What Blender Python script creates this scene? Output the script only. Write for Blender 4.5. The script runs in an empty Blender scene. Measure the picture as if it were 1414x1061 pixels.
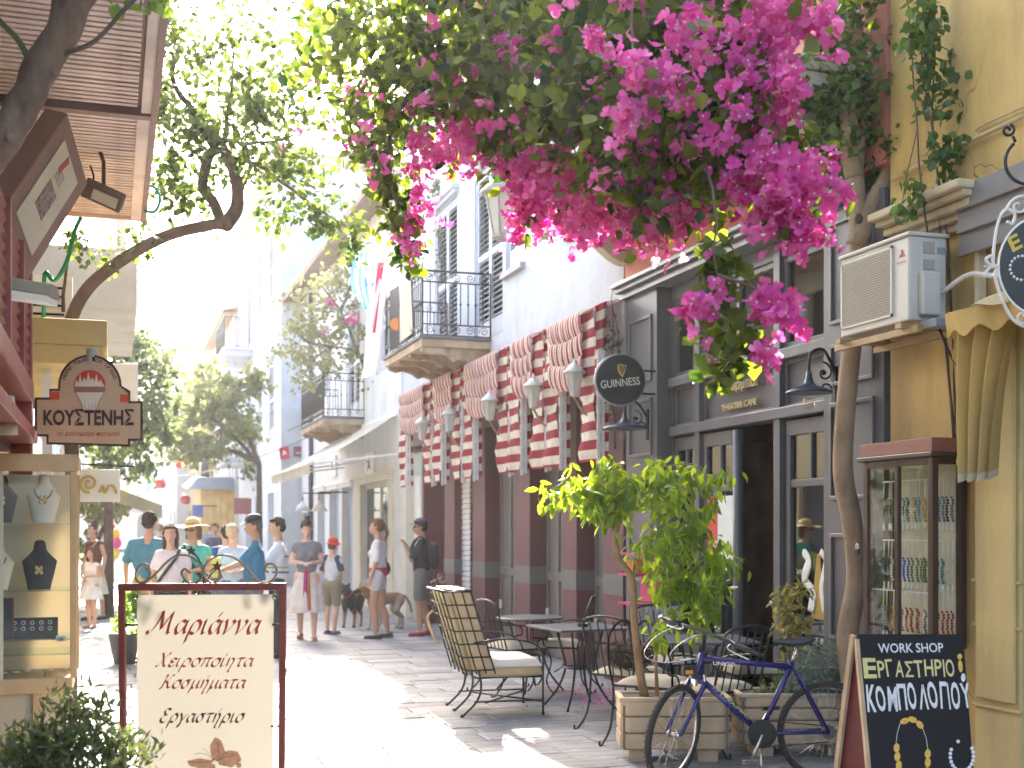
import bpy, bmesh, math, random
import numpy as np
from mathutils import Vector, Matrix, Quaternion, noise as mnoise
R = math.radians
rnd = random.Random(7)
scene = bpy.context.scene
C = scene.collection

# ------------------------------------------------------------------ camera
H_EYE = 1.6; YAW = R(18.0); FPX = 1700.0; CX = 707.0; HY = 729.0
cam_d = bpy.data.cameras.new("camera"); cam = bpy.data.objects.new("camera", cam_d); C.objects.link(cam)
cam.location = (0, 0, H_EYE); cam.rotation_euler = (R(90), 0, -YAW)
cam_d.sensor_width = 36; cam_d.lens = FPX / 1414 * 36
cam_d.shift_y = (HY - 530.5) / 1414
cam_d.clip_start = 0.1; cam_d.clip_end = 2000
cam_d.dof.use_dof = True; cam_d.dof.focus_distance = 7.0; cam_d.dof.aperture_fstop = 3.2
scene.camera = cam
# ------------------------------------------------------------------ light
SUN_EL = 33.0; SUN_AZ = 8.0            # azimuth measured from +Y (along the street) towards +X
w = bpy.data.worlds.new("World"); scene.world = w; w.use_nodes = True
nt = w.node_tree; bgn = nt.nodes['Background']
sky = nt.nodes.new('ShaderNodeTexSky'); sky.sky_type = 'NISHITA'; sky.sun_disc = False
sky.sun_elevation = R(SUN_EL); sky.sun_rotation = R(SUN_AZ)
sky.air_density = 1.0; sky.dust_density = 4.0; sky.ozone_density = 1.0
nt.links.new(sky.outputs[0], bgn.inputs[0]); bgn.inputs[1].default_value = 0.15
sl = bpy.data.lights.new("sun", 'SUN'); sun = bpy.data.objects.new("sun", sl); C.objects.link(sun)
sl.energy = 5.0; sl.angle = R(0.5); sl.color = (1.0, 0.93, 0.82)
sd = Vector((math.sin(R(SUN_AZ)) * math.cos(R(SUN_EL)), math.cos(R(SUN_AZ)) * math.cos(R(SUN_EL)), math.sin(R(SUN_EL))))
sun.rotation_euler = sd.to_track_quat('Z', 'Y').to_euler()
scene.view_settings.view_transform = 'Standard'; scene.view_settings.look = 'None'
scene.view_settings.exposure = 2.9; scene.view_settings.gamma = 1.0
scene.view_settings.use_curve_mapping = False
scene.render.engine = 'CYCLES'
scene.cycles.use_denoising = True
scene.cycles.max_bounces = 7; scene.cycles.diffuse_bounces = 4; scene.cycles.glossy_bounces = 3
scene.cycles.transmission_bounces = 6; scene.cycles.transparent_max_bounces = 12; scene.cycles.volume_bounces = 0
scene.cycles.sample_clamp_indirect = 8.0; scene.cycles.caustics_reflective = False; scene.cycles.caustics_refractive = False

# ------------------------------------------------------------------ measuring helpers (street frame: X across, Y along, Z up)
def ang(px): return math.atan((px - CX) / FPX) + YAW
def pt(px, py, z):
    xc = (px - CX) / FPX * z; h = H_EYE - (py - HY) / FPX * z
    return Vector((xc * math.cos(YAW) + z * math.sin(YAW), -xc * math.sin(YAW) + z * math.cos(YAW), h))
def wy(px, X=4.95): return X / math.tan(ang(px))
def wh(px, py, X=4.95):
    Y = wy(px, X); z = Y * math.cos(YAW) + X * math.sin(YAW)
    return H_EYE - (py - HY) / FPX * z
def wp(px, py, X=4.95): return Vector((X, wy(px, X), wh(px, py, X)))
def fp(px, py, Y):
    X = Y * math.tan(ang(px)); z = Y * math.cos(YAW) + X * math.sin(YAW)
    return Vector((X, Y, H_EYE - (py - HY) / FPX * z))
def gp(px, py, h=0.0): return pt(px, py, FPX * (H_EYE - h) / (py - HY))
RIGHT = Vector((math.cos(YAW), -math.sin(YAW), 0)); FWD = Vector((math.sin(YAW), math.cos(YAW), 0)); UP = Vector((0, 0, 1))

# ------------------------------------------------------------------ materials
MATS = {}
def mat(name, col, rough=0.7, var=0.18, scale=5.0, bump=0.15, bscale=60.0, metal=0.0, trans=None, tfac=0.5,
        dirt=None, dscale=(1.2, 1.2, .5), dlim=(.5, .72), spec=0.5, crack=None, emit=None, hue=0.0, sheen=0):
    if name in MATS: return MATS[name]
    m = bpy.data.materials.new(name); m.use_nodes = True; n = m.node_tree; N = n.nodes; L = n.links
    b = N['Principled BSDF']; out = N['Material Output']
    b.inputs['Roughness'].default_value = rough; b.inputs['Metallic'].default_value = metal
    b.inputs['Specular IOR Level'].default_value = spec
    tc = N.new('ShaderNodeTexCoord')
    n1 = N.new('ShaderNodeTexNoise'); n1.inputs['Scale'].default_value = scale; n1.inputs['Detail'].default_value = 6
    L.new(tc.outputs['Object'], n1.inputs['Vector'])
    mr = N.new('ShaderNodeMapRange'); L.new(n1.outputs[0], mr.inputs[0])
    mr.inputs[1].default_value = .3; mr.inputs[2].default_value = .7
    mr.inputs[3].default_value = 1 - var; mr.inputs[4].default_value = 1 + var
    mx = N.new('ShaderNodeVectorMath'); mx.operation = 'SCALE'; mx.inputs[0].default_value = col[:3]
    L.new(mr.outputs[0], mx.inputs['Scale']); c = mx.outputs[0]
    if dirt:
        mp = N.new('ShaderNodeMapping'); mp.inputs['Scale'].default_value = dscale; L.new(tc.outputs['Object'], mp.inputs[0])
        n2 = N.new('ShaderNodeTexNoise'); n2.inputs['Scale'].default_value = 1.6; n2.inputs['Detail'].default_value = 9
        n2.inputs['Roughness'].default_value = .65; L.new(mp.outputs[0], n2.inputs[0])
        m2 = N.new('ShaderNodeMapRange'); L.new(n2.outputs[0], m2.inputs[0]); m2.inputs[1].default_value = dlim[0]; m2.inputs[2].default_value = dlim[1]
        mm = N.new('ShaderNodeMix'); mm.data_type = 'RGBA'; L.new(m2.outputs[0], mm.inputs[0]); L.new(c, mm.inputs[6])
        mm.inputs[7].default_value = (*dirt[:3], 1); c = mm.outputs[2]
    if crack:
        nd = N.new('ShaderNodeTexNoise'); nd.inputs['Scale'].default_value = 3; L.new(tc.outputs['Object'], nd.inputs[0])
        va = N.new('ShaderNodeVectorMath'); va.operation = 'MULTIPLY_ADD'; va.inputs[1].default_value = (.5, .5, .5); L.new(nd.outputs[1], va.inputs[0]); L.new(tc.outputs['Object'], va.inputs[2])
        vo = N.new('ShaderNodeTexVoronoi'); vo.feature = 'DISTANCE_TO_EDGE'; vo.inputs['Scale'].default_value = 1.1; L.new(va.outputs[0], vo.inputs['Vector'])
        c1_ = N.new('ShaderNodeMapRange'); L.new(vo.outputs['Distance'], c1_.inputs[0]); c1_.inputs[1].default_value = .002; c1_.inputs[2].default_value = .006; c1_.inputs[3].default_value = 1; c1_.inputs[4].default_value = 0
        n5 = N.new('ShaderNodeTexNoise'); n5.inputs['Scale'].default_value = .9; L.new(tc.outputs['Object'], n5.inputs[0]); c2_ = N.new('ShaderNodeMapRange'); L.new(n5.outputs[0], c2_.inputs[0]); c2_.inputs[1].default_value = .5; c2_.inputs[2].default_value = .6
        mu = N.new('ShaderNodeMath'); mu.operation = 'MULTIPLY'; L.new(c1_.outputs[0], mu.inputs[0]); L.new(c2_.outputs[0], mu.inputs[1])
        mk_ = N.new('ShaderNodeMix'); mk_.data_type = 'RGBA'; L.new(mu.outputs[0], mk_.inputs[0]); L.new(c, mk_.inputs[6]); mk_.inputs[7].default_value = (*crack, 1); c = mk_.outputs[2]
        # repaired patches
        n6 = N.new('ShaderNodeTexNoise'); n6.inputs['Scale'].default_value = .8; n6.inputs['Detail'].default_value = 2; L.new(va.outputs[0], n6.inputs[0]); c3_ = N.new('ShaderNodeMapRange'); L.new(n6.outputs[0], c3_.inputs[0]); c3_.inputs[1].default_value = .60; c3_.inputs[2].default_value = .615; c3_.inputs[4].default_value = .45
        mk2 = N.new('ShaderNodeMix'); mk2.data_type = 'RGBA'; L.new(c3_.outputs[0], mk2.inputs[0]); L.new(c, mk2.inputs[6]); mk2.inputs[7].default_value = (min(1, col[0] * 1.12), min(1, col[1] * 1.18), min(1, col[2] * 1.35), 1); c = mk2.outputs[2]
    if hue:
        oi = N.new('ShaderNodeObjectInfo'); hs = N.new('ShaderNodeHueSaturation')
        m3 = N.new('ShaderNodeMapRange'); L.new(oi.outputs['Random'], m3.inputs[0]); m3.inputs[3].default_value = 1 - hue; m3.inputs[4].default_value = 1 + hue
        L.new(m3.outputs[0], hs.inputs['Value']); L.new(c, hs.inputs['Color']); c = hs.outputs[0]
    L.new(c, b.inputs['Base Color'])
    r2 = N.new('ShaderNodeMapRange'); L.new(n1.outputs[0], r2.inputs[0]); r2.inputs[3].default_value = max(0.02, rough - .12); r2.inputs[4].default_value = min(1, rough + .12)
    L.new(r2.outputs[0], b.inputs['Roughness'])
    if bump:
        nb = N.new('ShaderNodeTexNoise'); nb.inputs['Scale'].default_value = bscale; nb.inputs['Detail'].default_value = 5
        L.new(tc.outputs['Object'], nb.inputs['Vector'])
        bp = N.new('ShaderNodeBump'); bp.inputs['Strength'].default_value = bump; bp.inputs['Distance'].default_value = .01
        L.new(nb.outputs[0], bp.inputs['Height']); L.new(bp.outputs[0], b.inputs['Normal'])
    if trans:
        t = N.new('ShaderNodeBsdfTranslucent'); t.inputs[0].default_value = (*trans[:3], 1)
        ms = N.new('ShaderNodeMixShader'); ms.inputs[0].default_value = tfac
        L.new(b.outputs[0], ms.inputs[1]); L.new(t.outputs[0], ms.inputs[2]); L.new(ms.outputs[0], out.inputs[0])
    if emit:
        b.inputs['Emission Color'].default_value = (*emit[:3], 1); b.inputs['Emission Strength'].default_value = emit[3]
    MATS[name] = m
    return m
def glass(name='glass', col=(.9, .95, .93), dark=False, alpha=.12):
    if name in MATS: return MATS[name]
    m = bpy.data.materials.new(name); m.use_nodes = True; n = m.node_tree; N = n.nodes; L = n.links
    N.remove(N['Principled BSDF']); out = N['Material Output']
    g = N.new('ShaderNodeBsdfGlossy'); g.inputs['Roughness'].default_value = .03; g.inputs[0].default_value = (*col, 1)
    t = N.new('ShaderNodeBsdfTransparent'); t.inputs[0].default_value = (*[c * (0.55 if dark else 1) for c in col], 1)
    lw = N.new('ShaderNodeLayerWeight'); lw.inputs[0].default_value = .5; pw = N.new('ShaderNodeMath'); pw.operation = 'POWER'; pw.inputs[1].default_value = 4.5; L.new(lw.outputs['Facing'], pw.inputs[0])
    mr = N.new('ShaderNodeMapRange'); L.new(pw.outputs[0], mr.inputs[0]); mr.inputs[3].default_value = alpha * .4; mr.inputs[4].default_value = .9
    ms = N.new('ShaderNodeMixShader'); L.new(mr.outputs[0], ms.inputs[0]); L.new(t.outputs[0], ms.inputs[1]); L.new(g.outputs[0], ms.inputs[2])
    nz = N.new('ShaderNodeTexNoise'); nz.inputs['Scale'].default_value = 2.5; bp = N.new('ShaderNodeBump'); bp.inputs['Strength'].default_value = .06
    L.new(nz.outputs[0], bp.inputs['Height']); L.new(bp.outputs[0], g.inputs['Normal'])
    L.new(ms.outputs[0], out.inputs[0]); MATS[name] = m
    return m
def stripe_mat(name, c1, c2, axis=2, per=.1, frac=.5, rough=.85, trans=True, off=0.0):
    """stripes woven into fabric, along an object axis"""
    if name in MATS: return MATS[name]
    m = bpy.data.materials.new(name); m.use_nodes = True; n = m.node_tree; N = n.nodes; L = n.links
    b = N['Principled BSDF']; b.inputs['Roughness'].default_value = rough; out = N['Material Output']
    at = N.new('ShaderNodeAttribute'); at.attribute_name = 'st'
    md = N.new('ShaderNodeMath'); md.operation = 'FRACT'; dv = N.new('ShaderNodeMath'); dv.operation = 'DIVIDE'; dv.inputs[1].default_value = per
    L.new(at.outputs['Fac'], dv.inputs[0]); L.new(dv.outputs[0], md.inputs[0])
    gt = N.new('ShaderNodeMath'); gt.operation = 'GREATER_THAN'; gt.inputs[1].default_value = frac; L.new(md.outputs[0], gt.inputs[0])
    mx = N.new('ShaderNodeMix'); mx.data_type = 'RGBA'; L.new(gt.outputs[0], mx.inputs[0]); mx.inputs[6].default_value = (*c1, 1); mx.inputs[7].default_value = (*c2, 1)
    tc = N.new('ShaderNodeTexCoord'); nz = N.new('ShaderNodeTexNoise'); nz.inputs['Scale'].default_value = 7; nz.inputs['Detail'].default_value = 5; L.new(tc.outputs['Object'], nz.inputs[0])
    mr = N.new('ShaderNodeMapRange'); L.new(nz.outputs[0], mr.inputs[0]); mr.inputs[1].default_value = .3; mr.inputs[2].default_value = .7; mr.inputs[3].default_value = .72; mr.inputs[4].default_value = 1.08
    sc = N.new('ShaderNodeVectorMath'); sc.operation = 'SCALE'; L.new(mx.outputs[2], sc.inputs[0]); L.new(mr.outputs[0], sc.inputs['Scale'])
    L.new(sc.outputs[0], b.inputs['Base Color'])
    if trans:
        t = N.new('ShaderNodeBsdfTranslucent'); L.new(sc.outputs[0], t.inputs[0]); ms = N.new('ShaderNodeMixShader'); ms.inputs[0].default_value = .3
        L.new(b.outputs[0], ms.inputs[1]); L.new(t.outputs[0], ms.inputs[2]); L.new(ms.outputs[0], out.inputs[0])
    MATS[name] = m
    return m

# ------------------------------------------------------------------ mesh builder
class MB:
    def __init__(s): s.v = []; s.f = []; s.sm = []; s.at = []
    def add(s, vs, fs, smooth=False, st=None):
        o = len(s.v); s.v += [tuple(v) for v in vs]; s.f += [tuple(i + o for i in f) for f in fs]; s.sm += [smooth] * len(fs)
        s.at += list(st) if st is not None else [0.0] * len(vs)
        return s
    def box(s, a, b):
        x0, y0, z0 = [min(a[i], b[i]) for i in range(3)]; x1, y1, z1 = [max(a[i], b[i]) for i in range(3)]
        return s.add([(x0, y0, z0), (x1, y0, z0), (x1, y1, z0), (x0, y1, z0), (x0, y0, z1), (x1, y0, z1), (x1, y1, z1), (x0, y1, z1)],
                     [(0, 3, 2, 1), (4, 5, 6, 7), (0, 1, 5, 4), (1, 2, 6, 5), (2, 3, 7, 6), (3, 0, 4, 7)])
    def obox(s, c, u, v, n, su, sv, sn):
        c, u, v, n = Vector(c), Vector(u).normalized() * su / 2, Vector(v).normalized() * sv / 2, Vector(n).normalized() * sn / 2
        P = [c - u - v - n, c + u - v - n, c + u + v - n, c - u + v - n, c - u - v + n, c + u - v + n, c + u + v + n, c - u + v + n]
        return s.add(P, [(0, 3, 2, 1), (4, 5, 6, 7), (0, 1, 5, 4), (1, 2, 6, 5), (2, 3, 7, 6), (3, 0, 4, 7)])
    def bar(s, a, b, wd=.03, th=None, up=(0, 0, 1)):
        a, b = Vector(a), Vector(b); d = (b - a)
        if d.length < 1e-6: return s
        up = Vector(up)
        if abs(d.normalized().dot(up)) > .98: up = Vector((1, 0, 0))
        x = d.cross(up).normalized(); y = x.cross(d).normalized()
        return s.obox((a + b) / 2, d, x, y, d.length, wd, th or wd)
    def tube(s, pts, r, n=8, cap=True, closed=False):
        pts = [Vector(p) for p in pts]; k = len(pts)
        rr = r if isinstance(r, (list, tuple)) else [r] * k
        vs = []; prev = None
        for i, p in enumerate(pts):
            if closed: d = pts[(i + 1) % k] - pts[i - 1]
            else: d = pts[min(i + 1, k - 1)] - pts[max(i - 1, 0)]
            if d.length < 1e-9: d = Vector((0, 0, 1))
            d.normalize()
            if prev is None:
                a = Vector((0, 0, 1)) if abs(d.z) < .9 else Vector((1, 0, 0)); x = d.cross(a).normalized()
            else:
                x = prev - d * prev.dot(d)
                x = x.normalized() if x.length > 1e-6 else d.orthogonal().normalized()
            prev = x; y = d.cross(x)
            for j in range(n):
                t = 2 * math.pi * j / n; vs.append(p + (x * math.cos(t) + y * math.sin(t)) * rr[i])
        fs = []
        for i in range(k if closed else k - 1):
            for j in range(n):
                i2 = (i + 1) % k; fs.append((i * n + j, i * n + (j + 1) % n, i2 * n + (j + 1) % n, i2 * n + j))
        s.add(vs, fs, True)
        if cap and not closed:
            o = len(s.v) - len(vs); s.f += [tuple(o + j for j in reversed(range(n))), tuple(o + (k - 1) * n + j for j in range(n))]; s.sm += [False, False]
        return s
    def lathe(s, c, prof, n=20, axis=(0, 0, 1), smooth=True):
        c = Vector(c); ax = Vector(axis).normalized(); x = ax.orthogonal().normalized(); y = ax.cross(x)
        if abs(ax.z) > .99: x = Vector((1, 0, 0)); y = ax.cross(x)
        vs = []
        for (r, h) in prof:
            for j in range(n):
                t = 2 * math.pi * j / n; vs.append(c + ax * h + (x * math.cos(t) + y * math.sin(t)) * r)
        fs = [(i * n + j, i * n + (j + 1) % n, (i + 1) * n + (j + 1) % n, (i + 1) * n + j) for i in range(len(prof) - 1) for j in range(n)]
        fs += [tuple(reversed(range(n))), tuple((len(prof) - 1) * n + j for j in range(n))]
        s.add(vs, fs, smooth); s.sm[-1] = s.sm[-2] = False
        return s
    def ell(s, c, r, n=12, rot=None):
        c = Vector(c); r = (r, r, r) if not isinstance(r, (tuple, list, Vector)) else r
        vs = []; m = max(5, n // 2 + 1)
        for i in range(m):
            p = math.pi * (i + .0) / (m - 1); p = min(max(p, .02), math.pi - .02)
            for j in range(n):
                t = 2 * math.pi * j / n; v = Vector((r[0] * math.sin(p) * math.cos(t), r[1] * math.sin(p) * math.sin(t), r[2] * math.cos(p)))
                if rot: v = rot @ v
                vs.append(c + v)
        fs = [((i + 1) * n + j, (i + 1) * n + (j + 1) % n, i * n + (j + 1) % n, i * n + j) for i in range(m - 1) for j in range(n)]
        fs += [tuple(range(n)), tuple((m - 1) * n + j for j in reversed(range(n)))]
        return s.add(vs, fs, True)
    def prism(s, poly, o, u, v, n, th, smooth=False):
        """2-D outline poly in the frame (o,u,v), extruded th along n"""
        o, u, v, n = Vector(o), Vector(u), Vector(v), Vector(n)
        k = len(poly); a = [o + u * p[0] + v * p[1] for p in poly]; b = [p + n * th for p in a]
        s.add(a + b, [tuple(range(k)), tuple(reversed(range(k, 2 * k)))] + [(i, i + k, (i + 1) % k + k, (i + 1) % k) for i in range(k)], smooth)
        return s
    def quad(s, a, b, c, d, st=None): return s.add([a, b, c, d], [(0, 1, 2, 3)], False, st)
    def grid(s, fn, nu, nv, smooth=True, stf=None):
        vs = []; st = []
        for i in range(nu + 1):
            for j in range(nv + 1):
                vs.append(fn(i / nu, j / nv)); st.append(stf(i / nu, j / nv) if stf else 0.0)
        fs = [(i * (nv + 1) + j, (i + 1) * (nv + 1) + j, (i + 1) * (nv + 1) + j + 1, i * (nv + 1) + j + 1) for i in range(nu) for j in range(nv)]
        return s.add(vs, fs, smooth, st)

BASE = {}
def thing(name, label, cat, loc=(0, 0, 0), group=None):
    o = bpy.data.objects.new(name, None); C.objects.link(o); o.empty_display_size = .1
    o.location = loc; o['label'] = label; o['category'] = cat
    if group: o['group'] = group
    BASE[o.name] = Vector(loc)
    return o
def tag(o, label, cat, group=None):
    o['label'] = label; o['category'] = cat
    if group: o['group'] = group
    return o
def mk_mesh(name, mb, m, base=Vector((0, 0, 0))):
    me = bpy.data.meshes.new(name)
    vs = mb.v if base.length == 0 else [(v[0] - base.x, v[1] - base.y, v[2] - base.z) for v in mb.v]
    me.from_pydata(vs, [], mb.f)
    me.polygons.foreach_set('use_smooth', mb.sm)
    if any(mb.at):
        a = me.attributes.new('st', 'FLOAT', 'POINT'); a.data.foreach_set('value', mb.at)
    if m: me.materials.append(m)
    me.update()
    return me
def O(name, mb, m, parent=None, label=None, kind=None, bevel=0, origin=None, seg=2):
    base = BASE[parent.name] if parent else (Vector(origin) if origin else Vector((0, 0, 0)))
    me = mk_mesh(name, mb, m, base)
    o = bpy.data.objects.new(name, me); C.objects.link(o)
    BASE[o.name] = base
    if parent: o.parent = parent
    elif origin: o.location = origin
    if label: o['label'] = label
    if kind: o['kind'] = kind
    if bevel:
        b = o.modifiers.new('bevel', 'BEVEL'); b.width = bevel; b.segments = seg; b.limit_method = 'ANGLE'
    return o
def piece(name, me, parent, loc, rot=None, scale=None):
    """cheap repeated piece sharing mesh data; loc in world coordinates (parent unrotated)"""
    o = bpy.data.objects.new(name, me); C.objects.link(o); o.parent = parent
    b = BASE[parent.name]; o.location = Vector(loc) - b
    if rot is not None: o.rotation_euler = rot
    if scale is not None: o.scale = scale
    return o
KIDS = {}
def children_of(o): return [c for c in C.objects if c.parent == o]
def copy_tree(o, parent=None, ch=None):
    c = o.copy(); C.objects.link(c); c.parent = parent
    for k in children_of(o): copy_tree(k, c)
    return c
def place(o, loc, rz=0.0, s=1.0, label=None):
    o.location = loc; o.rotation_euler = (0, 0, rz); o.scale = (s, s, s)
    if label: o['label'] = label
    return o
def unit_box(name, sx, sy, sz, m, jit=0.0):
    mb = MB().box((-sx / 2, -sy / 2, -sz / 2), (sx / 2, sy / 2, sz / 2)); b = mk_mesh(name, mb, m)
    return b

LATIN = str.maketrans('ΚΟΥΝΡΑΤΕΗΜΙΒΖΧ', 'KOYNPATEHMIBZX')
def text(name, s, o, u, v, wid, hgt, m, parent, th=.004, bold=0.0, shear=0.0, label=None, fit=True):
    cu = bpy.data.curves.new('t', 'FONT'); cu.body = s.translate(LATIN); cu.size = 1; cu.offset = bold; cu.shear = shear; cu.resolution_u = 3; cu.extrude = .0
    ob = bpy.data.objects.new('t', cu); C.objects.link(ob)
    dg = bpy.context.evaluated_depsgraph_get(); me = bpy.data.meshes.new_from_object(ob.evaluated_get(dg))
    bpy.data.objects.remove(ob); bpy.data.curves.remove(cu)
    P = [p.co.copy() for p in me.vertices]
    x0 = min(p.x for p in P); x1 = max(p.x for p in P); y0 = min(p.y for p in P); y1 = max(p.y for p in P)
    o, u, v = Vector(o), Vector(u).normalized(), Vector(v).normalized(); n = u.cross(v).normalized()
    mb = MB(); fs = [tuple(p.vertices) for p in me.polygons]
    k = len(P)
    A = [o + u * ((p.x - x0) / (x1 - x0) * wid) + v * ((p.y - y0) / (y1 - y0) * hgt) + n * th for p in P]
    mb.add(A, fs)
    bpy.data.meshes.remove(me)
    ob = O(name, mb, m, parent, label)
    if th > .003:
        sm = ob.modifiers.new('solid', 'SOLIDIFY'); sm.thickness = th * .9; sm.offset = -1
    return ob

def catmull(P, n=6):
    P = [Vector(p) for p in P]; out = []
    Q = [P[0] * 2 - P[1]] + P + [P[-1] * 2 - P[-2]]
    for i in range(1, len(Q) - 2):
        for k in range(n):
            t = k / n; a, b, c, d = Q[i - 1], Q[i], Q[i + 1], Q[i + 2]
            out.append(.5 * ((2 * b) + (c - a) * t + (2 * a - 5 * b + 4 * c - d) * t * t + (3 * b - a - 3 * c + d) * t ** 3))
    out.append(P[-1]); return out
def spiral(c, u, v, r0, r1, a0, a1, n=24):
    c, u, v = Vector(c), Vector(u), Vector(v)
    return [c + (u * math.cos(a0 + (a1 - a0) * i / n) + v * math.sin(a0 + (a1 - a0) * i / n)) * (r0 + (r1 - r0) * i / n) for i in range(n + 1)]
def blocky(o, u, v, n, su, sv, sn):
    return MB().obox(o, u, v, n, su, sv, sn)

def wallx(mb, X, y0, y1, z0, z1, holes, depth=.2, s=1):
    """wall face at X (its front looks to -X when s=1, +X when s=-1) with openings (ya,yb,za,zb) and reveals"""
    ys = sorted({y0, y1} | {h[0] for h in holes} | {h[1] for h in holes}); zs = sorted({z0, z1} | {h[2] for h in holes} | {h[3] for h in holes})
    for i in range(len(ys) - 1):
        for j in range(len(zs) - 1):
            cy, cz = (ys[i] + ys[i + 1]) / 2, (zs[j] + zs[j + 1]) / 2
            if any(h[0] < cy < h[1] and h[2] < cz < h[3] for h in holes): continue
            mb.quad((X, ys[i], zs[j]), (X, ys[i + 1], zs[j]), (X, ys[i + 1], zs[j + 1]), (X, ys[i], zs[j + 1]))
    for (a, b, c, d) in holes:
        Xd = X + s * depth
        mb.quad((X, a, c), (Xd, a, c), (Xd, a, d), (X, a, d)); mb.quad((X, b, c), (X, b, d), (Xd, b, d), (Xd, b, c))
        mb.quad((X, a, d), (Xd, a, d), (Xd, b, d), (X, b, d)); mb.quad((X, a, c), (X, b, c), (Xd, b, c), (Xd, a, c))
    return mb

# ------------------------------------------------------------------ common materials
M_blackiron = mat('black_iron', (.018, .019, .022), .45, .3, 20, .1, 80, metal=.3)
M_wire = mat('wire', (.012, .012, .014), .4, .2, 20, 0)
M_glass = glass('glass', (.97, .98, .97), alpha=.06); M_dglass = glass('window_glass', (.75, .8, .82), dark=True, alpha=.42)
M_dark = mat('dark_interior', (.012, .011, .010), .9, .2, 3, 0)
M_white = mat('white_paint', (.78, .78, .76), .5, .06, 8, .08, 50)
# ================================================================== GROUND
g = MB(); g.quad((-60, -10, -.03), (60, -10, -.03), (60, 260, -.03), (-60, 260, -.03))
M_joint = mat('paving_joint', (.05, .05, .05), .95, .2, 3, .3, 30)
ground = O('ground', g, M_joint, kind='structure')
M_stone = mat('paving_stone', (.245, .25, .26), .62, .22, 2.2, .5, 26, dirt=(.115, .12, .13), dscale=(1.5, 5, 1), dlim=(.45, .68), hue=.22)
M_stone2 = mat('paving_stone_joined', (.245, .25, .26), .62, .3, 1.2, .5, 26, dirt=(.16, .165, .175), dscale=(1, 4, 1), dlim=(.45, .7))
pave = O('pavement', MB().quad((-3.2, 2.0, -.024), (5.6, 2.0, -.024), (5.6, 110, -.024), (-3.2, 110, -.024)), M_joint, kind='structure')
slabs = []
Y = 4.6; row = 0
meshes = {}
def slab_mesh(kx, dy):
    k = (kx, dy)
    if k not in meshes:
        r_ = random.Random(hash(k) & 255); a = MB(); L_ = kx / 100; t = .012
        e = .007
        top = [(-L_ / 2 + e, -dy / 2 + e, .004), (L_ / 2 - e, -dy / 2 + e, .004), (L_ / 2 - e, dy / 2 - e, .004), (-L_ / 2 + e, dy / 2 - e, .004)]
        out = [(-L_ / 2, -dy / 2, -.003), (L_ / 2, -dy / 2, -.003), (L_ / 2, dy / 2, -.003), (-L_ / 2, dy / 2, -.003)]
        bot = [(p[0], p[1], -.022) for p in out]
        a.add(top + out + bot, [(0, 1, 2, 3)] + [(4 + i, 4 + (i + 1) % 4, (i + 1) % 4, i) for i in range(4)] + [(8 + i, 8 + (i + 1) % 4, 4 + (i + 1) % 4, 4 + i) for i in range(4)])
        meshes[k] = mk_mesh('paving_stone', a, M_stone)
    return meshes[k]
allp = []
while Y < 60:
    dy = rnd.choice([.27, .3, .33]); x = -3.0 + rnd.uniform(-.3, 0)
    while x < 5.3:
        kx = rnd.choice([38, 46, 54, 62, 74]); L_ = kx / 100
        allp.append((x + L_ / 2, Y + dy / 2, kx, dy)); x += L_ + .008
    Y += dy + .008
def inview(p):
    a = math.atan2(p[0], p[1]) - YAW
    px = CX + FPX * math.tan(a); z = p[1] * math.cos(YAW) + p[0] * math.sin(YAW)
    py = HY + FPX * 1.6 / z if z > 0 else 1e4
    return -20 < px < 1434 and py < 1090 and z > 0
near = [p for p in allp if inview(p)]; near.sort(key=lambda p: p[1]); nset = set(near[:300])
joined = MB()
for p in allp:
    dz = rnd.uniform(-.003, .003)
    if p in nset:
        piece('paving_stone', slab_mesh(p[2], p[3]), pave, (p[0], p[1], dz), (rnd.uniform(-.006, .006), rnd.uniform(-.005, .005), 0), (1, 1, 1))
    else:
        L_, dy = p[2] / 100, p[3]
        joined.box((p[0] - L_ / 2, p[1] - dy / 2, -.022), (p[0] + L_ / 2, p[1] + dy / 2, dz))
O('paving_stone', joined, M_stone2, pave, kind='stuff')

# ================================================================== CORAL HOUSE WITH GREY CAFE FRONT (Y 7.08 - 11.53)
M_coral = mat('coral_plaster', (.56, .21, .15), .85, .15, 2.5, .25, 40, dirt=(.45, .16, .12))
M_grey = mat('grey_paint', (.105, .105, .118), .42, .12, 3, .12, 30, dirt=(.075, .075, .08), dscale=(2, 2, .6))
M_greyl = mat('grey_paint_trim', (.14, .14, .155), .38, .1, 3, .1, 30)
M_beige = mat('beige_plaster', (.50, .42, .33), .85, .12, 3, .2, 40, dirt=(.36, .30, .24))
coral = thing('coral_house', 'coral plastered house with dark grey panelled café front and beige balcony', 'house', (4.95, 9.3, 0))
XW = 4.95
mb = MB(); mb.box((XW, 7.09, 4.06), (12, 11.52, 8.4)); mb.box((XW + 1.6, 7.09, 0), (12, 11.52, 4.06)); mb.box((XW + .3, 7.09, 3.86), (12, 11.52, 4.06))
O('wall', mb, M_coral, coral)
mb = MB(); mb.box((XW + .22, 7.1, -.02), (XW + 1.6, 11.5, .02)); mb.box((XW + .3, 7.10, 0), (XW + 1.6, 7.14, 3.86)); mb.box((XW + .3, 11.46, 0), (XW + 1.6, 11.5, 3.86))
O('interior', mb, M_dark, coral)
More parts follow.
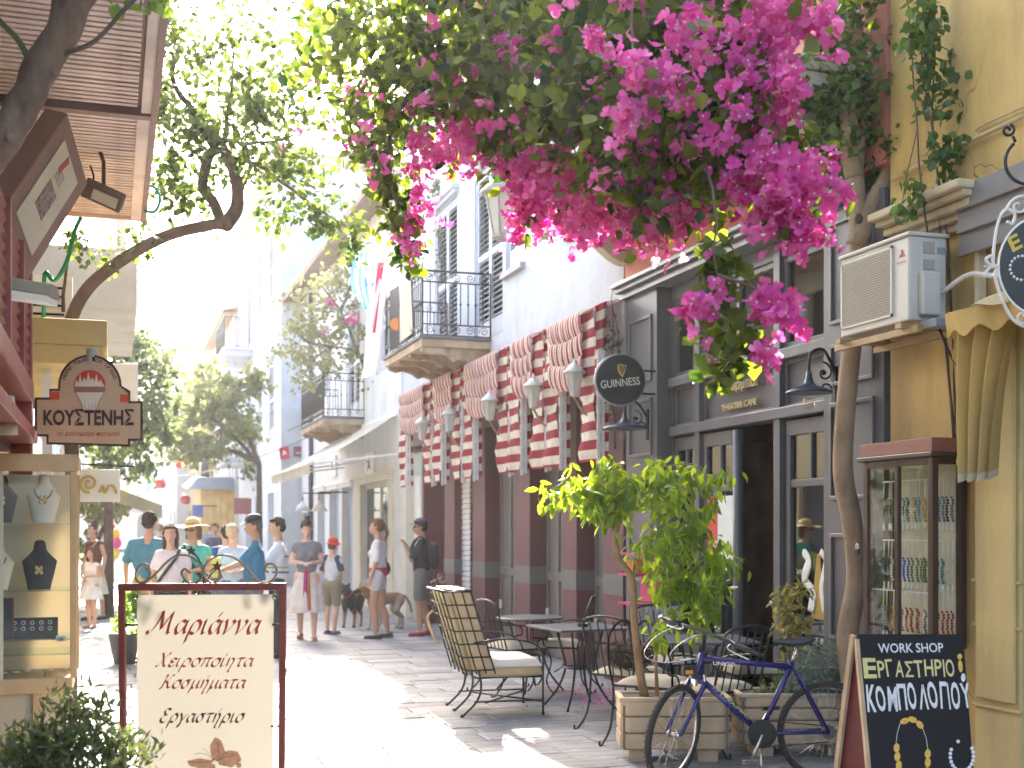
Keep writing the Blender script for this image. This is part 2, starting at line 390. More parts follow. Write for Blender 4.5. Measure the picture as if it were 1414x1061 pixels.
# pilasters
for (ya, yb, frames) in ((10.76, 11.5, [(3.02, 3.66), (2.3, 2.86), (1.3, 2.1), (.35, 1.1)]), (7.12, 7.86, [(3.06, 3.8), (2.62, 2.92), (1.8, 2.5), (.8, 1.56), (.15, .6)])):
    p = O('pilaster', MB().box((XW, ya, 0), (XW + .3, yb, 3.9)), M_grey, coral, bevel=.004)
    for (za, zb) in frames:
        m_ = MB(); a, b = ya + .1, yb - .1
        for q in ((a, za, b, za + .03), (a, zb - .03, b, zb), (a, za + .03, a + .03, zb - .03), (b - .03, za + .03, b, zb - .03)):
            m_.box((XW - .022, q[0], q[1]), (XW, q[2], q[3]))
        O('moulding', m_, M_greyl, p, bevel=.005)
# cornice
c = MB(); c.box((XW - .06, 7.38, 3.9), (XW + .3, 11.53, 3.96)); c.box((XW - .11, 7.38, 3.965), (XW + .3, 11.55, 4.01)); c.box((XW - .15, 7.38, 4.012), (XW + .3, 11.56, 4.05))
O('cornice', c, M_greyl, coral, bevel=.004)
XR = XW + .17
# frame: posts and beams
for y in (10.16, 8.74): O('post', MB().box((XR - .05, y - .05, 0), (XR + .1, y + .05, 3.9)), M_grey, coral, bevel=.005)
for y in (7.86, 10.71): O('post', MB().box((XR - .02, y, 0), (XR + .1, y + .05, 3.9)), M_grey, coral, bevel=.005)
O('beam', MB().box((XR - .07, 7.91, 2.47), (XR + .1, 10.71, 2.56)), M_grey, coral, bevel=.01)
O('beam', MB().box((XR - .08, 7.91, 2.93), (XR + .1, 10.71, 3.02)), M_grey, coral, bevel=.01)
O('beam', MB().box((XR - .03, 7.91, 3.76), (XR + .1, 10.71, 3.9)), M_grey, coral, bevel=.006)
bays = [(10.21, 10.71), (8.79, 10.11), (7.91, 8.69)]
M_wood = mat('varnished_wood', (.35, .22, .09), .5, .2, 8, .1)
for (a, b) in bays:
    O('panel', MB().box((XR + .03, a, 2.56), (XR + .07, b, 2.93)), M_grey, coral)
    m_ = MB()
    for q in ((a, 2.56, b, 2.585), (a, 2.905, b, 2.93), (a, 2.585, a + .025, 2.905), (b - .025, 2.585, b, 2.905)): m_.box((XR + .0, q[0], q[1]), (XR + .03, q[2], q[3]))
    O('moulding', m_, M_greyl, coral, bevel=.004)
    f = MB()
    for q in ((a, 3.02, b, 3.07), (a, 3.71, b, 3.76), (a, 3.07, a + .05, 3.71), (b - .05, 3.07, b, 3.71)): f.box((XR - .01, q[0], q[1]), (XR + .06, q[2], q[3]))
    if b - a > 1: f.box((XR - .01, (a + b) / 2 - .025, 3.07), (XR + .06, (a + b) / 2 + .025, 3.71))
    f = O('window_frame', f, M_grey, coral, bevel=.005)
    O('pane', MB().box((XR + .02, a + .05, 3.07), (XR + .026, b - .05, 3.71)), M_dglass, f)
M_wall_in = mat('room_wall', (.38, .29, .12), .8, .3, 1.5, 0)
M_refl = mat('reflection_tone', (.45, .46, .44), .8, .2, 3, 0)
O('reflection_sheet', MB().box((XR + .3, 7.95, 2.95), (XR + .32, 10.6, 3.8)), M_refl, coral)  # pale sheet behind the upper panes, their reflections put into its colour
# door leaves / windows below
def leaf(a, b, zt, split, name, lab, pl=None):
    f = MB(); st = .065
    for q in ((a, 0, b, .62), (a, zt - .12, b, zt), (a, .62, a + st, zt - .12), (b - st, .62, b, zt - .12)): f.box((XR - .01, q[0], q[1]), (XR + .05, q[2], q[3]))
    f.box((XR - .005, a + st, split - .03), (XR + .045, b - st, split + .03))
    f.box((XR - .005, (a + b) / 2 - .018, split + .03), (XR + .045, (a + b) / 2 + .018, zt - .12))
    f = O(name, f, M_grey, coral, lab, bevel=.005)
    m_ = MB()
    for q in ((a + .08, .12, b - .08, .14), (a + .08, .52, b - .08, .54), (a + .08, .14, a + .1, .52), (b - .1, .14, b - .08, .52)): m_.box((XR - .022, q[0], q[1]), (XR - .01, q[2], q[3]))
    O('moulding', m_, M_greyl, f)
    for (ya, yb, za, zb) in ((a + st, b - st, .62, split - .03), (a + st, (a + b) / 2 - .018, split + .03, zt - .12), ((a + b) / 2 + .018, b - st, split + .03, zt - .12)):
        O('pane', MB().box((XR + .02, ya, za), (XR + .026, yb, zb)), M_dglass, f)
    return f
leaf(10.22, 10.70, 2.45, 1.95, 'window_leaf', None)
l2 = leaf(9.47, 10.1, 2.45, 1.95, 'door_leaf', 'closed grey door leaf with a poster behind its glass')
leaf(7.96, 8.66, 2.45, 1.95, 'window_leaf', None)
# inner reveal + objects seen inside
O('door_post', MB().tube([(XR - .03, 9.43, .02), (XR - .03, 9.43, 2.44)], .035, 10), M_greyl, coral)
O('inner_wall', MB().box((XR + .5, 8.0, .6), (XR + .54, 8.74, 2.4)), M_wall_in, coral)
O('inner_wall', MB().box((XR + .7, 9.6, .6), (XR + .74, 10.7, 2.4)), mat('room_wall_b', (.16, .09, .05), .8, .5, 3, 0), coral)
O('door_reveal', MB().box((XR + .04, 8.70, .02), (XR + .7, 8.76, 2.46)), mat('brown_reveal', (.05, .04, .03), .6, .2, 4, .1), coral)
# poster on door glass
pm = MB().box((XR - .002, 9.56, 1.32), (XR + .004, 10.03, 1.88))
po = O('poster', pm, mat('poster_paper', (.72, .78, .76), .6, .05, 5, 0), coral)
O('poster_band', MB().box((XR - .006, 9.84, 1.32), (XR - .002, 10.03, 1.88)), mat('poster_red', (.62, .07, .04), .6, .1, 5, 0), po)
mm_ = MB()
for k in range(6):
    mm_.ell((XR - .007, 11.44 + .09 * (k % 2), 1.72 - .12 * (k // 2)), (.002, .018, .022), 8)
O('poster_print', mm_, mat('poster_dark', (.25, .3, .3), .6, .1, 5, 0), po, kind='stuff')
O('poster_print', MB().tube(spiral((XR - .008, 9.86, 1.46), (0, 1, 0), (0, 0, 1), .01, .05, 0, 7), .007, 6), M_white, po)
# white cartoon-free seahorse-like curl painting on right window (plain ornament)
mw = MB(); yc = 8.5
mw.tube(catmull([(XR + .01, 8.33, .95), (XR + .01, 8.30, 1.1), (XR + .01, 8.42, 1.2), (XR + .01, 8.36, 1.34), (XR + .01, 8.45, 1.42)], 5), [.05] * 5 + [.04] * 5 + [.05] * 5 + [.04] * 5 + [.015], 6)
mw.tube(catmull([(XR + .01, 8.14, .95), (XR + .01, 8.18, 1.15), (XR + .01, 8.12, 1.35), (XR + .01, 8.2, 1.42)], 5), .03, 6)
O('window_ornament', MB().add([(XR + .012, v[1], v[2]) if False else (XR + .014 + (v[0] - XR - .01) * .05, v[1], v[2]) for v in mw.v], mw.f, True), M_white, coral)
O('window_ornament', MB().prism([(-.1, .9), (.1, .9), (.02, 1.4), (-.02, 1.4)], (XR + .016, 8.23, 0), (0, 1, 0), (0, 0, 1), (1, 0, 0), .003), mat('ochre_print', (.4, .25, .04), .6, .2, 4, 0), coral)
# lettering on the name panel
M_gold = mat('gold_letter', (.50, .40, .20), .45, .1, 5, 0)
text('lettering', 'πουρμπά', (XR - .0, 9.73, 2.76), (0, -1, 0), (0, 0, 1), .62, .12, M_gold, coral, th=.03, bold=.01)
text('lettering', 'THEATER CAFE', (XR - .0, 9.73, 2.625), (0, -1, 0), (0, 0, 1), .62, .055, M_gold, coral, th=.025, bold=.03)
# balcony with scroll corbels
bal = O('balcony', MB().box((4.14, 7.3, 4.56), (XW, 11.95, 4.70)), M_beige, coral, bevel=.02)
O('balcony_edge', MB().box((4.10, 7.28, 4.70), (XW, 11.98, 4.76)), M_beige, bal, bevel=.015)
for y in (11.35, 9.9, 8.5, 7.5):
    prof = [(0, 0), (.74, 0), (.74, -.05), (.66, -.085), (.55, -.07), (.45, -.10), (.33, -.17), (.22, -.26), (.12, -.31), (.05, -.32), (0, -.30)]
    O('corbel', MB().prism(prof, (XW, y, 4.56), (-1, 0, 0), (0, 0, 1), (0, 1, 0), .16), M_beige, bal, bevel=.012)
rl = MB()
rl.bar((4.16, 7.35, 5.6), (4.16, 11.9, 5.6), .04, .02); rl.bar((4.16, 7.35, 4.84), (4.16, 11.9, 4.84), .02)
for i in range(38): rl.tube([(4.16, 7.4 + i * .12, 4.84), (4.16, 7.4 + i * .12, 5.6)], .007, 5)
O('railing', rl, M_blackiron, bal)

# ================================================================== YELLOW HOUSE (right foreground, Y < 7.08)
M_yel = mat('yellow_plaster', (.60, .42, .16), .88, .16, 1.6, .5, 14, dirt=(.34, .23, .10), dscale=(1.6, 1.6, .28), dlim=(.46, .74), crack=(.22, .15, .07))
M_yel2 = mat('yellow_pilaster', (.55, .41, .17), .85, .12, 2, .25, 30, dirt=(.42, .32, .15), dscale=(2, 2, .4))
yel = thing('yellow_house', 'mustard yellow plastered house with moulded pilaster in the right foreground', 'house', (5.0, 5.5, 0))
mb = MB(); mb.box((XW + .02, 6.1, 0), (12, 7.075, 8.4)); mb.box((XW + .02, -3, 2.9), (12, 6.1, 8.4)); mb.box((XW + .02, -3, 0), (12, 4.6, 2.9)); mb.box((XW + .6, 4.6, 0), (12, 6.1, 2.9))
O('wall', mb, M_yel, yel)
p = MB(); y0, y1 = wy(1410, 4.86), wy(1345, 4.86)
p.box((4.86, y0, 0), (XW + .02, y1, 2.9)); p.box((4.835, y0 + .03, .6), (4.86, y1 - .04, 2.85))
pl_ = O('pilaster', p, M_yel2, yel, bevel=.012)
for z in (.55, 1.02, 1.28): O('moulding', MB().box((4.845, y0 - .01, z), (4.87, y1 + .01, z + .018)), M_yel2, pl_, bevel=.004)
O('doorway', MB().box((XW + .1, 4.62, 0), (XW + .12, y0 - .02, 2.3)), M_dark, yel)
# cornice block (stone moulding)
M_mould = mat('stone_moulding', (.52, .43, .28), .8, .15, 5, .3, 40, dirt=(.34, .27, .17))
for i, (dz, dx) in enumerate(((0, .05), (.05, .09), (.095, .14), (.15, .19), (.19, .24))):
    if i == 0: mb = MB()
    mb.box((XW + .02 - dx, 6.15 - dx * .3, 3.42 + dz), (XW + .03, 6.92 + dx * .3, 3.42 + dz + (.052 if i != 3 else .042)))
O('cornice', mb, M_mould, yel, bevel=.012)
O('loose_brick', MB().box((XW - .1, 6.93, 3.44), (XW + .02, 7.05, 3.50)), mat('brick_red', (.30, .10, .05), .8, .2, 10, .3), yel, bevel=.006)
# grey sign boards over the shop door
M_board = mat('weathered_board', (.17, .155, .15), .7, .2, 3, .3, 40, dirt=(.26, .25, .24), dscale=(1, .5, 3), dlim=(.6, .75))
brd = thing('sign_board', 'grey weathered overlapping boards over the shop doorway of the yellow house', 'sign board', (4.9, 5.5, 3.2))
for k in range(3):
    O('board', MB().obox((4.88 - .012 * k, 5.33, 3.31 + .135 * k), (0, 1, 0), (.12, 0, 1), (1, 0, -.12), 1.82, .15, .028), M_board, brd, bevel=.004)
# cable conduit on yellow wall
cb = thing('wall_cable', 'pale bundled cable running up the yellow wall above the stone cornice', 'cable', (4.93, 6.2, 3.9))
mb = MB(); mb.tube([wp(1232, 248, 4.94), wp(1290, 218, 4.93), wp(1350, 190, 4.93), wp(1414, 160, 4.94)], .014, 7); mb.tube(catmull([wp(1350, 190, 4.94), wp(1352, 176, 4.94), wp(1414, 148, 4.94)], 4), .008, 6)
O('cable', mb, mat('cable_beige', (.48, .35, .18), .7, .1, 5, 0), cb)

# ================================================================== WHITE HOUSE WITH MAROON GROUND FLOOR (Y 11.53 - 21.6)
M_wplast = mat('white_plaster', (.50, .54, .59), .9, .07, 2.2, .7, 7, dirt=(.42, .44, .48), dscale=(1.4, 1.4, .35), dlim=(.5, .78), crack=(.36, .38, .40))
M_maroon = mat('maroon_paint', (.125, .045, .052), .6, .12, 2.5, .2, 40, dirt=(.10, .05, .055), dscale=(1, 1, .4))
M_mardk = mat('maroon_paint_reveal', (.20, .072, .076), .6, .12, 2.5, .2, 40)
M_bandg = mat('grey_band', (.13, .125, .125), .6, .1, 4, .1)
M_doorg = mat('door_grey', (.20, .19, .19), .5, .08, 3, .1, 40, dirt=(.16, .15, .15))
wh_ = thing('white_house', 'white plastered house with maroon pillars below and an iron balcony', 'house', (XW, 16.5, 0))
holes = [(15.62, 16.98, 4.2, 6.62), (17.9, 19.25, 4.2, 6.62), (14.75, 15.25 + .25, 4.95, 6.75), (12.3, 13.2, 4.95, 6.75)]
mb = wallx(MB(), XW, 11.56, 21.58, 3.3, 8.6, holes, .18); mb.quad((XW, 11.56, 8.6), (XW, 21.58, 8.6), (12, 21.58, 8.6), (12, 11.56, 8.6))
mb.quad((XW, 11.56, 3.3), (XW, 11.56, 8.6), (12, 11.56, 8.6), (12, 11.56, 3.3)); mb.quad((XW, 21.58, 3.3), (12, 21.58, 3.3), (12, 21.58, 8.6), (XW, 21.58, 8.6))
mb.quad((XW + .5, 11.6, 3.3), (XW + .5, 21.5, 3.3), (XW + .5, 21.5, 8.6), (XW + .5, 11.6, 8.6))
mb.box((XW + .4, 11.58, 3.05), (12, 21.57, 3.3)); mb.box((XW + .5, 11.57, 0), (12, 21.57, 3.05))
O('wall', mb, M_wplast, wh_)
O('lintel', MB().box((XW, 11.57, 3.0), (XW + .38, 21.57, 3.3)), M_maroon, wh_)
O('cornice', MB().box((XW - .28, 11.56, 8.45), (XW, 21.6, 8.6)).box((XW - .18, 11.56, 8.33), (XW, 21.6, 8.45)), M_wplast, wh_, bevel=.02)
pil = [(18.07, 18.66), (16.46, 17.08), (14.52, 15.13), (12.9, 13.36), (11.57, 12.1)]
for (a, b) in pil:
    p = O('pillar', MB().box((XW, a, 0), (XW + .38, b, 3.0)), M_maroon, wh_, bevel=.008)
    O('band', MB().box((XW - .006, a - .006, .90), (XW + .24, b + .006, 1.12)), M_bandg, p)
# grey folding doors in the recesses
for (a, b) in ((12.1, 12.9), (13.36, 14.52), (15.13, 16.46), (17.08, 18.07)):
    d = MB(); x = XW + .22; d.box((x + .03, a, 0), (x + .06, b, 3.0)); n_ = 2 if b - a < 1 else 3
    for k in range(n_):
        ya = a + (b - a) * k / n_; yb = a + (b - a) * (k + 1) / n_
        for q in ((ya, 0, ya + .05, 2.98), (yb - .05, 0, yb, 2.98), (ya + .05, .02, yb - .05, .14), (ya + .05, .95, yb - .05, 1.06), (ya + .05, 2.5, yb - .05, 2.6)): d.box((x, q[0], q[1]), (x + .03, q[2], q[3]))
    d = O('folding_door', d, M_doorg, wh_, bevel=.004)
    O('handle', MB().box((x - .03, b - .09, .48), (x, b - .06, .60)), M_white, d)
# white roller shutter
x = XW + .12; rs = MB().box((x - .02, 18.66, 2.55), (x + .1, 20.0, 3.0)); rs = O('roller_shutter', rs, M_white, wh_)
me = mk_mesh('slat', MB().box((-.012, -.66, -.035), (.012, .66, .035)), M_white)
for k in range(32):
    piece('slat', me, rs, (x + .01 + .004 * (k % 2), 18.33, .05 + k * .078), (0, .18, 0))
O('wall_end', MB().box((XW - .03, 21.2, 0), (XW + .4, 21.62, 3.3)), mat('cream_plaster', (.68, .66, .58), .85, .08, 3, .2), wh_)
d = O('door', MB().box((XW + .1, 20.12, 0), (XW + .16, 21.2, 2.9)), mat('pale_green_door', (.50, .55, .45), .5, .1, 3, .1), wh_)
O('pane', MB().box((XW + .085, 20.25, 1.0), (XW + .1, 20.45, 2.5)), M_dglass, d); O('panel', MB().box((XW + .09, 20.6, 1.0), (XW + .1, 21.05, 2.5)), M_white, d)
O('pillar', MB().box((XW, 20.0, 0), (XW + .38, 20.12, 3.0)), M_maroon, wh_)
# climbing plant/peeling stone by the shutter: handled with things below
M_shut = mat('blue_grey_shutter', (.36, .42, .50), .55, .08, 4, .1, 50)
M_lou = mat('shutter_louvre', (.40, .46, .54), .55, .08, 4, 0)
def shutter_window(parent, X, y0, y1, z0, z1, m1=M_shut, m2=M_lou, dark=True, lou=.075, leafs=2, cornice=True, glassy=False):
    f = MB(); t = .06
    for q in ((y0, z0, y1, z0 + t), (y0, z1 - t, y1, z1), (y0, z0 + t, y0 + t, z1 - t), (y1 - t, z0 + t, y1, z1 - t)): f.box((X + .02, q[0], q[1]), (X + .12, q[2], q[3]))
    w_ = O('window', f, m1, parent)
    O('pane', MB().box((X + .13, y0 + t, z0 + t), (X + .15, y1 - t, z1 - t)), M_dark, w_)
    wl = (y1 - y0 - 2 * t) / leafs
    big = len([1 for _ in ()])
    for k in range(leafs):
        a = y0 + t + wl * k + .006; b = a + wl - .012
        s_ = MB(); r_ = .05
        for q in ((a, z0 + t, a + r_, z1 - t), (b - r_, z0 + t, b, z1 - t), (a + r_, z0 + t, b - r_, z0 + t + .22), (a + r_, z1 - t - r_, b - r_, z1 - t), (a + r_, (z0 + z1) / 2 - .04, b - r_, (z0 + z1) / 2 + .04)):
            s_.box((X + .03, q[0], q[1]), (X + .065, q[2], q[3]))
        z = z0 + t + .26
        while z < z1 - t - r_ - .03:
            if abs(z - (z0 + z1) / 2) > .06: s_.obox((X + .048, (a + b) / 2, z), (0, 1, 0), (.75, 0, .66), (.66, 0, -.75), b - a - 2 * r_, .055, .008)
            z += lou
        O('shutter', s_, m2, w_)
    if cornice:
        O('cornice', MB().box((X - .12, y0 - .12, z1 + .08), (X, y1 + .12, z1 + .14)).box((X - .07, y0 - .08, z1 + .02), (X, y1 + .08, z1 + .08)), M_wplast, w_)
    return w_
for (a, b, c_, d_) in holes[:2]: shutter_window(wh_, XW, a, b, c_, d_)
for (a, b, c_, d_) in holes[2:]:
    ww = shutter_window(wh_, XW, a, b, c_, d_, cornice=False)
    O('sill', MB().box((XW - .07, a - .06, c_ - .07), (XW + .02, b + .06, c_)), mat('sill_stone', (.35, .34, .34), .7, .1, 5, .1), ww)

def scroll_railing(name, parent, a, b, z0, z1, m=M_blackiron, nb=None, scroll=True, knobs=True):
    """iron railing panel from a to b (2-D points), between heights z0 and z1"""
    a, b = Vector((*a, 0)), Vector((*b, 0)); u = (b - a).normalized(); L_ = (b - a).length
    r_ = MB(); r_.bar(a + UP * z1, b + UP * z1, .05, .02); r_.bar(a + UP * z0, b + UP * z0, .03, .02)
    h = z1 - z0; s1 = z0 + h * .17; s2 = z1 - h * .17
    if scroll: r_.bar(a + UP * s1, b + UP * s1, .018); r_.bar(a + UP * s2, b + UP * s2, .018)
    else: s1, s2 = z0, z1
    n = nb or max(3, int(L_ / .105))
    for i in range(n + 1):
        p = a + u * (L_ * i / n); lo, hi = (z0, z1) if i in (0, n) else (s1, s2)
        r_.tube([p + UP * lo, p + UP * hi], .009 if i not in (0, n) else .014, 5)
        if knobs: r_.ell(p + UP * ((s1 + s2) / 2), .019, 6)
    if scroll:
        m_ = max(2, int(L_ / .17))
        for i in range(m_):
            for zc, sg in (((z0 + s1) / 2, 1), ((z1 + s2) / 2, -1)):
                p = a + u * (L_ * (i + .5) / m_) + UP * zc; rr = h * .075
                k = 1 if i % 2 else -1
                r_.tube(spiral(p - u * .0, u * k, UP * sg, rr * .18, rr, 0, 4.2 * math.pi / 1.35, 14), .006, 4)
    return O(name, r_, m, parent)
M_corbel = mat('weathered_corbel', (.30, .19, .11), .8, .25, 6, .4, 30, dirt=(.48, .40, .30), dlim=(.5, .65))
M_slab = mat('balcony_slab', (.46, .36, .24), .85, .2, 4, .3, 30, dirt=(.28, .2, .13))
def iron_balcony(parent, y0, y1, x0, z, h=.95, X=XW, corb=4):
    b_ = O('balcony', MB().box((x0, y0, z), (X, y1, z + .11)), M_slab, parent, bevel=.01)
    O('edge', MB().box((x0 - .03, y0 - .03, z + .11), (X, y1 + .03, z + .15)), mat('edge_dark', (.12, .12, .13), .7, .2, 4, .1), b_)
    for k in range(corb):
        y = y0 + .06 + (y1 - y0 - .24) * k / (corb - 1); d = X - x0
        prof = [(0, 0), (d * .97, 0), (d * .97, -.05), (d * .85, -.09), (d * .75, -.06), (d * .6, -.10), (d * .5, -.17), (d * .4, -.14), (d * .27, -.19), (d * .15, -.27), (0, -.28)]
        O('corbel', MB().prism(prof, (X, y, z), (-1, 0, 0), (0, 0, 1), (0, 1, 0), .12), M_corbel, b_)
    scroll_railing('railing', b_, (X, y0 + .02), (x0 + .02, y0 + .02), z + .16, z + h)
    scroll_railing('railing', b_, (x0 + .02, y0 + .02), (x0 + .02, y1 - .02), z + .16, z + h)
    scroll_railing('railing', b_, (x0 + .02, y1 - .02), (X, y1 - .02), z + .16, z + h)
    return b_
iron_balcony(wh_, 16.17, 18.5, 3.97, 4.05, 1.03)

# ================================================================== CREAM SHOP HOUSE (Y 21.65 - 33.9)
M_cream = mat('cream_wall', (.66, .66, .66), .85, .08, 2, .2, 20, dirt=(.56, .54, .50))
M_creamp = mat('cream_shopfront', (.62, .58, .48), .7, .1, 3, .1)
M_bluedoor = mat('blue_grey_door', (.34, .40, .52), .6, .1, 3, .1)
M_eave = mat('brown_eave', (.16, .09, .06), .8, .2, 5, .2)
M_tile = mat('roof_tile', (.40, .24, .15), .85, .3, 8, .4, 30, dirt=(.25, .2, .15))
cr = thing('cream_house', 'pale house with cream shop front, small iron balcony and brown eaves', 'house', (XW, 27, 0))
hl = [(22.6, 25.4, .1, 2.5), (26.4, 27.7, 0, 2.5), (28.1, 29.4, 0, 2.5), (30.0, 31.2, 0, 2.5), (25.6, 26.9, 4.0, 6.3), (29.5, 30.5, 4.6, 6.3), (22.9, 23.9, 4.6, 6.3)]
mb = wallx(MB(), XW, 21.65, 33.95, 0, 7.9, hl, .25); mb.quad((XW, 21.63, 7.9), (XW, 33.95, 7.9), (11, 33.95, 9.0), (11, 21.63, 9.0))
mb.quad((XW, 33.95, 0), (11, 33.95, 0), (11, 33.95, 8), (XW, 33.95, 8)); mb.quad((XW, 21.64, 3.6), (XW, 21.64, 7.9), (11, 21.64, 7.9), (11, 21.64, 3.6)); mb.quad((XW + .9, 21.7, 0), (XW + .9, 33.9, 0), (XW + .9, 33.9, 7.9), (XW + .9, 21.7, 7.9))
O('wall', mb, M_cream, cr)
rf = MB(); rf.quad((XW - .5, 21.9, 7.86), (XW - .5, 34.1, 7.86), (11, 34.1, 10.2), (11, 21.9, 10.2)); rf.box((XW - .52, 21.9, 7.74), (XW - .44, 34.1, 7.86)); rf.quad((XW - .5, 21.9, 7.78), (XW, 21.9, 7.8), (XW, 34.1, 7.8), (XW - .5, 34.1, 7.78))
O('roof', rf, M_eave, cr)
w_ = O('shop_window', MB().box((XW + .1, 22.6, .1), (XW + .16, 25.4, .5)).box((XW + .1, 22.6, 2.4), (XW + .16, 25.4, 2.5)).box((XW + .1, 23.9, .5), (XW + .16, 24.0, 2.4)).box((XW + .1, 23.2, .5), (XW + .16, 23.27, 2.4)), M_creamp, cr)
O('pane', MB().box((XW + .12, 22.6, .5), (XW + .13, 25.4, 2.4)), M_dglass, w_)
O('shop_front', MB().box((XW - .05, 22.3, 2.5), (XW, 25.8, 2.62)).box((XW - .09, 22.25, 2.62), (XW, 25.85, 2.68)).box((XW - .03, 22.3, 0), (XW, 22.6, 2.5)).box((XW - .03, 25.4, 0), (XW, 25.7, 2.5)), M_creamp, cr)
for (a, b, c_, d_) in hl[1:4]:
    dd = O('door', MB().box((XW + .16, a, c_), (XW + .2, b, d_)), M_bluedoor, cr)
    O('lintel', MB().box((XW - .06, a - .12, d_), (XW, b + .12, d_ + .09)).box((XW - .1, a - .18, d_ + .09), (XW, b + .18, d_ + .14)), M_white, cr)
    O('panel', MB().box((XW + .14, a + .15, .3), (XW + .16, b - .15, 1.1)).box((XW + .14, a + .15, 1.3), (XW + .16, b - .15, 2.3)), M_bluedoor, dd)
for (a, b, c_, d_) in hl[4:]: shutter_window(cr, XW, a, b, c_, d_, lou=.12)
bb = iron_balcony(cr, 25.1, 28.2, 4.1, 3.72, 1.05, corb=4)
O('drainpipe', MB().tube([(XW - .06, 31.9, 0), (XW - .06, 31.9, 3.6), (XW - .06, 31.9, 7.7)], .06, 8), mat('dark_pipe', (.06, .07, .10), .5, .1, 4, 0), cr)
O('cabinet', MB().box((XW - .08, 32.4, .9), (XW, 33.3, 2.0)), mat('meter_box', (.12, .12, .13), .6, .2, 4, .1), cr)
# plaques
for (px, py, s_, cc) in ((513, 642, .42, (.55, .1, .08)), (462, 644, .36, (.2, .2, .25))):
    p_ = wp(px, py); tb = thing('wall_plaque', 'square white plaque with a brown leaf emblem above the shop window' if px > 500 else 'small square plaque with dark print between awning and blue doors', 'plaque', p_)
    O('board', MB().box((XW - .05, p_.y - s_, p_.z - .24), (XW - .005, p_.y + s_, p_.z + .24)), M_white, tb)
    e_ = MB(); e_.prism([(-.15, -.12), (.02, -.05), (.18, -.16), (.1, .02), (.2, .12), (.03, .08), (-.08, .17), (-.06, .02)], (XW - .052, p_.y, p_.z), (0, 1.2, 0), (0, 0, 1), (-1, 0, 0), .004)
    O('emblem', e_, mat('emblem%d' % px, tuple(c * .6 for c in cc), .6, .1, 4, 0), tb)
# shop awning, cream, sloping
aw = thing('shop_awning', 'long cream fabric awning sloping out over the pale shop fronts', 'awning', (XW, 24, 3.6))
M_canvas = mat('cream_canvas', (.66, .62, .52), .85, .08, 3, .15, 30, trans=(.7, .62, .45), tfac=.35, dirt=(.5, .46, .38))
x0, y0, y1, z0, z1 = 3.35, 21.9, 27.4, 3.68, 2.75
O('fabric', MB().grid(lambda a, b: Vector((XW - .02 + (x0 - XW) * a, y0 + (y1 - y0) * b, z0 + (z1 - z0) * a - .06 * math.sin(math.pi * a))), 8, 12), M_canvas, aw)
O('valance', MB().grid(lambda a, b: Vector((x0 - .01 - .02 * math.sin(b * 60), y0 + (y1 - y0) * b, z1 - a * (.2 + .03 * math.cos(b * 90)))), 3, 80), M_canvas, aw)
fr = MB(); fr.bar((x0, y0, z1), (x0, y1, z1), .05); fr.bar((XW, y0, z0), (XW, y1, z0), .1)
for y in (y0 + .05, (y0 + y1) / 2, y1 - .05): fr.bar((XW, y, 2.95), (x0, y, z1 - .02), .035)
O('frame', fr, M_white, aw)

# ================================================================== TALL WHITE HOUSE (Y 34 - 46)
tw = thing('tall_white_house', 'tall bright white three-storey house standing forward beyond the cream house', 'house', (4.4, 40, 0))
hl = [(35.5, 36.7, 4.2, 6.4), (35.5, 36.7, 8.0, 10.2), (41.5, 42.8, 3.9, 6.4), (41.5, 42.8, 7.5, 9.9), (35.6, 37.0, 0, 2.6), (38.5, 40.5, 0, 2.6), (41.5, 43.4, 0, 2.6), (38.4, 39.5, 4.4, 6.2), (38.4, 39.5, 8.0, 9.9)]
mb = wallx(MB(), 4.4, 34, 46, 0, 11.8, hl, .25); mb.quad((4.4, 34, 0), (4.4, 34, 11.8), (13, 34, 11.8), (13, 34, 0)); mb.quad((4.4, 34, 11.8), (4.4, 46, 11.8), (13, 46, 11.8), (13, 34, 11.8)); mb.quad((4.4, 46, 0), (13, 46, 0), (13, 46, 11.8), (4.4, 46, 11.8))
mb.box((5.0, 34.2, 0), (12.8, 45.8, 11.7))
O('wall', mb, M_wplast, tw)
O('cornice', MB().box((4.0, 33.6, 11.8), (13, 46.2, 12.0)).box((4.18, 33.8, 11.62), (13, 46.1, 11.8)), mat('cornice_cream', (.55, .50, .42), .8, .1, 3, .1), tw)
for (a, b, c_, d_) in hl:
    if c_ > 1: shutter_window(tw, 4.4, a, b, c_, d_, lou=.15)
    else: O('shop_door', MB().box((4.6, a, c_), (4.66, b, d_)), M_bluedoor, tw)
for z in (3.7, 7.25):
    b_ = O('balcony', MB().box((3.5, 41.1, z), (4.4, 44.6, z + .16)).box((3.42, 41.0, z + .16), (4.4, 44.7, z + .22)), M_wplast, tw)
    scroll_railing('railing', b_, (4.4, 41.15), (3.5, 41.15), z + .3, z + 1.25, nb=8, knobs=False, scroll=False); scroll_railing('railing', b_, (3.5, 41.15), (3.5, 44.55), z + .3, z + 1.25, nb=24, knobs=False, scroll=False)
wu = thing('air_conditioner', 'small white air conditioner box at the end of the far white balcony', 'air conditioner', (3.2, 41.0, 3.95)); O('casing', MB().box((3.05, 40.75, 3.72), (3.42, 41.0, 4.3)), M_white, wu, bevel=.02)
O('grille', MB().lathe((3.235, 40.74, 4.0), [(.14, 0), (.14, .012)], 12, (0, -1, 0)), mat('grille_grey', (.3, .3, .3), .6, .1, 4, 0), wu)
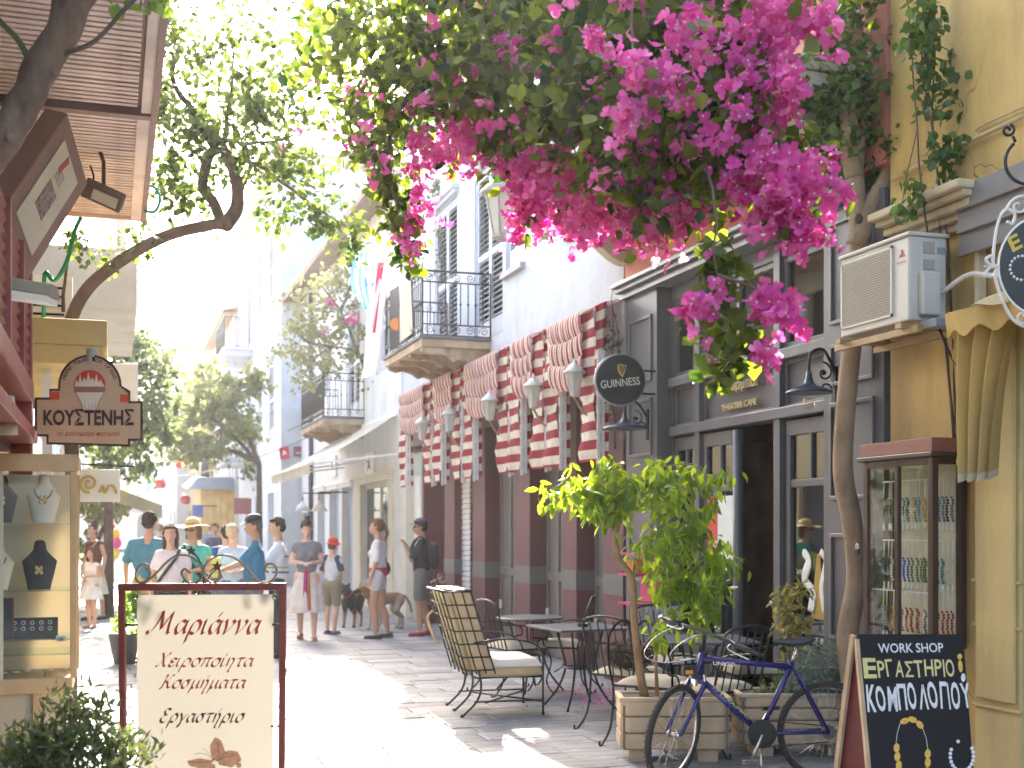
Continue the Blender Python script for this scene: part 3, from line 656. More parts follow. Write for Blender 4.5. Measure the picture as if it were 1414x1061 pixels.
# street name and red signs fixed to the near wall of the tall white house
M_plum = mat('plum_enamel', (.17, .035, .06), .4, .1, 4, 0)
p_ = fp(418, 624, 33.97); ss = thing('street_sign', 'dark plum street name plate on the near wall of the tall white house', 'street sign', p_)
O('plate', MB().box((p_.x - .25, 33.95, p_.z - .14), (p_.x + .25, 33.98, p_.z + .14)), M_plum, ss)
text('lettering', 'ΟΔΟΣ ΣΤΑΪΚΟΥ', (p_.x - .2, 33.945, p_.z - .06), (1, 0, 0), (0, 0, 1), .4, .07, M_white, ss, th=.003, bold=.02)
p_ = fp(393, 626, 33.9); ss = thing('red_sign', 'small tilted red square sign with white mark beside the street name plate', 'sign', p_)
O('plate', MB().obox((p_.x, 33.93, p_.z), (1, 0, .12), (-.12, 0, 1), (0, 1, 0), .26, .32, .03), mat('red_enamel', (.5, .03, .04), .4, .1, 4, 0), ss)
O('mark', MB().prism([(-.05, -.08), (.01, -.02), (.07, -.03), (.03, .06), (-.04, .08)], (p_.x, 33.912, p_.z), (1, 0, 0), (0, 0, 1), (0, -1, 0), .004), M_white, ss)

# ================================================================== FAR HOUSES ON THE RIGHT
M_ochre = mat('ochre_plaster', (.50, .37, .20), .85, .12, 2, .2)
M_palec = mat('pale_cream_plaster', (.66, .63, .57), .85, .1, 2, .2)
def far_house(name, label, X, y0, y1, h, m, floors, nwin, roof=M_tile, balcony=None, s=1, back=8, shm=M_shut, slm=M_lou):
    """house along the street; s=1: stands right of the street, s=-1: left"""
    t = thing(name, label, 'house', (X, (y0 + y1) / 2, 0))
    hs = []; fh = h / floors
    for f in range(floors):
        for k in range(nwin):
            c_ = y0 + (y1 - y0) * (k + .5) / nwin
            if f == 0: hs.append((c_ - .8, c_ + .8, 0, 2.5))
            else: hs.append((c_ - .5, c_ + .5, f * fh + .7, f * fh + 2.6 if fh > 3 else f * fh + 2.4))
    mb = wallx(MB(), X, y0, y1, 0, h, hs, .22, s); xb = X + s * back
    for y in (y0, y1): mb.quad((X, y, 0), (X, y, h), (xb, y, h), (xb, y, 0))
    mb.quad((X, y0, h), (X, y1, h), (xb, y1, h), (xb, y0, h)); mb.quad((X + s * .5, y0, 0), (X + s * .5, y1, 0), (X + s * .5, y1, h), (X + s * .5, y0, h))
    O('wall', mb, m, t)
    if roof:
        r_ = MB(); xo = X - s * .45
        r_.quad((xo, y0 - .2, h - .02), (xo, y1 + .2, h - .02), (X + s * back / 2, y1 + .2, h + 1.4), (X + s * back / 2, y0 - .2, h + 1.4))
        r_.quad((xb, y0 - .2, h), (xb, y1 + .2, h), (X + s * back / 2, y1 + .2, h + 1.4), (X + s * back / 2, y0 - .2, h + 1.4))
        r_.quad((xo, y0 - .2, h - .12), (xo, y1 + .2, h - .12), (X, y1 + .2, h - .1), (X, y0 - .2, h - .1)); r_.quad((xo, y0 - .2, h - .12), (xo, y1 + .2, h - .12), (xo, y1 + .2, h - .02), (xo, y0 - .2, h - .02))
        r_.add([(xo, y0 - .2, h - .02), (xb, y0 - .2, h - .02), (X + s * back / 2, y0 - .2, h + 1.4)], [(0, 1, 2)])
        O('roof', r_, roof, t)
    for (a, b, c_, d_) in hs:
        if c_ == 0: O('shop_front', MB().box((X + s * .15, a, 0), (X + s * .2, b, 2.5)).box((X + s * .1, a, 0), (X + s * .15, a + .1, 2.5)).box((X + s * .1, b - .1, 0), (X + s * .15, b, 2.5)), M_doorg, t)
        else:
            w_ = O('window', MB().box((X + s * .12, a, c_), (X + s * .16, b, d_)), M_dark, t)
            if s == 1:
                for (q, r2) in ((a, (a + b) / 2 - .01), ((a + b) / 2 + .01, b)):
                    O('shutter', MB().box((X + .04, q, c_), (X + .07, r2, d_)), shm, w_)
            else:
                for (q, r2) in ((a - .48, a - .01), (b + .01, b + .48)): O('shutter', MB().box((X + .01, q, c_), (X + .05, r2, d_)), shm, w_)
    if balcony:
        for (a, b, z) in balcony:
            b_ = O('balcony', MB().box((X - s * .9, a, z), (X, b, z + .14)), M_palec, t)
            scroll_railing('railing', b_, (X, a + .03), (X - s * .88, a + .03), z + .2, z + 1.1, nb=7, knobs=False, scroll=False)
            scroll_railing('railing', b_, (X - s * .88, a + .03), (X - s * .88, b), z + .2, z + 1.1, nb=int((b - a) * 6), knobs=False, scroll=False)
    return t
M_brn = mat('brown_shutter', (.16, .10, .07), .6, .1, 4, 0); M_blu = mat('light_blue_shutter', (.25, .42, .60), .6, .1, 4, 0)
far_house('far_house', 'pale far house with overhanging tiled eaves just past the tall white house', 4.3, 46.2, 56, 9.6, M_palec, 3, 3, balcony=[(47, 51, 6.4), (47, 51, 3.2)], shm=M_blu)
far_house('far_house', 'ochre plastered far house on the right with grey canopy over its door', 4.0, 56.3, 70, 8.6, M_ochre, 3, 4, balcony=[(58, 62, 5.8)], shm=M_brn)
far_house('far_house', 'cream far house with light blue shutters near the street end', 3.4, 70.5, 90, 11.5, M_palec, 3, 4, shm=M_blu)
kc = thing('kiosk', 'small ochre wooden kiosk with grey sheet roof at the right of the far street', 'kiosk', (3.6, 47, 0))
O('body', MB().box((3.1, 46.6, 0), (4.28, 49.5, 3.05)), mat('kiosk_ochre', (.60, .42, .16), .7, .15, 3, .1), kc)
for k in range(5): O('board', MB().box((3.12 + k * .24, 46.56, 0), (3.32 + k * .24, 46.6, 3.0)), mat('kiosk_board', (.62, .44, .18), .7, .2, 3, .1), kc)
O('roof', MB().add([(2.6, 46.0, 3.0), (4.3, 46.0, 3.0), (4.3, 50, 3.25), (2.6, 50, 3.25), (3.0, 46.6, 3.45), (4.3, 46.6, 3.45), (4.3, 49.4, 3.6), (3.0, 49.4, 3.6)], [(0, 3, 2, 1), (4, 5, 6, 7), (0, 1, 5, 4), (1, 2, 6, 5), (2, 3, 7, 6), (3, 0, 4, 7)]), mat('slate_grey', (.18, .19, .21), .6, .1, 4, 0), kc)
# street end
end = thing('end_house', 'pale plastered house with an arched doorway closing the far end of the street', 'house', (0, 96, 0))
mb = MB(); mb.box((-14, 96, 0), (12, 104, 9)); O('wall', mb, M_palec, end)
O('roof', MB().add([(-14.6, 95.4, 9), (12.6, 95.4, 9), (12.6, 104.6, 9), (-14.6, 104.6, 9), (-10, 100, 11), (8, 100, 11)], [(0, 1, 5, 4), (1, 2, 5), (2, 3, 4, 5), (3, 0, 4), (0, 3, 2, 1)]), M_tile, end)
for k, x in enumerate((-11, -7.5, -4, -.6, 2.6)):
    for z in (4.2, ): 
        w_ = O('window', MB().box((x - .5, 95.9, z), (x + .5, 95.98, z + 1.9)), M_dark, end); O('shutter', MB().box((x - .5, 95.84, z), (x - .02, 95.9, z + 1.9)), M_blu, w_); O('shutter', MB().box((x + .02, 95.84, z), (x + .5, 95.9, z + 1.9)), M_blu, w_)
    arch = [(-.8, 0), (.8, 0), (.8, 2.1)] + [(.8 * math.cos(t), 2.1 + .8 * math.sin(t)) for t in [math.pi * i / 8 for i in range(1, 8)]] + [(-.8, 2.1)]
    O('arch_door', MB().prism(arch, (x, 95.97, 0), (1, 0, 0), (0, 0, 1), (0, -1, 0), .06), M_doorg, end)
hill = MB(); 
def hf(a, b):
    x = -200 + 400 * a; y = 140 + 120 * b
    return Vector((x, y, (14 + 10 * math.sin(a * 9 + 1)) * math.sin(math.pi * min(1, b * 1.1) * .9) + 3 * mnoise.noise(Vector((x * .03, y * .03, 0)))))
hill.grid(hf, 60, 14); O('hills', hill, mat('hill_green', (.10, .12, .06), .95, .4, .1, 0), kind='structure')
# ================================================================== STRIPED AWNINGS
M_fab = stripe_mat('awning_fabric', (.84, .76, .64), (.36, .022, .045), per=.19, frac=.5)
M_fab2 = stripe_mat('awning_fabric_fine', (.82, .74, .64), (.40, .04, .07), per=.115, frac=.52)
M_alu = mat('aluminium', (.75, .75, .76), .4, .08, 10, .05, metal=.1)
def striped_awning(y0, y1, label, zt=3.95, zb=2.28, lw=.40, seed=0):
    t = thing('striped_awning', label, 'awning', (XW, (y0 + y1) / 2, zt), group='red and cream striped awnings on the maroon front')
    r_ = random.Random(seed); xf = 4.66
    j = lambda a, b, s_=.012: s_ * mnoise.noise(Vector((a * 9 + seed, b * 9, seed)))
    def top(a, b): return Vector((XW - (XW - xf + .05) * a, y0 + (y1 - y0) * b, zt - .02 - .12 * a * a + .015 * math.sin(b * math.pi * 7) * a))
    O('top', MB().grid(top, 5, 40, stf=lambda a, b: 5 + (y1 - y0) * b), M_fab2, t)
    zf = zt - .1
    for (a0, a1, nm) in ((y1 - lw, y1, 1), (y0, y0 + lw, 0)):
        def leg(a, b):
            z = zf + (zb - zf) * b; wv = .055 * abs(math.sin(b * math.pi * 8.2)) * (1 if b < .97 else 0)
            yy = a1 - a * (a1 - a0)
            if a > .99 and nm == 0: yy = yy
            if a < .01: yy += wv
            return Vector((xf + .02 * math.sin(b * 11 + seed + a * 4) + j(a, b, .02), yy, z))
        O('side_strip', MB().grid(leg, 6, 48, stf=lambda a, b: 9 + (zf - zb) * b), M_fab, t)
        ye = a0 if nm == 1 else a0
        def cheek(a, b): return Vector((xf + .13 * a, ye - .005 + .03 * math.sin(a * 7 + b * 5), zf + (zb + .02 - zf) * b + .06 * a * (1 - b)))
        O('cheek', MB().grid(cheek, 6, 40, stf=lambda a, b: 9.05 + (zf - zb) * b), M_fab, t)
        rl = MB(); 
        for k in range(2): rl.bar((xf + .02 + .045 * k, ye - .035, zb - .05 + .02 * k), (xf + .02 + .045 * k, ye - .035, zf - .45), .012, .036)
        O('rail', rl, M_alu, t)
    sw = r_.uniform(.0, .10); nr = 3
    def fest(a, b):
        q = a * nr; k = min(int(q), nr - 1); f = q - k
        sag = .05 * math.sin(b * math.pi) * (k + f)
        z = zf + .0 - a * (.58 + sw) - sag * .6 + .035 * math.sin(f * math.pi * 1.6)
        out = (.015 + .055 * math.sin(math.pi * min(1, f * 1.05)) ** .8) * (1 - .12 * k)
        rip = .010 * math.sin(b * 42 + k * 2 + seed) * f
        return Vector((xf - .01 - out - rip, y0 + lw * .62 + (y1 - y0 - lw * 1.24) * b + .01 * math.sin(a * 9 + seed), z))
    O('gathered_front', MB().grid(fest, 42, 60, stf=lambda a, b: 5 + (y1 - y0) * b), M_fab2, t)
    for k, z in (enumerate((zf - .16, zf - .38)) if seed == 0 else ()):
        O('batten', MB().bar((xf - .02, y0 + lw, z), (xf - .02, y1 - lw, z), .02, .05), mat('batten_cream', (.6, .55, .45), .7, .1, 5, 0), t)
    return t
for k, (a, b, lb) in enumerate(((11.6, 13.1, 'striped awning nearest the round black sign, tallest in view'), (13.18, 14.45, 'second striped awning from the round black sign'),
                                (14.52, 16.5, 'third striped awning from the round black sign, under the balcony end'), (16.7, 18.2, 'striped awning over the roller shutter side, second from the far end'),
                                (18.4, 20.5, 'farthest striped awning beside the pale shops'))):
    striped_awning(a, b, lb, seed=k)

# ================================================================== CARRIAGE LANTERNS
M_lamp = mat('lantern_paint', (.55, .55, .53), .45, .15, 12, .1, 60, metal=.2)
M_bronze = mat('bracket_bronze', (.28, .20, .10), .5, .2, 12, .1)
M_frost = mat('frosted_glass', (.62, .62, .58), .25, .05, 6, 0, trans=(.7, .7, .62), tfac=.4)
def lantern_parts(t, c, s=1.0, frame=M_lamp, glassm=M_frost):
    """square tapered lantern, c = centre"""
    def P(x, y, z): return (c[0] + x * s, c[1] + y * s, c[2] + z * s)
    g = MB(); n = 6
    g.lathe(P(0, 0, -.15), [(.045 * s, 0), (.085 * s, .22 * s)], n, smooth=False); O('glass', g, glassm, t)
    r_ = MB()
    for k in range(n):
        a = 2 * math.pi * k / n; r_.bar(P(.047 * math.cos(a), .047 * math.sin(a), -.15), P(.088 * math.cos(a), .088 * math.sin(a), .07), .01 * s)
    r_.lathe(P(0, 0, -.18), [(.02 * s, 0), (.055 * s, .02 * s), (.05 * s, .035 * s)], n, smooth=False)
    O('frame', r_, frame, t)
    O('cap', MB().lathe(P(0, 0, .07), [(.115 * s, 0), (.118 * s, .012 * s), (.07 * s, .055 * s), (.035 * s, .09 * s), (.02 * s, .1 * s), (.022 * s, .12 * s), (.006 * s, .15 * s)], n * 2), frame, t)
pcs = [(11.83, 'nearest the round black sign'), (13.13, 'between the two nearest striped awnings'), (14.82, 'between the second and third striped awnings'), (16.77, 'below the iron balcony'), (18.36, 'beside the white roller shutter')]
for y, lb in pcs:
    t = thing('wall_lantern', 'pale carriage lantern on a curled bracket, ' + lb, 'lantern', (4.62, y, 3.1), group='carriage lanterns on the maroon pillars')
    lantern_parts(t, (4.52, y, 3.12))
    O('bracket', MB().tube(catmull([(XW, y, 2.78), (4.80, y, 2.74), (4.66, y, 2.76), (4.58, y, 2.84), (4.52, y, 2.94)], 5), .014, 7).tube(spiral((4.74, y, 2.82), (1, 0, 0), (0, 0, 1), .01, .06, 0, 5), .009, 6).lathe((XW, y, 2.78), [(.05, 0), (.04, .02)], 10, (-1, 0, 0)), M_bronze, t)
t = thing('street_lantern', 'large old street lantern on a wall arm under the pink flowers', 'street lamp', (4.1, 12.9, 5.1))
cc = pt(693, 287, 13.4); lantern_parts(t, cc, 2.05, mat('old_lantern', (.33, .31, .28), .5, .2, 10, .1), M_frost)
O('arm', MB().tube(catmull([(XW, cc.y + .1, cc.z + .5), (4.6, cc.y + .05, cc.z + .62), (4.2, cc.y, cc.z + .6), (cc.x, cc.y, cc.z + .42)], 6), .02, 7), M_blackiron, t)

# ================================================================== BARN LAMPS, ROUND SIGN
M_enam = mat('dark_enamel', (.03, .045, .07), .35, .2, 8, 0)
M_bulb = glass('bulb_glass', (.95, .93, .88), alpha=.2)
def barn_lamp(label, y, xs, zs, ztop, r=.2):
    t = thing('barn_lamp', label, 'wall lamp', (xs, y, zs), group='enamel barn lamps on the café front')
    O('shade', MB().lathe((xs, y, zs), [(r, 0), (r * 1.02, .008), (r * .8, .03), (r * .35, .055), (r * .22, .075), (.022, .12), (.018, .16)], 28), M_enam, t)
    O('bulb', MB().lathe((xs, y, zs - .11), [(.012, 0), (.04, .02), (.045, .05), (.03, .1), (.02, .12)], 14), M_bulb, t)
    b = MB(); b.tube(catmull([(xs, y, zs + .15), (xs, y, ztop - .08), (xs + .02, y, ztop), (xs + .12, y, ztop + .02), (XW - .02, y, ztop - .12), (XW - .012, y, zs + .05)], 6), .011, 7)
    b.tube(spiral((xs + .12, y, ztop - .14), (1, 0, 0), (0, 0, 1), .012, .075, 1.5, 8), .007, 6); b.tube(spiral((XW - .07, y, zs + .03), (1, 0, 0), (0, 0, 1), .01, .05, 3, 9), .007, 6)
    b.box((XW - .02, y - .025, zs - .1), (XW, y + .025, zs + .2)); b.ell((xs + .12, y, ztop - .14), .02, 8)
    O('bracket', b, M_blackiron, t)
barn_lamp('dark enamel barn lamp hanging below the round black sign', 10.95, 4.70, wh(868, 592, 4.7), wh(880, 560, 4.8) + .02, .22)
barn_lamp('dark enamel barn lamp on a hooked arm beside the tree trunk', 7.7, 4.73, wh(1120, 543, 4.73), wh(1130, 487, 4.8), .165)
cG = fp(856, 525, 10.78); gs = thing('round_sign', 'round black double-sided beer sign projecting from the café pilaster', 'sign', cG)
ax = Vector((-.18, -1, 0)).normalized(); rg = .235
O('disc', MB().lathe(cG - ax * .04, [(rg * .97, 0), (rg, .012), (rg, .068), (rg * .97, .08)], 48, ax), mat('sign_black', (.008, .008, .009), .45, .1, 5, 0, spec=.25), gs)
O('rim', MB().tube([cG + (Vector((0, 0, 1)) * math.sin(a) + ax.cross(Vector((0, 0, 1))) * math.cos(a)) * rg * 1.005 + ax * .0 for a in [2 * math.pi * k / 48 for k in range(48)]], .016, 6, closed=True), mat('rim_grey', (.3, .32, .35), .4, .1, 5, 0, metal=.4), gs)
gu = Vector((0, 0, 1)).cross(ax).normalized(); gu = gu if gu.x > 0 else -gu
tilt = (gu + UP * .12).normalized(); tv = (UP - gu * .12).normalized()
text('lettering', 'GUINNESS', cG + ax * .041 - gu * .19 - UP * .09, tilt, tv, .38, .075, mat('letter_cream', (.6, .58, .52), .5, .05, 5, 0), gs, th=.003, bold=.01)
hp = MB(); ho = cG + ax * .045 + gu * .0 + UP * .075
def HP(a, b): return ho + gu * a + UP * b
hp.tube(catmull([HP(-.03, .06), HP(0, .065), HP(.035, .055), HP(.05, .06)], 4), .006, 5); hp.tube(catmull([HP(-.03, .06), HP(-.02, 0), HP(.015, -.05)], 4), .008, 5); hp.tube([HP(.05, .06), HP(.035, 0), HP(.015, -.05)], .005, 5)
for k in range(5): hp.tube([HP(-.018 + .011 * k, .055), HP(-.012 + .008 * k, -.015 - .004 * k)], .0018, 4)
O('harp_emblem', hp, mat('gold_print', (.55, .42, .12), .4, .1, 5, 0), gs)
ar = MB(); 
for z in (.1, -.12): ar.bar(cG + UP * z + Vector((.18, .02, 0)), (XW, 10.8, cG.z + z), .018)
O('arm', ar, M_blackiron, gs)

# ================================================================== FLAGS on the balcony
fl = thing('greek_flag', 'blue and white striped flag hanging limp from a slanted pole beyond the balcony', 'flag', (3.6, 18.3, 4.4))
M_fblue = mat('flag_blue', (.05, .20, .52), .8, .05, 4, 0, trans=(.1, .35, .8), tfac=.4); M_fwhite = mat('flag_white', (.75, .75, .75), .8, .04, 4, 0, trans=(.85, .85, .85), tfac=.4)
M_fred = mat('flag_red', (.45, .02, .10), .8, .05, 4, 0, trans=(.8, .05, .15), tfac=.4)
zf_ = 19.2
def PF(px, py, dz=0): return pt(px, py, zf_ + dz)
# cloth hung as narrow vertical stripes with folds
edges_t = [480, 486, 492, 497, 501, 505]
for k in range(5):
    wv = lambda b: 3 * math.sin(b * 7 + k)
    mbk = MB().grid(lambda a, b: PF(edges_t[k] + (edges_t[k + 1] - edges_t[k]) * a + b * 9 + 2.5 * math.sin(b * 6 + k * .5), 328 + 8 * k * .6 + b * (78 + 6 * k), .12 * math.sin(b * 5 + (k + a) * 1.6)), 4, 20)
    O('stripe', mbk, M_fblue if k % 2 == 0 else M_fwhite, fl)
O('pole', MB().tube([PF(545, 470, -.4), PF(478, 318, 0)], .018, 6), M_white, fl)
f2 = thing('red_white_flag', 'long white flag with a red field and white cross hanging beside the balcony', 'flag', (3.7, 17.5, 4.3))
zf_ = 18.2
O('cloth', MB().grid(lambda a, b: PF(522 + 20 * a - b * (24 - 4 * a) + 2 * math.sin(b * 9), 345 + b * 178 - 8 * a, .14 * math.sin(a * 7 + b * 3)), 12, 30), M_fwhite, f2)
O('red_field', MB().grid(lambda a, b: PF(523 + 9 * a - (b * .55 + .06) * 22, 362 + b * 98, .14 * math.sin(a * 3.5 + b * 2) - .03), 8, 20), M_fred, f2)
O('cross', MB().grid(lambda a, b: PF(521 + 9 * a - 9, 405 + b * 12, -.09), 3, 3), M_fwhite, f2)
O('pole', MB().tube([PF(560, 470, -.4), PF(536, 325, 0)], .018, 6), M_white, f2)
bs = thing('balcony_banner', 'cream framed banner with an orange emblem leaning on the balcony end', 'banner', (3.9, 18, 4.4))
A_, B_, C_, D_ = pt(541, 402, 18.0), pt(567, 384, 17.2), pt(570, 460, 17.2), pt(541, 482, 18.0)
O('frame', MB().add([A_ - RIGHT * .03, B_ + RIGHT * .03, C_ + RIGHT * .03 - UP * .04, D_ - RIGHT * .03 - UP * .04, A_ + FWD * .05, B_ + FWD * .05, C_ + FWD * .05, D_ + FWD * .05], [(0, 3, 2, 1), (4, 5, 6, 7), (0, 1, 5, 4), (1, 2, 6, 5), (2, 3, 7, 6), (3, 0, 4, 7)]), M_blackiron, bs)
O('panel', MB().quad(A_ - FWD * .012, B_ - FWD * .012, C_ - FWD * .012, D_ - FWD * .012), mat('banner_cream', (.62, .56, .42), .8, .1, 4, 0), bs)
O('emblem', MB().lathe(pt(547, 448, 17.72), [(.09, 0), (.09, .01)], 16, -FWD), mat('emblem_orange', (.6, .18, .03), .7, .1, 4, 0), bs)

# ================================================================== AIR CONDITIONER
M_ac = mat('ac_cream', (.55, .52, .46), .5, .06, 3, .05, 30, dirt=(.42, .38, .31), dlim=(.55, .75))
acb = wp(1255, 440, 4.6); y0 = 6.36; y1 = 7.02; z0 = 2.86; z1 = 3.375
ac = thing('air_conditioner', 'cream outdoor air conditioner unit mounted on the yellow wall above the glass cabinet', 'air conditioner', (4.75, 6.7, z0))
O('casing', MB().box((4.6, y0, z0), (4.87, y1 + .08, z1)), M_ac, ac, bevel=.012)
O('lid', MB().box((4.585, y0 - .015, z1), (4.885, y1 + .09, z1 + .025)), M_ac, ac, bevel=.01)
fr = MB(); a, b, c_, d_ = 6.52, y1 + .06, z0 + .05, z1 - .03
for q in ((a, c_, b, c_ + .015), (a, d_ - .015, b, d_), (a, c_, a + .015, d_), (b - .015, c_, b, d_)): fr.box((4.588, q[0], q[1]), (4.6, q[2], q[3]))
fg = O('fan_grille', fr, M_ac, ac)
gm = mk_mesh('grille_bar', MB().box((-.003, -.27, -.0025), (.003, .27, .0025)), mat('ac_bar', (.50, .46, .40), .5, .05, 5, 0))
for k in range(28): piece('grille_bar', gm, fg, (4.592, (a + b) / 2, c_ + .025 + k * .0155))
O('grille_shade', MB().box((4.596, a + .01, c_ + .01), (4.5995, b - .01, d_ - .01)), mat('ac_shadow', (.38, .34, .28), .6, .05, 5, 0), ac)  # darker sheet behind the bars, grille shade put into its colour
O('service_cover', MB().box((4.66, y0 - .05, z0 + .03), (4.80, y0, z0 + .3)), M_ac, ac, bevel=.015)
O('handle_recess', MB().box((4.70, y0 - .006, z1 - .1), (4.78, y0, z1 - .03)).box((4.70, y0 - .006, z1 - .2), (4.78, y0, z1 - .14)), mat('ac_recess_shade', (.36, .32, .26), .6, .05, 5, 0), ac, kind='stuff')  # raised plates, the shade of the recesses put into their darker colour
O('rating_plate', MB().box((4.80, y0 - .004, z1 - .1), (4.86, y0, z1 - .06)), mat('plate_grey', (.25, .27, .3), .5, .1, 8, 0), ac)
rd = mat('logo_red', (.45, .02, .02), .5, .05, 5, 0); lg = MB()
for a_ in (90, 210, 330):
    cx, cz = 6.43 + .0, z1 - .1; u = Vector((0, -math.cos(R(a_)), math.sin(R(a_)))); v = Vector((0, -math.cos(R(a_ + 90)), math.sin(R(a_ + 90))))
    lg.prism([(0, 0), (.013, -.009), (.028, 0), (.013, .009)], (4.599, cx, cz), u * 1.1, v * 1.1, (-1, 0, 0), .003)
O('logo', lg, rd, ac, kind='stuff')
text('lettering', 'MITSUBISHI', (4.597, 6.475, z1 - .155), (0, -1, 0), (0, 0, 1), .085, .012, rd, ac, th=.001, bold=.02)
tr = MB(); tr.box((4.5, 6.30, 2.80), (4.93, 6.36, 2.83)); tr.box((4.5, 6.95, 2.80), (4.93, 7.0, 2.83)); tr.bar((4.56, 6.2, 2.785), (4.56, 7.08, 2.785), .04); tr.bar((4.86, 6.2, 2.785), (4.86, 7.08, 2.785), .04)
O('bracket', tr, M_wood, ac)
O('drip_tray', MB().box((4.66, 6.18, 2.80), (4.9, 6.34, 2.85)), mat('tray_grey', (.25, .27, .30), .5, .1, 5, 0), ac, bevel=.004)
pp = MB(); pp.tube(catmull([(4.8, 6.31, 3.03), (4.83, 6.1, 3.1), (4.87, 5.9, 3.06), (4.9, 5.4, 3.04)], 6), .016, 8)
O('pipe', pp, mat('pipe_white', (.62, .58, .5), .6, .1, 5, .1), ac)
O('pipe', MB().box((4.9, 6.1, 2.2), (4.95, 6.14, 3.3)), mat('trunking', (.55, .48, .33), .6, .1, 5, .1), ac)
O('cable', MB().tube(catmull([(4.75, 6.3, 2.85), (4.8, 6.2, 2.6), (4.88, 6.12, 2.5), (4.93, 6.1, 2.45)], 6), .008, 6), M_blackiron, ac)

# ================================================================== DISPLAY CABINET with beads
M_mahog = mat('dark_mahogany', (.055, .028, .022), .35, .25, 6, .1, 40)
cbx = thing('display_cabinet', 'dark framed glass wall cabinet full of worry beads with a red-brown top board', 'cabinet', (4.83, 6.62, .9))
X0, X1, y0, y1, z0, z1 = 4.70, 4.945, 6.27, 6.99, .86, 2.03
f = MB(); s_ = .045
for (x, y) in ((X0, y0), (X0, y1 - s_), (X1 - s_, y0), (X1 - s_, y1 - s_)): f.box((x, y, z0), (x + s_, y + s_, z1))
f.box((X0, y0 + (y1 - y0) * .48, z0), (X0 + .03, y0 + (y1 - y0) * .48 + .035, z1))
for z in (z0, z1 - s_): f.box((X0 + .002, y0 + .002, z), (X1, y0 + s_ - .002, z + s_)).box((X0 + .002, y0 + s_, z), (X0 + s_ - .002, y1 - s_, z + s_)).box((X0 + .002, y1 - s_ + .002, z), (X1, y1 - .002, z + s_))
f.box((X0 + .004, y0 + .004, z0 - .0), (X1, y1 - .004, z0 + .02)).box((X1 - .02, y0 + s_, z0), (X1 - .001, y1 - s_, z1))
f = O('frame', f, M_mahog, cbx, bevel=.004)
O('rim', MB().box((X0 - .03, y0 - .03, z1), (X1, y1 + .03, z1 + .03)), M_mahog, cbx, bevel=.006)
O('top_board', MB().box((X0 - .015, y0 - .015, z1 + .03), (X1, y1 + .015, z1 + .115)), mat('red_brown_board', (.23, .085, .06), .6, .15, 6, .2), cbx, bevel=.004)
O('pane', MB().box((X0 + .012, y0 + s_, z0 + s_), (X0 + .016, y1 - s_, z1 - s_)), M_glass, cbx); O('pane', MB().box((X0 + s_, y0 + .012, z0 + s_), (X1 - s_, y0 + .016, z1 - s_)), M_glass, cbx)
O('back_panel', MB().box((X1 - .03, y0 + s_, z0 + .02), (X1 - .021, y1 - s_, z1)), mat('cab_back', (.62, .56, .42), .8, .2, 5, .1), cbx)
O('rod', MB().bar((X0 + .04, y0 + .05, 1.2), (X0 + .04, y1 - .05, 1.2), .008).bar((X0 + .12, y0 + .05, 1.52), (X0 + .12, y1 - .05, 1.52), .008).bar((X0 + .12, y0 + .05, 1.9), (X0 + .12, y1 - .05, 1.9), .008), M_alu, cbx)
bc = [(.03, .06, .10), (.25, .03, .02), (.45, .28, .06), (.04, .16, .20), (.02, .02, .02), (.10, .14, .05), (.04, .10, .35), (.5, .45, .35)]
bmats = [mat('bead%d' % i, tuple(min(.8, q * 1.5) for q in c), .25, .2, 30, 0) for i, c in enumerate(bc)]
thread = mat('tassel_cream', (.82, .78, .66), .9, .1, 20, 0)
cnt = 0
for row, zt_ in enumerate((1.9, 1.52, 1.2)):
    n_ = 17
    for k in range(n_):
        for side in (0, 1):
            if side == 1 and k > 4: continue
            y = y0 + .07 + k * (y1 - y0 - .14) / (n_ - 1); x = X0 + .12 + rnd.uniform(-.015, .015)
            if side: y = y0 + .07 + rnd.uniform(-.01, .01); x = X0 + .06 + k * .033
            m_ = bmats[(row * 3 + k // 3 + side * 2 + rnd.randint(0, 1)) % 8]
            s0 = MB(); top = zt_
            s0.tube([(x, y - .004, top), (x, y, top - .12)], .0035, 4); s0.tube([(x, y - .003, top - .12 - .15), (x, y, top - .34 + .02)], [.004, .009], 5)
            st_ = O('bead_strand', s0, thread, cbx)
            b_ = MB(); 
            for q in range(9): b_.ell((x + .004 * math.sin(q), y + .005 * math.cos(q * 2), top - .115 - q * .0175), (.0095, .0095, .009), 6)
            O('beads', b_, m_, st_, kind='stuff')
lk = thing('cabinet_padlock', 'small dark padlock hanging on the cabinet edge by the tree trunk', 'padlock', (4.68, 7.0, 1.45))
O('body', MB().box((4.66, 6.995, 1.42), (4.68, 7.03, 1.46)), M_blackiron, lk, bevel=.003); O('shackle', MB().tube(catmull([(4.67, 7.0, 1.46), (4.67, 7.005, 1.49), (4.67, 7.022, 1.49), (4.67, 7.026, 1.46)], 5), .004, 6), M_alu, lk)

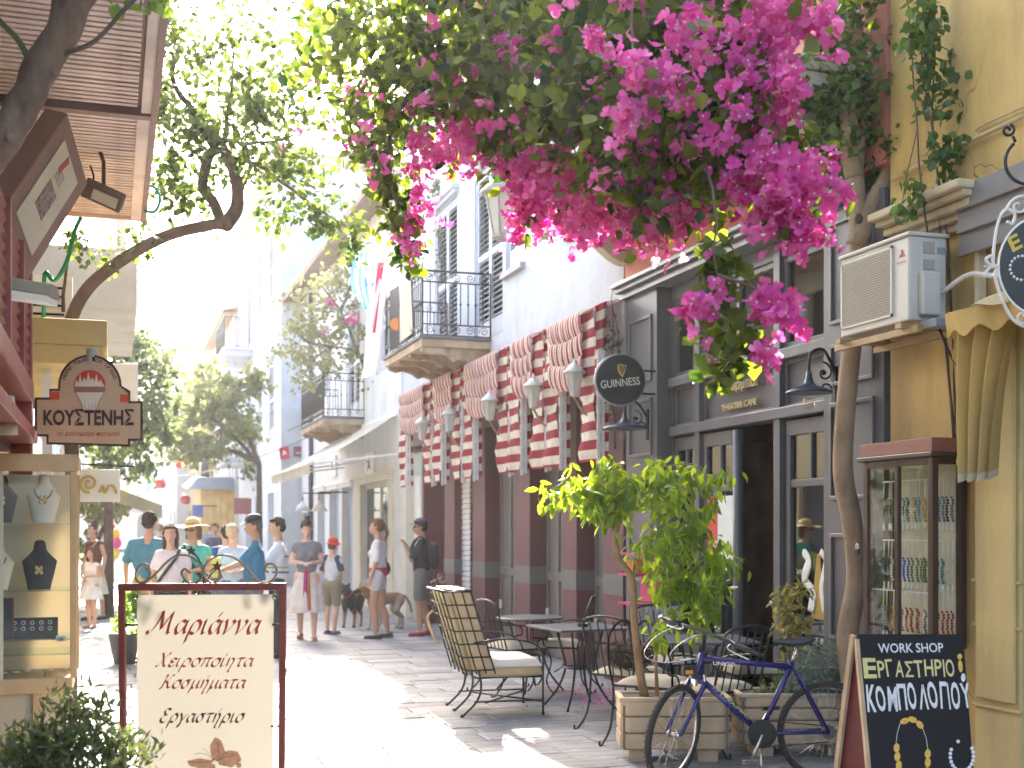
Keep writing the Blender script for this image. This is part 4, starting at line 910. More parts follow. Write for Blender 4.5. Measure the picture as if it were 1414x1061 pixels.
# ================================================================== FOLDED YELLOW AWNING over the doorway
M_ycloth = mat('yellow_canvas', (.55, .38, .12), .85, .12, 3, .25, 60, trans=(.5, .35, .1), tfac=.2, dirt=(.38, .26, .10), dlim=(.45, .7))
ya = thing('folded_awning', 'yellow canvas awning with scalloped edge hanging folded beside the shop doorway', 'awning', (4.7, 5.6, 2.8))
yr0, yr1 = 3.8, 6.0
O('roller', MB().grid(lambda a, b: Vector((4.92 - .33 * a + .03 * math.sin(b * 21) * a, yr0 + (yr1 - yr0) * b, 2.93 - .10 * a * a + .02 * math.sin(b * 30))), 8, 40), mat('canvas_pale', (.56, .47, .28), .85, .12, 3, .2, trans=(.5, .4, .2), tfac=.2), ya)
O('valance', MB().grid(lambda a, b: Vector((4.585 + .02 * math.sin(b * 25 + a), yr0 + (yr1 - yr0) * b, 2.835 - a * (.13 + .025 * math.cos(b * 62)))), 4, 160), M_ycloth, ya)
def hang(a, b):
    # a along the gathered cloth, b downwards
    fold = math.sin(a * math.pi * 7.2 + .8 * math.sin(b * 3))
    wd = 1 - .55 * b ** .7
    y = 5.98 - (.06 * b) - a * .48 * wd
    x = 4.62 + .10 * a * .6 + fold * (.045 + .01 * b)
    if a < .02: y += .02 * math.sin(b * 37) + .03 * math.sin(b * 9)
    z = 2.78 - b * (.9 - .02 * fold) - .05 * a * (1 - b)
    return Vector((x, y, z))
O('hanging_cloth', MB().grid(hang, 90, 36), M_ycloth, ya)
O('hem', MB().grid(lambda a, b: hang(a, .955 + b * .05) + Vector((-.006, -.006, 0)), 90, 2), mat('canvas_hem', (.5, .42, .25), .85, .15, 6, .1), ya)

# oval sign with scrolled white iron frame
ov = fp(1425, 368, 5.2); os_ = thing('oval_sign', 'black oval sign with gold letters and painted beads in a scrolled white iron frame', 'sign', ov)
M_ovb = mat('sign_blackboard', (.012, .013, .014), .35, .2, 5, 0); a_, b_ = .17, .24
pv = []
for k in range(40):
    t_ = 2 * math.pi * k / 40; pv.append((a_ * math.copysign(abs(math.cos(t_)) ** 1.25, math.cos(t_)), b_ * math.copysign(abs(math.sin(t_)) ** 1.0, math.sin(t_))))
O('board', MB().prism(pv, ov, RIGHT, UP, FWD, .02), M_ovb, os_)
O('rim', MB().tube([ov + RIGHT * p[0] * 1.02 + UP * p[1] * 1.02 - FWD * .002 for p in pv], .006, 6, closed=True), M_white, os_)
sc_ = MB(); W = lambda x, z: ov + RIGHT * x + UP * z
sc_.tube(catmull([W(-.17, 0), W(-.2, .02), W(-.18, .2), W(-.14, .29), W(-.09, .27), W(-.10, .22), W(-.13, .23)], 6), .008, 6)
sc_.tube(catmull([W(-.17, 0), W(-.19, -.05), W(-.15, -.18), W(-.10, -.27), W(-.04, -.31), W(.0, -.29)], 6), .008, 6)
sc_.tube(spiral(W(-.05, -.26), RIGHT, UP, .008, .04, 0, 6), .006, 6)
for dz, s2 in ((.035, 1), (-.035, -1)): sc_.tube(catmull([W(-.17, 0), W(-.215, dz * .2), W(-.235, dz), W(-.215, dz * 1.5), W(-.20, dz * 1.2)], 5), [.009] * 20 + [.004], 6)
sc_.tube([W(-.17, 0), W(-.245, 0)], [.01, .004], 6)
sc_.tube(catmull([W(-.14, .28), W(-.1, .34), W(-.05, .36), W(0, .34), W(.02, .4)], 6), .009, 6); sc_.tube(spiral(W(-.07, .31), RIGHT, UP, .01, .045, 1, 7), .007, 6)
O('scroll_frame', sc_, mat('iron_white', (.66, .64, .6), .5, .1, 12, .1), os_)
M_yl = mat('letter_yellow', (.60, .44, .05), .5, .1, 6, 0)
text('lettering', 'Ε', ov + RIGHT * -.10 + UP * .07 - FWD * .001, (RIGHT - UP * -.55), (UP - RIGHT * .45), .06, .08, M_yl, os_, th=.004, bold=.03)
text('lettering', 'Λ', ov + RIGHT * -.02 + UP * -.2 - FWD * .001, RIGHT, UP, .06, .07, M_yl, os_, th=.004, bold=.03)
rb = MB()
for k in range(18):
    t_ = math.pi * (.15 + 2 * k / 18); rb.ell(ov - FWD * .004 + RIGHT * (-.055 + .06 * math.cos(t_)) + UP * (-.01 + .062 * math.sin(t_)), .0085, 6)
O('painted_bead', rb, M_white, os_, kind='stuff')
cu_ = thing('iron_bracket', 'black wrought iron curl holding the oval sign near the right edge', 'bracket', W(0, .6))
O('curl', MB().tube(spiral(W(-.02, .53), RIGHT, UP, .125, .10, 2.2, 5.4, 20), .009, 7).tube(spiral(W(-.125, .70), RIGHT, UP, .01, .035, 0, 7.5, 20), .008, 6).tube([W(-.085, .64), W(-.1, .67)], .008, 6).tube([W(-.02, .42), W(0, .34)], .008, 6).bar(W(-.02, .42), W(.35, .47), .014), M_blackiron, cu_)

# ================================================================== A-FRAME BOARD
M_abd = mat('blackboard', (.010, .008, .010), .65, .3, 4, .05, 60, spec=.25)
M_raw = mat('raw_wood_edge', (.42, .30, .18), .7, .2, 8, .2)
af = thing('a_frame_sign', 'black A-frame workshop sign with painted amber beads in front of the yellow house', 'a-frame sign', (pt(1260, 900, 5.75).x, pt(1260, 900, 5.75).y, 0))
zz = 5.75
TL, TR = pt(1184, 876, zz), pt(1330, 876, zz + .05)
au = (TR - TL).normalized(); topz = TL.z
BL = pt(1216, 1131, zz - .28); BL.z = 0.0
BRt = BL + au * .472; TLb = TL
nA = au.cross((TL - BL)).normalized(); nA = nA if nA.dot(FWD) < 0 else -nA
def apt(a, b): # a across 0..1, b down 0..1
    L0 = TL.lerp(BL, b); R0 = TR.lerp(BRt + au * .0, b); return L0.lerp(R0, a)
O('front_board', MB().add([apt(0, 0), apt(1, 0), apt(1, 1), apt(0, 1)] + [q - nA * .018 for q in (apt(0, 0), apt(1, 0), apt(1, 1), apt(0, 1))], [(0, 3, 2, 1), (4, 5, 6, 7), (0, 1, 5, 4), (1, 2, 6, 5), (2, 3, 7, 6), (3, 0, 4, 7)]), M_abd, af)
O('edge_strip', MB().bar(apt(-.005, .02) - nA * .012, apt(-.005, 1) - nA * .012, .016, .03), M_raw, af)
# rear leaf: hinged at top, leaning away
bk = [TL - nA * .03, TR - nA * .03]; RB = Vector((BL.x, BL.y, 0)) + FWD * .52 - RIGHT * .10; RB2 = RB + au * .62
O('rear_board', MB().add([bk[0], bk[1], RB2, RB] + [q + FWD * .018 for q in (bk[0], bk[1], RB2, RB)], [(0, 3, 2, 1), (4, 5, 6, 7), (0, 1, 5, 4), (1, 2, 6, 5), (2, 3, 7, 6), (3, 0, 4, 7)]), mat('dark_red_board', (.085, .006, .010), .7, .2, 4, .05, spec=.2), af)
O('side_cloth', MB().add([TL - nA * .03, BL - nA * .03, RB], [(0, 1, 2)]), mat('dark_red_board', (.16, .012, .02)), af)
O('edge_strip', MB().bar(bk[0] - au * .01, RB - au * .01, .016, .03), M_raw, af)
M_chalk = mat('chalk_white', (.66, .64, .62), .8, .12, 60, 0); M_chalky = mat('chalk_yellow', (.60, .52, .22), .8, .12, 60, 0); M_amber = mat('amber_paint', (.62, .36, .04), .5, .2, 60, 0)
av = (apt(0, 0) - apt(0, 1)).normalized(); LB = (TL - BL).length
def ap2(px, py):
    """photo pixel on the front board -> point on its plane"""
    d = pt(px, py, 1.0) - Vector((0, 0, H_EYE)); o = Vector((0, 0, H_EYE)); return o + d * ((TL - o).dot(nA) / d.dot(nA))
def atext(s, p0, p1, h0, m, bold=.02, shear=0):
    a = ap2(*p0); b = ap2(*p1); u = b - a
    h = (ap2(p0[0], p0[1] - h0) - a).length
    return text('lettering', s, a, u, nA.cross(u), u.length, h, m, af, th=.002, bold=bold, shear=shear)
atext('WORK SHOP', (1213, 902), (1303, 901), 13, M_chalk, .012)
atext('Ε', (1193, 937), (1211, 937), 28, M_chalky, .03)
WD = {'Ι': .17, 'Ρ': .85, 'Γ': .8, 'Ε': .8, 'Σ': .9}
def handwritten(s, p0, p1, h, m, bold, seed):
    q = random.Random(seed); tot = sum(WD.get(c, 1.0) + .16 for c in s); x = 0
    for c in s:
        w_ = WD.get(c, 1.0) * q.uniform(.93, 1.05); f0 = x / tot; f1 = (x + w_) / tot; x += WD.get(c, 1.0) + .16
        a = (p0[0] + (p1[0] - p0[0]) * f0, p0[1] + (p1[1] - p0[1]) * f0 + q.uniform(-1, 1.2)); b = (p0[0] + (p1[0] - p0[0]) * f1, a[1] + (p1[1] - p0[1]) * (f1 - f0) + q.uniform(-.07, .07) * (p1[0] - p0[0]) * (f1 - f0))
        atext(c, a, b, h * q.uniform(.93, 1.06), m, bold)
handwritten('ΡΓΑΣΤΗΡΙΟ', (1213, 936), (1321, 934), 23, M_chalky, .012, 3)
handwritten('KΟΜΠΟΛΟΓΙΟΥ', (1198, 983), (1344, 978), 36, M_chalk, .024, 5)
def disc(mb, px, py, rx, ry, tilt=0, n=12):
    c = ap2(px, py); u = (ap2(px + 10, py) - c) / 10; v = (ap2(px, py - 10) - c) / 10; t = R(tilt)
    vs = [c + nA * .004] ; ring = []
    for k in range(n):
        a = 2 * math.pi * k / n; x = rx * math.cos(a); y = ry * math.sin(a)
        ring.append(c + nA * .0015 + u * (x * math.cos(t) - y * math.sin(t)) + v * (x * math.sin(t) + y * math.cos(t)))
    mb.add(vs + ring, [(0, 1 + k, 1 + (k + 1) % n) for k in range(n)], True)
m_ = MB()
for (x, y, t) in ((1249, 996, 20), (1260, 994, -20), (1270, 1001, -50), (1238, 1033, 90), (1239, 1045, 85), (1241, 1057, 85), (1281, 1041, 85), (1281, 1053, 85), (1243, 1070, 80), (1280, 1066, 90), (1250, 1082, 50), (1268, 1082, -40)): disc(m_, x, y, 6.5, 4.2, t)
disc(m_, 1325, 907, 3.5, 4, 0); disc(m_, 1326, 920, 3, 9, 5)
O('painted_bead', m_, M_amber, af, kind='stuff')
m_ = MB()
for k in range(19):
    a = 1.9 + 4.9 * k / 18
    if k in (1, 2): continue
    disc(m_, 1328 + 16 * math.cos(a), 1044 - 21 * math.sin(a), 2.6, 2.6, 0, 8)
disc(m_, 1330, 936, 3.2, 6, 0)
O('painted_bead', m_, M_chalk, af, kind='stuff')
def aline(pts, w, m, nm='painted_line'):
    q = MB(); P = [ap2(*p) for p in pts]
    for a, b in zip(P[:-1], P[1:]):
        d = (b - a).normalized(); s2 = nA.cross(d) * w; q.quad(a - s2 + nA * .0012, b - s2 + nA * .0012, b + s2 + nA * .0012, a + s2 + nA * .0012)
    return O(nm, q, m, af)
aline([(1243, 999), (1239, 1012), (1237, 1028)], .0012, M_chalk); aline([(1274, 1006), (1279, 1020), (1281, 1035)], .0012, M_chalk)
# ================================================================== CAFE FURNITURE
M_cush = mat('beige_cushion', (.50, .44, .34), .9, .1, 8, .3, 120, dirt=(.42, .36, .27))
M_pad = mat('tan_pad', (.56, .41, .25), .9, .12, 8, .3, 120)
M_fuzzy = mat('brown_fur', (.07, .04, .03), .95, .3, 30, .8, 90)
def make_table(size=.7, round_=False):
    t = thing('bistro_table', 'x', 'table'); hh = .725
    if round_: O('tabletop', MB().lathe((0, 0, hh - .02), [(size / 2 - .01, 0), (size / 2, .006), (size / 2, .016), (size / 2 - .01, .022)], 32), mat('table_steel', (.10, .115, .13), .4, .15, 10, .1, metal=.3), t)
    else: O('tabletop', MB().box((-size / 2, -size / 2, hh - .02), (size / 2, size / 2, hh)), mat('table_steel', (.10, .115, .13)), t, bevel=.006)
    for k in range(4):
        a = math.pi / 4 + k * math.pi / 2; c, s = math.cos(a), math.sin(a)
        O('leg', MB().tube(catmull([(c * .22, s * .22, hh - .02), (c * .16, s * .16, .5), (c * .13, s * .13, .36), (c * .2, s * .2, .17), (c * .33, s * .33, .01)], 6), .011, 7), M_wire, t)
    O('stretcher', MB().tube([(.13 * math.cos(x), .13 * math.sin(x), .36) for x in [2 * math.pi * i / 20 for i in range(20)]], .008, 6, closed=True).tube([(-.22 * .7, -.22 * .7, hh - .03), (.22 * .7, .22 * .7, hh - .03)], .008, 6).tube([(.22 * .7, -.22 * .7, hh - .03), (-.22 * .7, .22 * .7, hh - .03)], .008, 6), M_wire, t)
    return t
def make_chair(back='bars', arms=True, cushion=M_cush):
    """iron garden chair, faces +Y, origin on the floor under the seat"""
    t = thing('iron_chair', 'x', 'chair'); sw, sd, sh = .24, .22, .43
    f = MB(); f.tube([(-sw, -sd, sh), (sw, -sd, sh), (sw, sd, sh), (-sw, sd, sh)], .009, 6, closed=True)
    for k in range(5): f.tube([(-sw + .09 * (k + .5) + .02, -sd, sh), (-sw + .09 * (k + .5) + .02, sd, sh)], .005, 5)
    f.tube([(-sw, 0, .2), (sw, 0, .2)], .007, 5)
    O('seat_frame', f, M_wire, t)
    O('cushion', MB().grid(lambda a, b: Vector(((a - .5) * .46, (b - .5) * .43, sh + .012 + .055 * (1 - abs(2 * a - 1) ** 6) * (1 - abs(2 * b - 1) ** 6) ** 1)), 14, 14).grid(lambda a, b: Vector(((.5 - a) * .46, (b - .5) * .43, sh + .012 - .002)), 2, 2), cushion, t)
    for sx in (-1, 1):
        O('leg', MB().tube(catmull([(sx * sw, sd, sh), (sx * (sw + .02), sd + .03, .3), (sx * sw, sd - .01, .12), (sx * (sw + .03), sd + .04, .012), (sx * (sw + .04), sd + .075, .012), (sx * (sw + .04), sd + .08, .035)], 5), .009, 6), M_wire, t)
        O('leg', MB().tube(catmull([(sx * sw, -sd, sh), (sx * (sw - .01), -sd - .02, .3), (sx * sw, -sd - .05, .12), (sx * (sw + .02), -sd - .14, .012), (sx * (sw + .02), -sd - .175, .014), (sx * (sw + .02), -sd - .175, .04)], 5), .009, 6), M_wire, t)
    bz = .9; by = -sd - .12
    def B(x, z): q = (z - sh) / (bz - sh); return Vector((x, -sd + (by + sd) * q, z))
    b_ = MB()
    if back == 'bars':
        b_.tube([B(-sw, sh), B(-sw * .98, bz - .06)] + [B(-sw * .98 * math.cos(a), bz - .06 + .07 * math.sin(a)) for a in [math.pi * i / 10 for i in range(11)]] + [B(sw, sh)], .010, 6)
        for k in range(5):
            x = -sw + sw * 2 * (k + 1) / 6; b_.tube([B(x, sh), B(x, bz - .02 - .03 * abs(x) / sw)], .006, 5)
    elif back == 'loops':
        for dy in (0, .0):
            b_.tube(catmull([B(-sw, sh), B(-sw * 1.05, .62), B(-sw * .9, .82), B(-.08, .93), B(.02, .80), B(0, .6), B(0, sh)], 6), .009, 6)
            b_.tube(catmull([B(sw, sh), B(sw * 1.05, .62), B(sw * .9, .82), B(.08, .93), B(-.02, .80), B(.01, .6), B(0.01, sh)], 6), .009, 6)
        b_.tube(spiral(B(-.1, .6), (1, 0, 0), (0, 0, 1), .01, .07, 0, 8), .006, 5); b_.tube(spiral(B(.1, .6), (-1, 0, 0), (0, 0, 1), .01, .07, 0, 8), .006, 5)
    O('backrest', b_, M_wire, t)
    if arms:
        for sx in (-1, 1):
            O('armrest', MB().tube(catmull([B(sx * sw, .68), Vector((sx * (sw + .03), -.1, .67)), Vector((sx * (sw + .03), .1, .64)), Vector((sx * (sw + .02), .2, .60)), Vector((sx * (sw + .01), .2, .53)), Vector((sx * (sw + .0), .13, .52)), Vector((sx * sw, .1, sh))], 6), .009, 6), M_wire, t)
    return t
def gz(px, z): 
    p = pt(px, HY, z); return Vector((p.x, p.y, 0))
YR = -YAW
t1 = make_table(.66, True); place(t1, gz(732, 12.1), .3, label='round dark metal bistro table farthest back by the maroon pillars')
t2 = make_table(.72); place(t2, gz(800, 10.95), R(6), label='square dark bistro table beside the high-backed armchair, ashtray on top')
t3 = copy_tree(t2); place(t3, gz(972, 9.75), R(-12), label='dark bistro table behind the blue bicycle')
for t in (t1, t2, t3): t['group'] = 'bistro tables outside the café'
c1 = make_chair('bars'); 
place(c1, gz(872, 9.85), R(-62), label='near black iron chair with barred back and curled feet left of the small tree')
c2 = copy_tree(c1); place(c2, gz(712, 12.0), R(-80), label='black iron chair with pale cushion behind the high-backed armchair')
c3 = make_chair('loops'); place(c3, gz(772, 12.2), R(60), label='loop-backed iron chair between the two left bistro tables')
c4 = copy_tree(c3); place(c4, gz(1035, 10.0), R(85), label='loop-backed iron chair right of the table behind the bicycle')
c5 = copy_tree(c1); place(c5, gz(985, 8.95), R(20), label='iron chair with pale cushion just behind the bicycle frame')
c6 = copy_tree(c1); place(c6, gz(935, 10.75), R(195), label='iron chair with a white ribbed back pad behind the small tree')
c7 = copy_tree(c3); place(c7, gz(905, 9.2), R(-50), label='loop-backed iron chair right behind the little tree trunk')
for c in (c1, c2, c3, c4, c5, c6, c7): c['group'] = 'iron chairs of the café terrace'
M_rib = mat('ribbed_pad', (.55, .52, .52), .9, .05, 8, .2)
m_ = MB().grid(lambda a, b: Vector(((a - .5) * .44, .17 + .06 * (1 - b) + .012 * math.sin(a * 50) * -1, .47 + .42 * b)), 60, 8)
pad = thing('back_pad', 'white vertically ribbed back pad leaning on an iron chair behind the small tree', 'cushion'); O('pad', m_, M_rib, pad); place(pad, gz(935, 10.95), R(15))
def ashtray(loc, lab):
    a = thing('ashtray', lab, 'ashtray', loc, group='ashtrays on the tables'); O('bowl', MB().lathe(loc, [(.045, 0), (.055, .028), (.045, .028), (.035, .01), (.001, .01)], 20), M_blackiron, a); return a
ashtray(gz(805, 10.9) + UP * .7255, 'small dark ashtray on the square table beside the high-backed armchair'); ashtray(gz(965, 9.9) + UP * .7255, 'small dark ashtray on the table behind the bicycle')
fc = thing('fur_cushion', 'dark brown furry cushion leaning on the near iron chair', 'cushion'); m_ = MB()
for k in range(340):
    a = rnd.uniform(0, 6.28); e = math.acos(rnd.uniform(-1, 1)); d = Vector((math.cos(a) * math.sin(e) * .22, math.sin(a) * math.sin(e) * .09, math.cos(e) * .11))
    n_ = d.normalized(); s2 = n_.orthogonal().normalized() * .008; m_.add([d * .9 - s2, d * .9 + s2, d * 1.0 + n_ * .035 + Vector((rnd.uniform(-.01, .01), 0, -.012))], [(0, 1, 2)])
O('fur', m_, M_fuzzy, fc, kind='stuff'); O('filling', MB().ell((0, 0, 0), (.21, .085, .105), 18), M_fuzzy, fc)
place(fc, gz(868, 9.75) + UP * .60, R(-60))
# high-backed armchair (faces +X), built facing +Y then turned
hb = thing('high_back_armchair', 'tall beige cushioned armchair in a black wire grid frame', 'armchair')
sw = .36
def BK(x, q, d): # q 0..1 up the back, d = thickness offset
    return Vector((x, -.24 - .20 * q - d, .40 + .66 * q))
O('back_cushion', MB().grid(lambda a, b: BK((a - .5) * sw * 2, b, .07 + .05 * 0) + Vector((0, 0, .012 * math.sin(a * 12))), 10, 10).grid(lambda a, b: BK((.5 - a) * sw * 2, b, -.10 - .02 * math.sin(b * 9)), 10, 10).grid(lambda a, b: BK((a - .5) * sw * 2, 1.0, .07 - .17 * b) + UP * .02 * math.sin(math.pi * b), 10, 6), M_pad, hb)
for sx in (-1, 1): O('cushion_side', MB().grid(lambda a, b: BK(sx * (sw + .012 * math.sin(math.pi * a)), b, .07 - .17 * a), 6, 10), M_pad, hb)
O('back_top_strip', MB().grid(lambda a, b: BK((a - .5) * .62, .98, .08 - .14 * b) + UP * .035, 6, 4), mat('skylit_back_top', (.68, .66, .62), .9, .05, 6, .2), hb)  # pale strip along the back's top edge, skylight put into its colour
for k in range(8):
    x = -sw + .04 + k * (2 * sw - .08) / 7
    O('bamboo_cane', MB().tube([BK(x, -.05, .105), BK(x, 1.0, .10)], .021, 7), mat('bamboo', (.55, .45, .25), .6, .2, 12, .2), hb)
w_ = MB()
for k in range(7):
    q = k / 6; w_.tube([BK(-sw - .015, q, .135), BK(sw + .015, q, .135)], .0065, 5)
    for sx in (-1, 1): w_.tube([BK(sx * (sw + .022), q, .135), BK(sx * (sw + .022), q, -.11)], .0065, 5)
for k in range(5):
    x = -sw - .015 + (2 * sw + .03) * k / 4; w_.tube([BK(x, -.08, .137), BK(x, 1.02, .137)], .0075, 5)
for sx in (-1, 1):
    for d in (.135, .05, -.03, -.11): w_.tube([BK(sx * (sw + .024), -.05, d), BK(sx * (sw + .024), 1.01, d)], .0065, 5)
w_.tube([BK(-sw - .02, 1.01, .14), BK(sw + .02, 1.01, .14), BK(sw + .02, 1.01, -.11), BK(-sw - .02, 1.01, -.11)], .01, 6, closed=True)
O('wire_grid', w_, M_wire, hb)
O('seat_cushion', MB().grid(lambda a, b: Vector(((a - .5) * 2 * sw, -.22 + .52 * b, .42 + .07 * (1 - abs(2 * a - 1) ** 8) ** .5 * (1 - abs(2 * b - 1) ** 8) ** .5)), 16, 16), mat('skylit_cushion_top', (.62, .58, .50), .9, .06, 6, .2), hb)  # seat top paler than its tan sides, skylight put into the colour
O('seat_side', MB().box((-sw + .01, -.24, .33), (sw - .01, .29, .43)), M_pad, hb, bevel=.03, seg=3)
sf = MB(); sf.tube([(-sw, -.28, .33), (sw, -.28, .33), (sw, .3, .33), (-sw, .3, .33)], .009, 6, closed=True)
sf.tube([(-sw, -.2, .12), (sw, .3, .12)], .008, 6); sf.tube([(sw, -.2, .12), (-sw, .3, .12)], .008, 6); sf.tube([(-sw, -.3, .13), (-sw, .3, .13)], .008, 6); sf.tube([(sw, -.3, .13), (sw, .3, .13)], .008, 6)
O('stretcher', sf, M_wire, hb)
for x in (-sw, 0, sw): O('leg', MB().tube(catmull([(x, -.26, .40), (x, -.24, .25), (x, -.28, .13), (x, -.40, .01)], 6), .010, 6).ell((x, -.405, .014), .017, 6), M_wire, hb)
for x in (-sw, sw):
    O('leg', MB().tube([(x, .3, .5 if x > 0 else .33), (x, .3, .01)], .010, 6).ell((x, .3, .014), .017, 6), M_wire, hb)
for sx in (-1, 1): O('armrest', MB().tube(catmull([BK(sx * (sw + .03), .35, 0), Vector((sx * (sw + .03), -.05, .66)), Vector((sx * (sw + .03), .2, .62)), Vector((sx * (sw + .02), .29, .52)), Vector((sx * sw, .3, .33))], 6), .009, 6), M_wire, hb)
tg = MB()
tg.tube(catmull([BK(-sw + .04, .7, .16), BK(-sw - .0, .6, .22), BK(-sw + .0, .35, .22), BK(-sw + .02, .25, .2)], 5), .012, 5); O('tie_tassel', tg, mat('bamboo', (.55, .45, .25)), hb)
place(hb, gz(690, 10.8), R(-95))

# ================================================================== PLANTERS
M_conc = mat('faux_wood_stone', (.50, .38, .25), .85, .15, 3, .5, 18, dirt=(.34, .26, .17), dlim=(.48, .7))
M_soil = mat('soil', (.06, .045, .035), .95, .3, 20, .6, 60)
def planter(label, px0, px1, z, h, d=.36, joints=2):
    a = gz(px0, z); b = gz(px1, z); L_ = (b - a).length; c_ = (a + b) / 2 + FWD * d / 2
    t = thing('stone_planter', label, 'planter', group='wood-look stone planters'); 
    s_ = MB(); foot = .09; 
    n = 6; yr = d / 2
    out = [(-L_ / 2 + .05, -yr), (L_ / 2 - .05, -yr), (L_ / 2, -yr + .06), (L_ / 2, yr), (-L_ / 2, yr), (-L_ / 2, -yr + .06)]
    hs = (h - foot) / (joints + 1)
    for k in range(joints + 1):
        O('course', MB().prism(out, (0, 0, foot + k * hs + .004), (1, 0, 0), (0, 1, 0), (0, 0, 1), hs - .008), M_conc, t, bevel=.012)
    O('core', MB().box((-L_ / 2 + .02, -yr + .02, foot), (L_ / 2 - .02, yr - .01, h - .04)), mat('planter_joint', (.18, .13, .09), .9, .2, 5, .2), t)
    O('rim', MB().box((-L_ / 2 - .01, -yr - .01, h - .012), (L_ / 2 + .01, -yr + .03, h + .018)).box((-L_ / 2 - .01, yr - .03, h - .012), (L_ / 2 + .01, yr + .01, h + .018)).box((-L_ / 2 - .01, -yr + .03, h - .012), (-L_ / 2 + .03, yr - .03, h + .018)).box((L_ / 2 - .03, -yr + .03, h - .012), (L_ / 2 + .01, yr - .03, h + .018)), M_conc, t, bevel=.01)
    O('soil', MB().box((-L_ / 2 + .03, -yr + .03, h - .008), (L_ / 2 - .03, yr - .03, h + .004)), M_soil, t)
    for x in (-L_ * .3, L_ * .3): O('foot', MB().box((x - .07, -yr + .05, 0), (x + .07, yr - .05, foot)), M_conc, t, bevel=.01)
    place(t, c_, YR); return t, c_
pl1, pc1 = planter('wood-look stone planter holding the small bright green tree', 857, 1010, 8.35, .43)
pl2, pc2 = planter('plank-look stone planter with grey-green plants behind the bicycle rear wheel', 1022, 1195, 8.55, .43, joints=3)

# ================================================================== BICYCLE
M_blue = mat('bike_blue', (.010, .010, .13), .25, .15, 8, 0, spec=.7); M_rub = mat('tyre_rubber', (.03, .027, .026), .85, .25, 30, .5, 120)
M_chr = mat('chrome', (.62, .60, .57), .22, .1, 20, 0, metal=.9); M_blk = mat('black_plastic', (.018, .018, .02), .4, .2, 10, .05)
bk_ = thing('bicycle', 'dark blue mountain bike leaning beside the planters, front wheel turned left', 'bicycle', (0, 0, 0))
bz_ = 7.8
def BP(px, py, d=0.0): return pt(px, py, bz_ + d)
GYB = HY + FPX * H_EYE / bz_
def wheel(c, u, v, r, name_):
    """c hub, u,v in-plane unit vectors"""
    n = u.cross(v).normalized()
    wt = O(name_, MB().tube([c + (u * math.cos(a) + v * math.sin(a)) * (r - .030) for a in [2 * math.pi * k / 40 for k in range(40)]], .011, 8, closed=True), M_chr, bk_)
    ty = MB(); ty.tube([c + (u * math.cos(a) + v * math.sin(a)) * (r - .016) for a in [2 * math.pi * k / 48 for k in range(48)]], .0215, 10, closed=True)
    for k in range(60):
        a = 2 * math.pi * k / 60; e = u * math.cos(a) + v * math.sin(a); tt = -u * math.sin(a) + v * math.cos(a)
        for s_ in (-1, 0, 1): ty.obox(c + e * (r + .002 - .004 * abs(s_)) + n * .012 * s_ + tt * (.008 * (s_ % 2)), tt, n, e, .014, .009, .009)
    O('tyre', ty, M_rub, wt)
    sp = MB()
    for k in range(28):
        a = 2 * math.pi * k / 28; e = u * math.cos(a) + v * math.sin(a); b = a + (.5 if k % 4 < 2 else -.5); h_ = (u * math.cos(b) + v * math.sin(b)) * .022
        sp.tube([c + h_ + n * (.025 if k % 2 else -.025), c + e * (r - .035)], .0013, 4)
    O('spokes', sp, M_chr, wt, kind='stuff')
    O('hub', MB().tube([c - n * .045, c + n * .045], .014, 10).tube([c - n * .03, c - n * .026], .026, 12).tube([c + n * .026, c + n * .03], .026, 12), M_chr, wt)
    return wt
rr_ = 68 / FPX * bz_
hubR = BP(1142, 1006); hubR.z = rr_
wheel(hubR, RIGHT, UP, rr_, 'wheel')
hubF = BP(930, 1010, -.12); hubF.z = rr_
wu_ = (RIGHT * math.cos(R(52)) + FWD * math.sin(R(52))); wu_.normalize()
wv_ = (UP + RIGHT * .16 * 1).normalized(); wv_ = (wv_ - wu_ * wv_.dot(wu_)).normalized()
wheel(hubF, wu_, wv_, rr_, 'wheel')
hT, hB = BP(969, 906), BP(963, 934); sT, sB = BP(1094, 915), BP(1050, 1012)
F = lambda nm, pts, r, m=M_blue, n=10: O(nm, MB().tube(pts, r, n), m, bk_)
F('head_tube', [hB + (hB - hT) * .1, hT + (hT - hB) * .15], .021); tt_ = F('top_tube', [hT - UP * .015, sT - UP * .03], .0185); dt_ = F('down_tube', [hB, sB], .021)
F('seat_tube', [sB, sT], .0175)
for s_ in (-1, 1):
    F('chain_stay', [sB + FWD * .03 * s_, sB.lerp(hubR, .3) + FWD * .05 * s_, hubR + FWD * .06 * s_], .0095); F('seat_stay', [sT - UP * .03 + FWD * .015 * s_, sT.lerp(hubR, .25) + FWD * .05 * s_ - UP * .01, hubR + FWD * .06 * s_], .0085)
cr_ = hB - UP * .03; nF = wu_.cross(wv_).normalized()
F('fork_crown', [cr_ - nF * .055, cr_ + nF * .055], .016)
for s_ in (-1, 1): F('fork_leg', catmull([cr_ + nF * .055 * s_, cr_.lerp(hubF, .5) + nF * .055 * s_ + wu_ * -.0, hubF + nF * .05 * s_], 4), [.0155] * 4 + [.013] * 4 + [.011], M_blue)
F('seat_post', [sT, BP(1101, 893)], .0135, M_chr)
sd_ = MB()
def saddle(a, b):
    x = -.5 + a; wd = .022 + .055 * max(0, (a - .35) / .65) ** 1.5; th = b * 2 * math.pi
    c0 = BP(1096, 889) + RIGHT * x * .27 + UP * (.018 * (2 * a - 1) ** 2 + .012 * a)
    k = min(1, math.sin(math.pi * min(max(a, .004), .996)) ** .35); return c0 + FWD * math.cos(th) * wd * k + UP * math.sin(th) * (.024 + .012 * a) * k * (1 if math.sin(th) > 0 else .9)
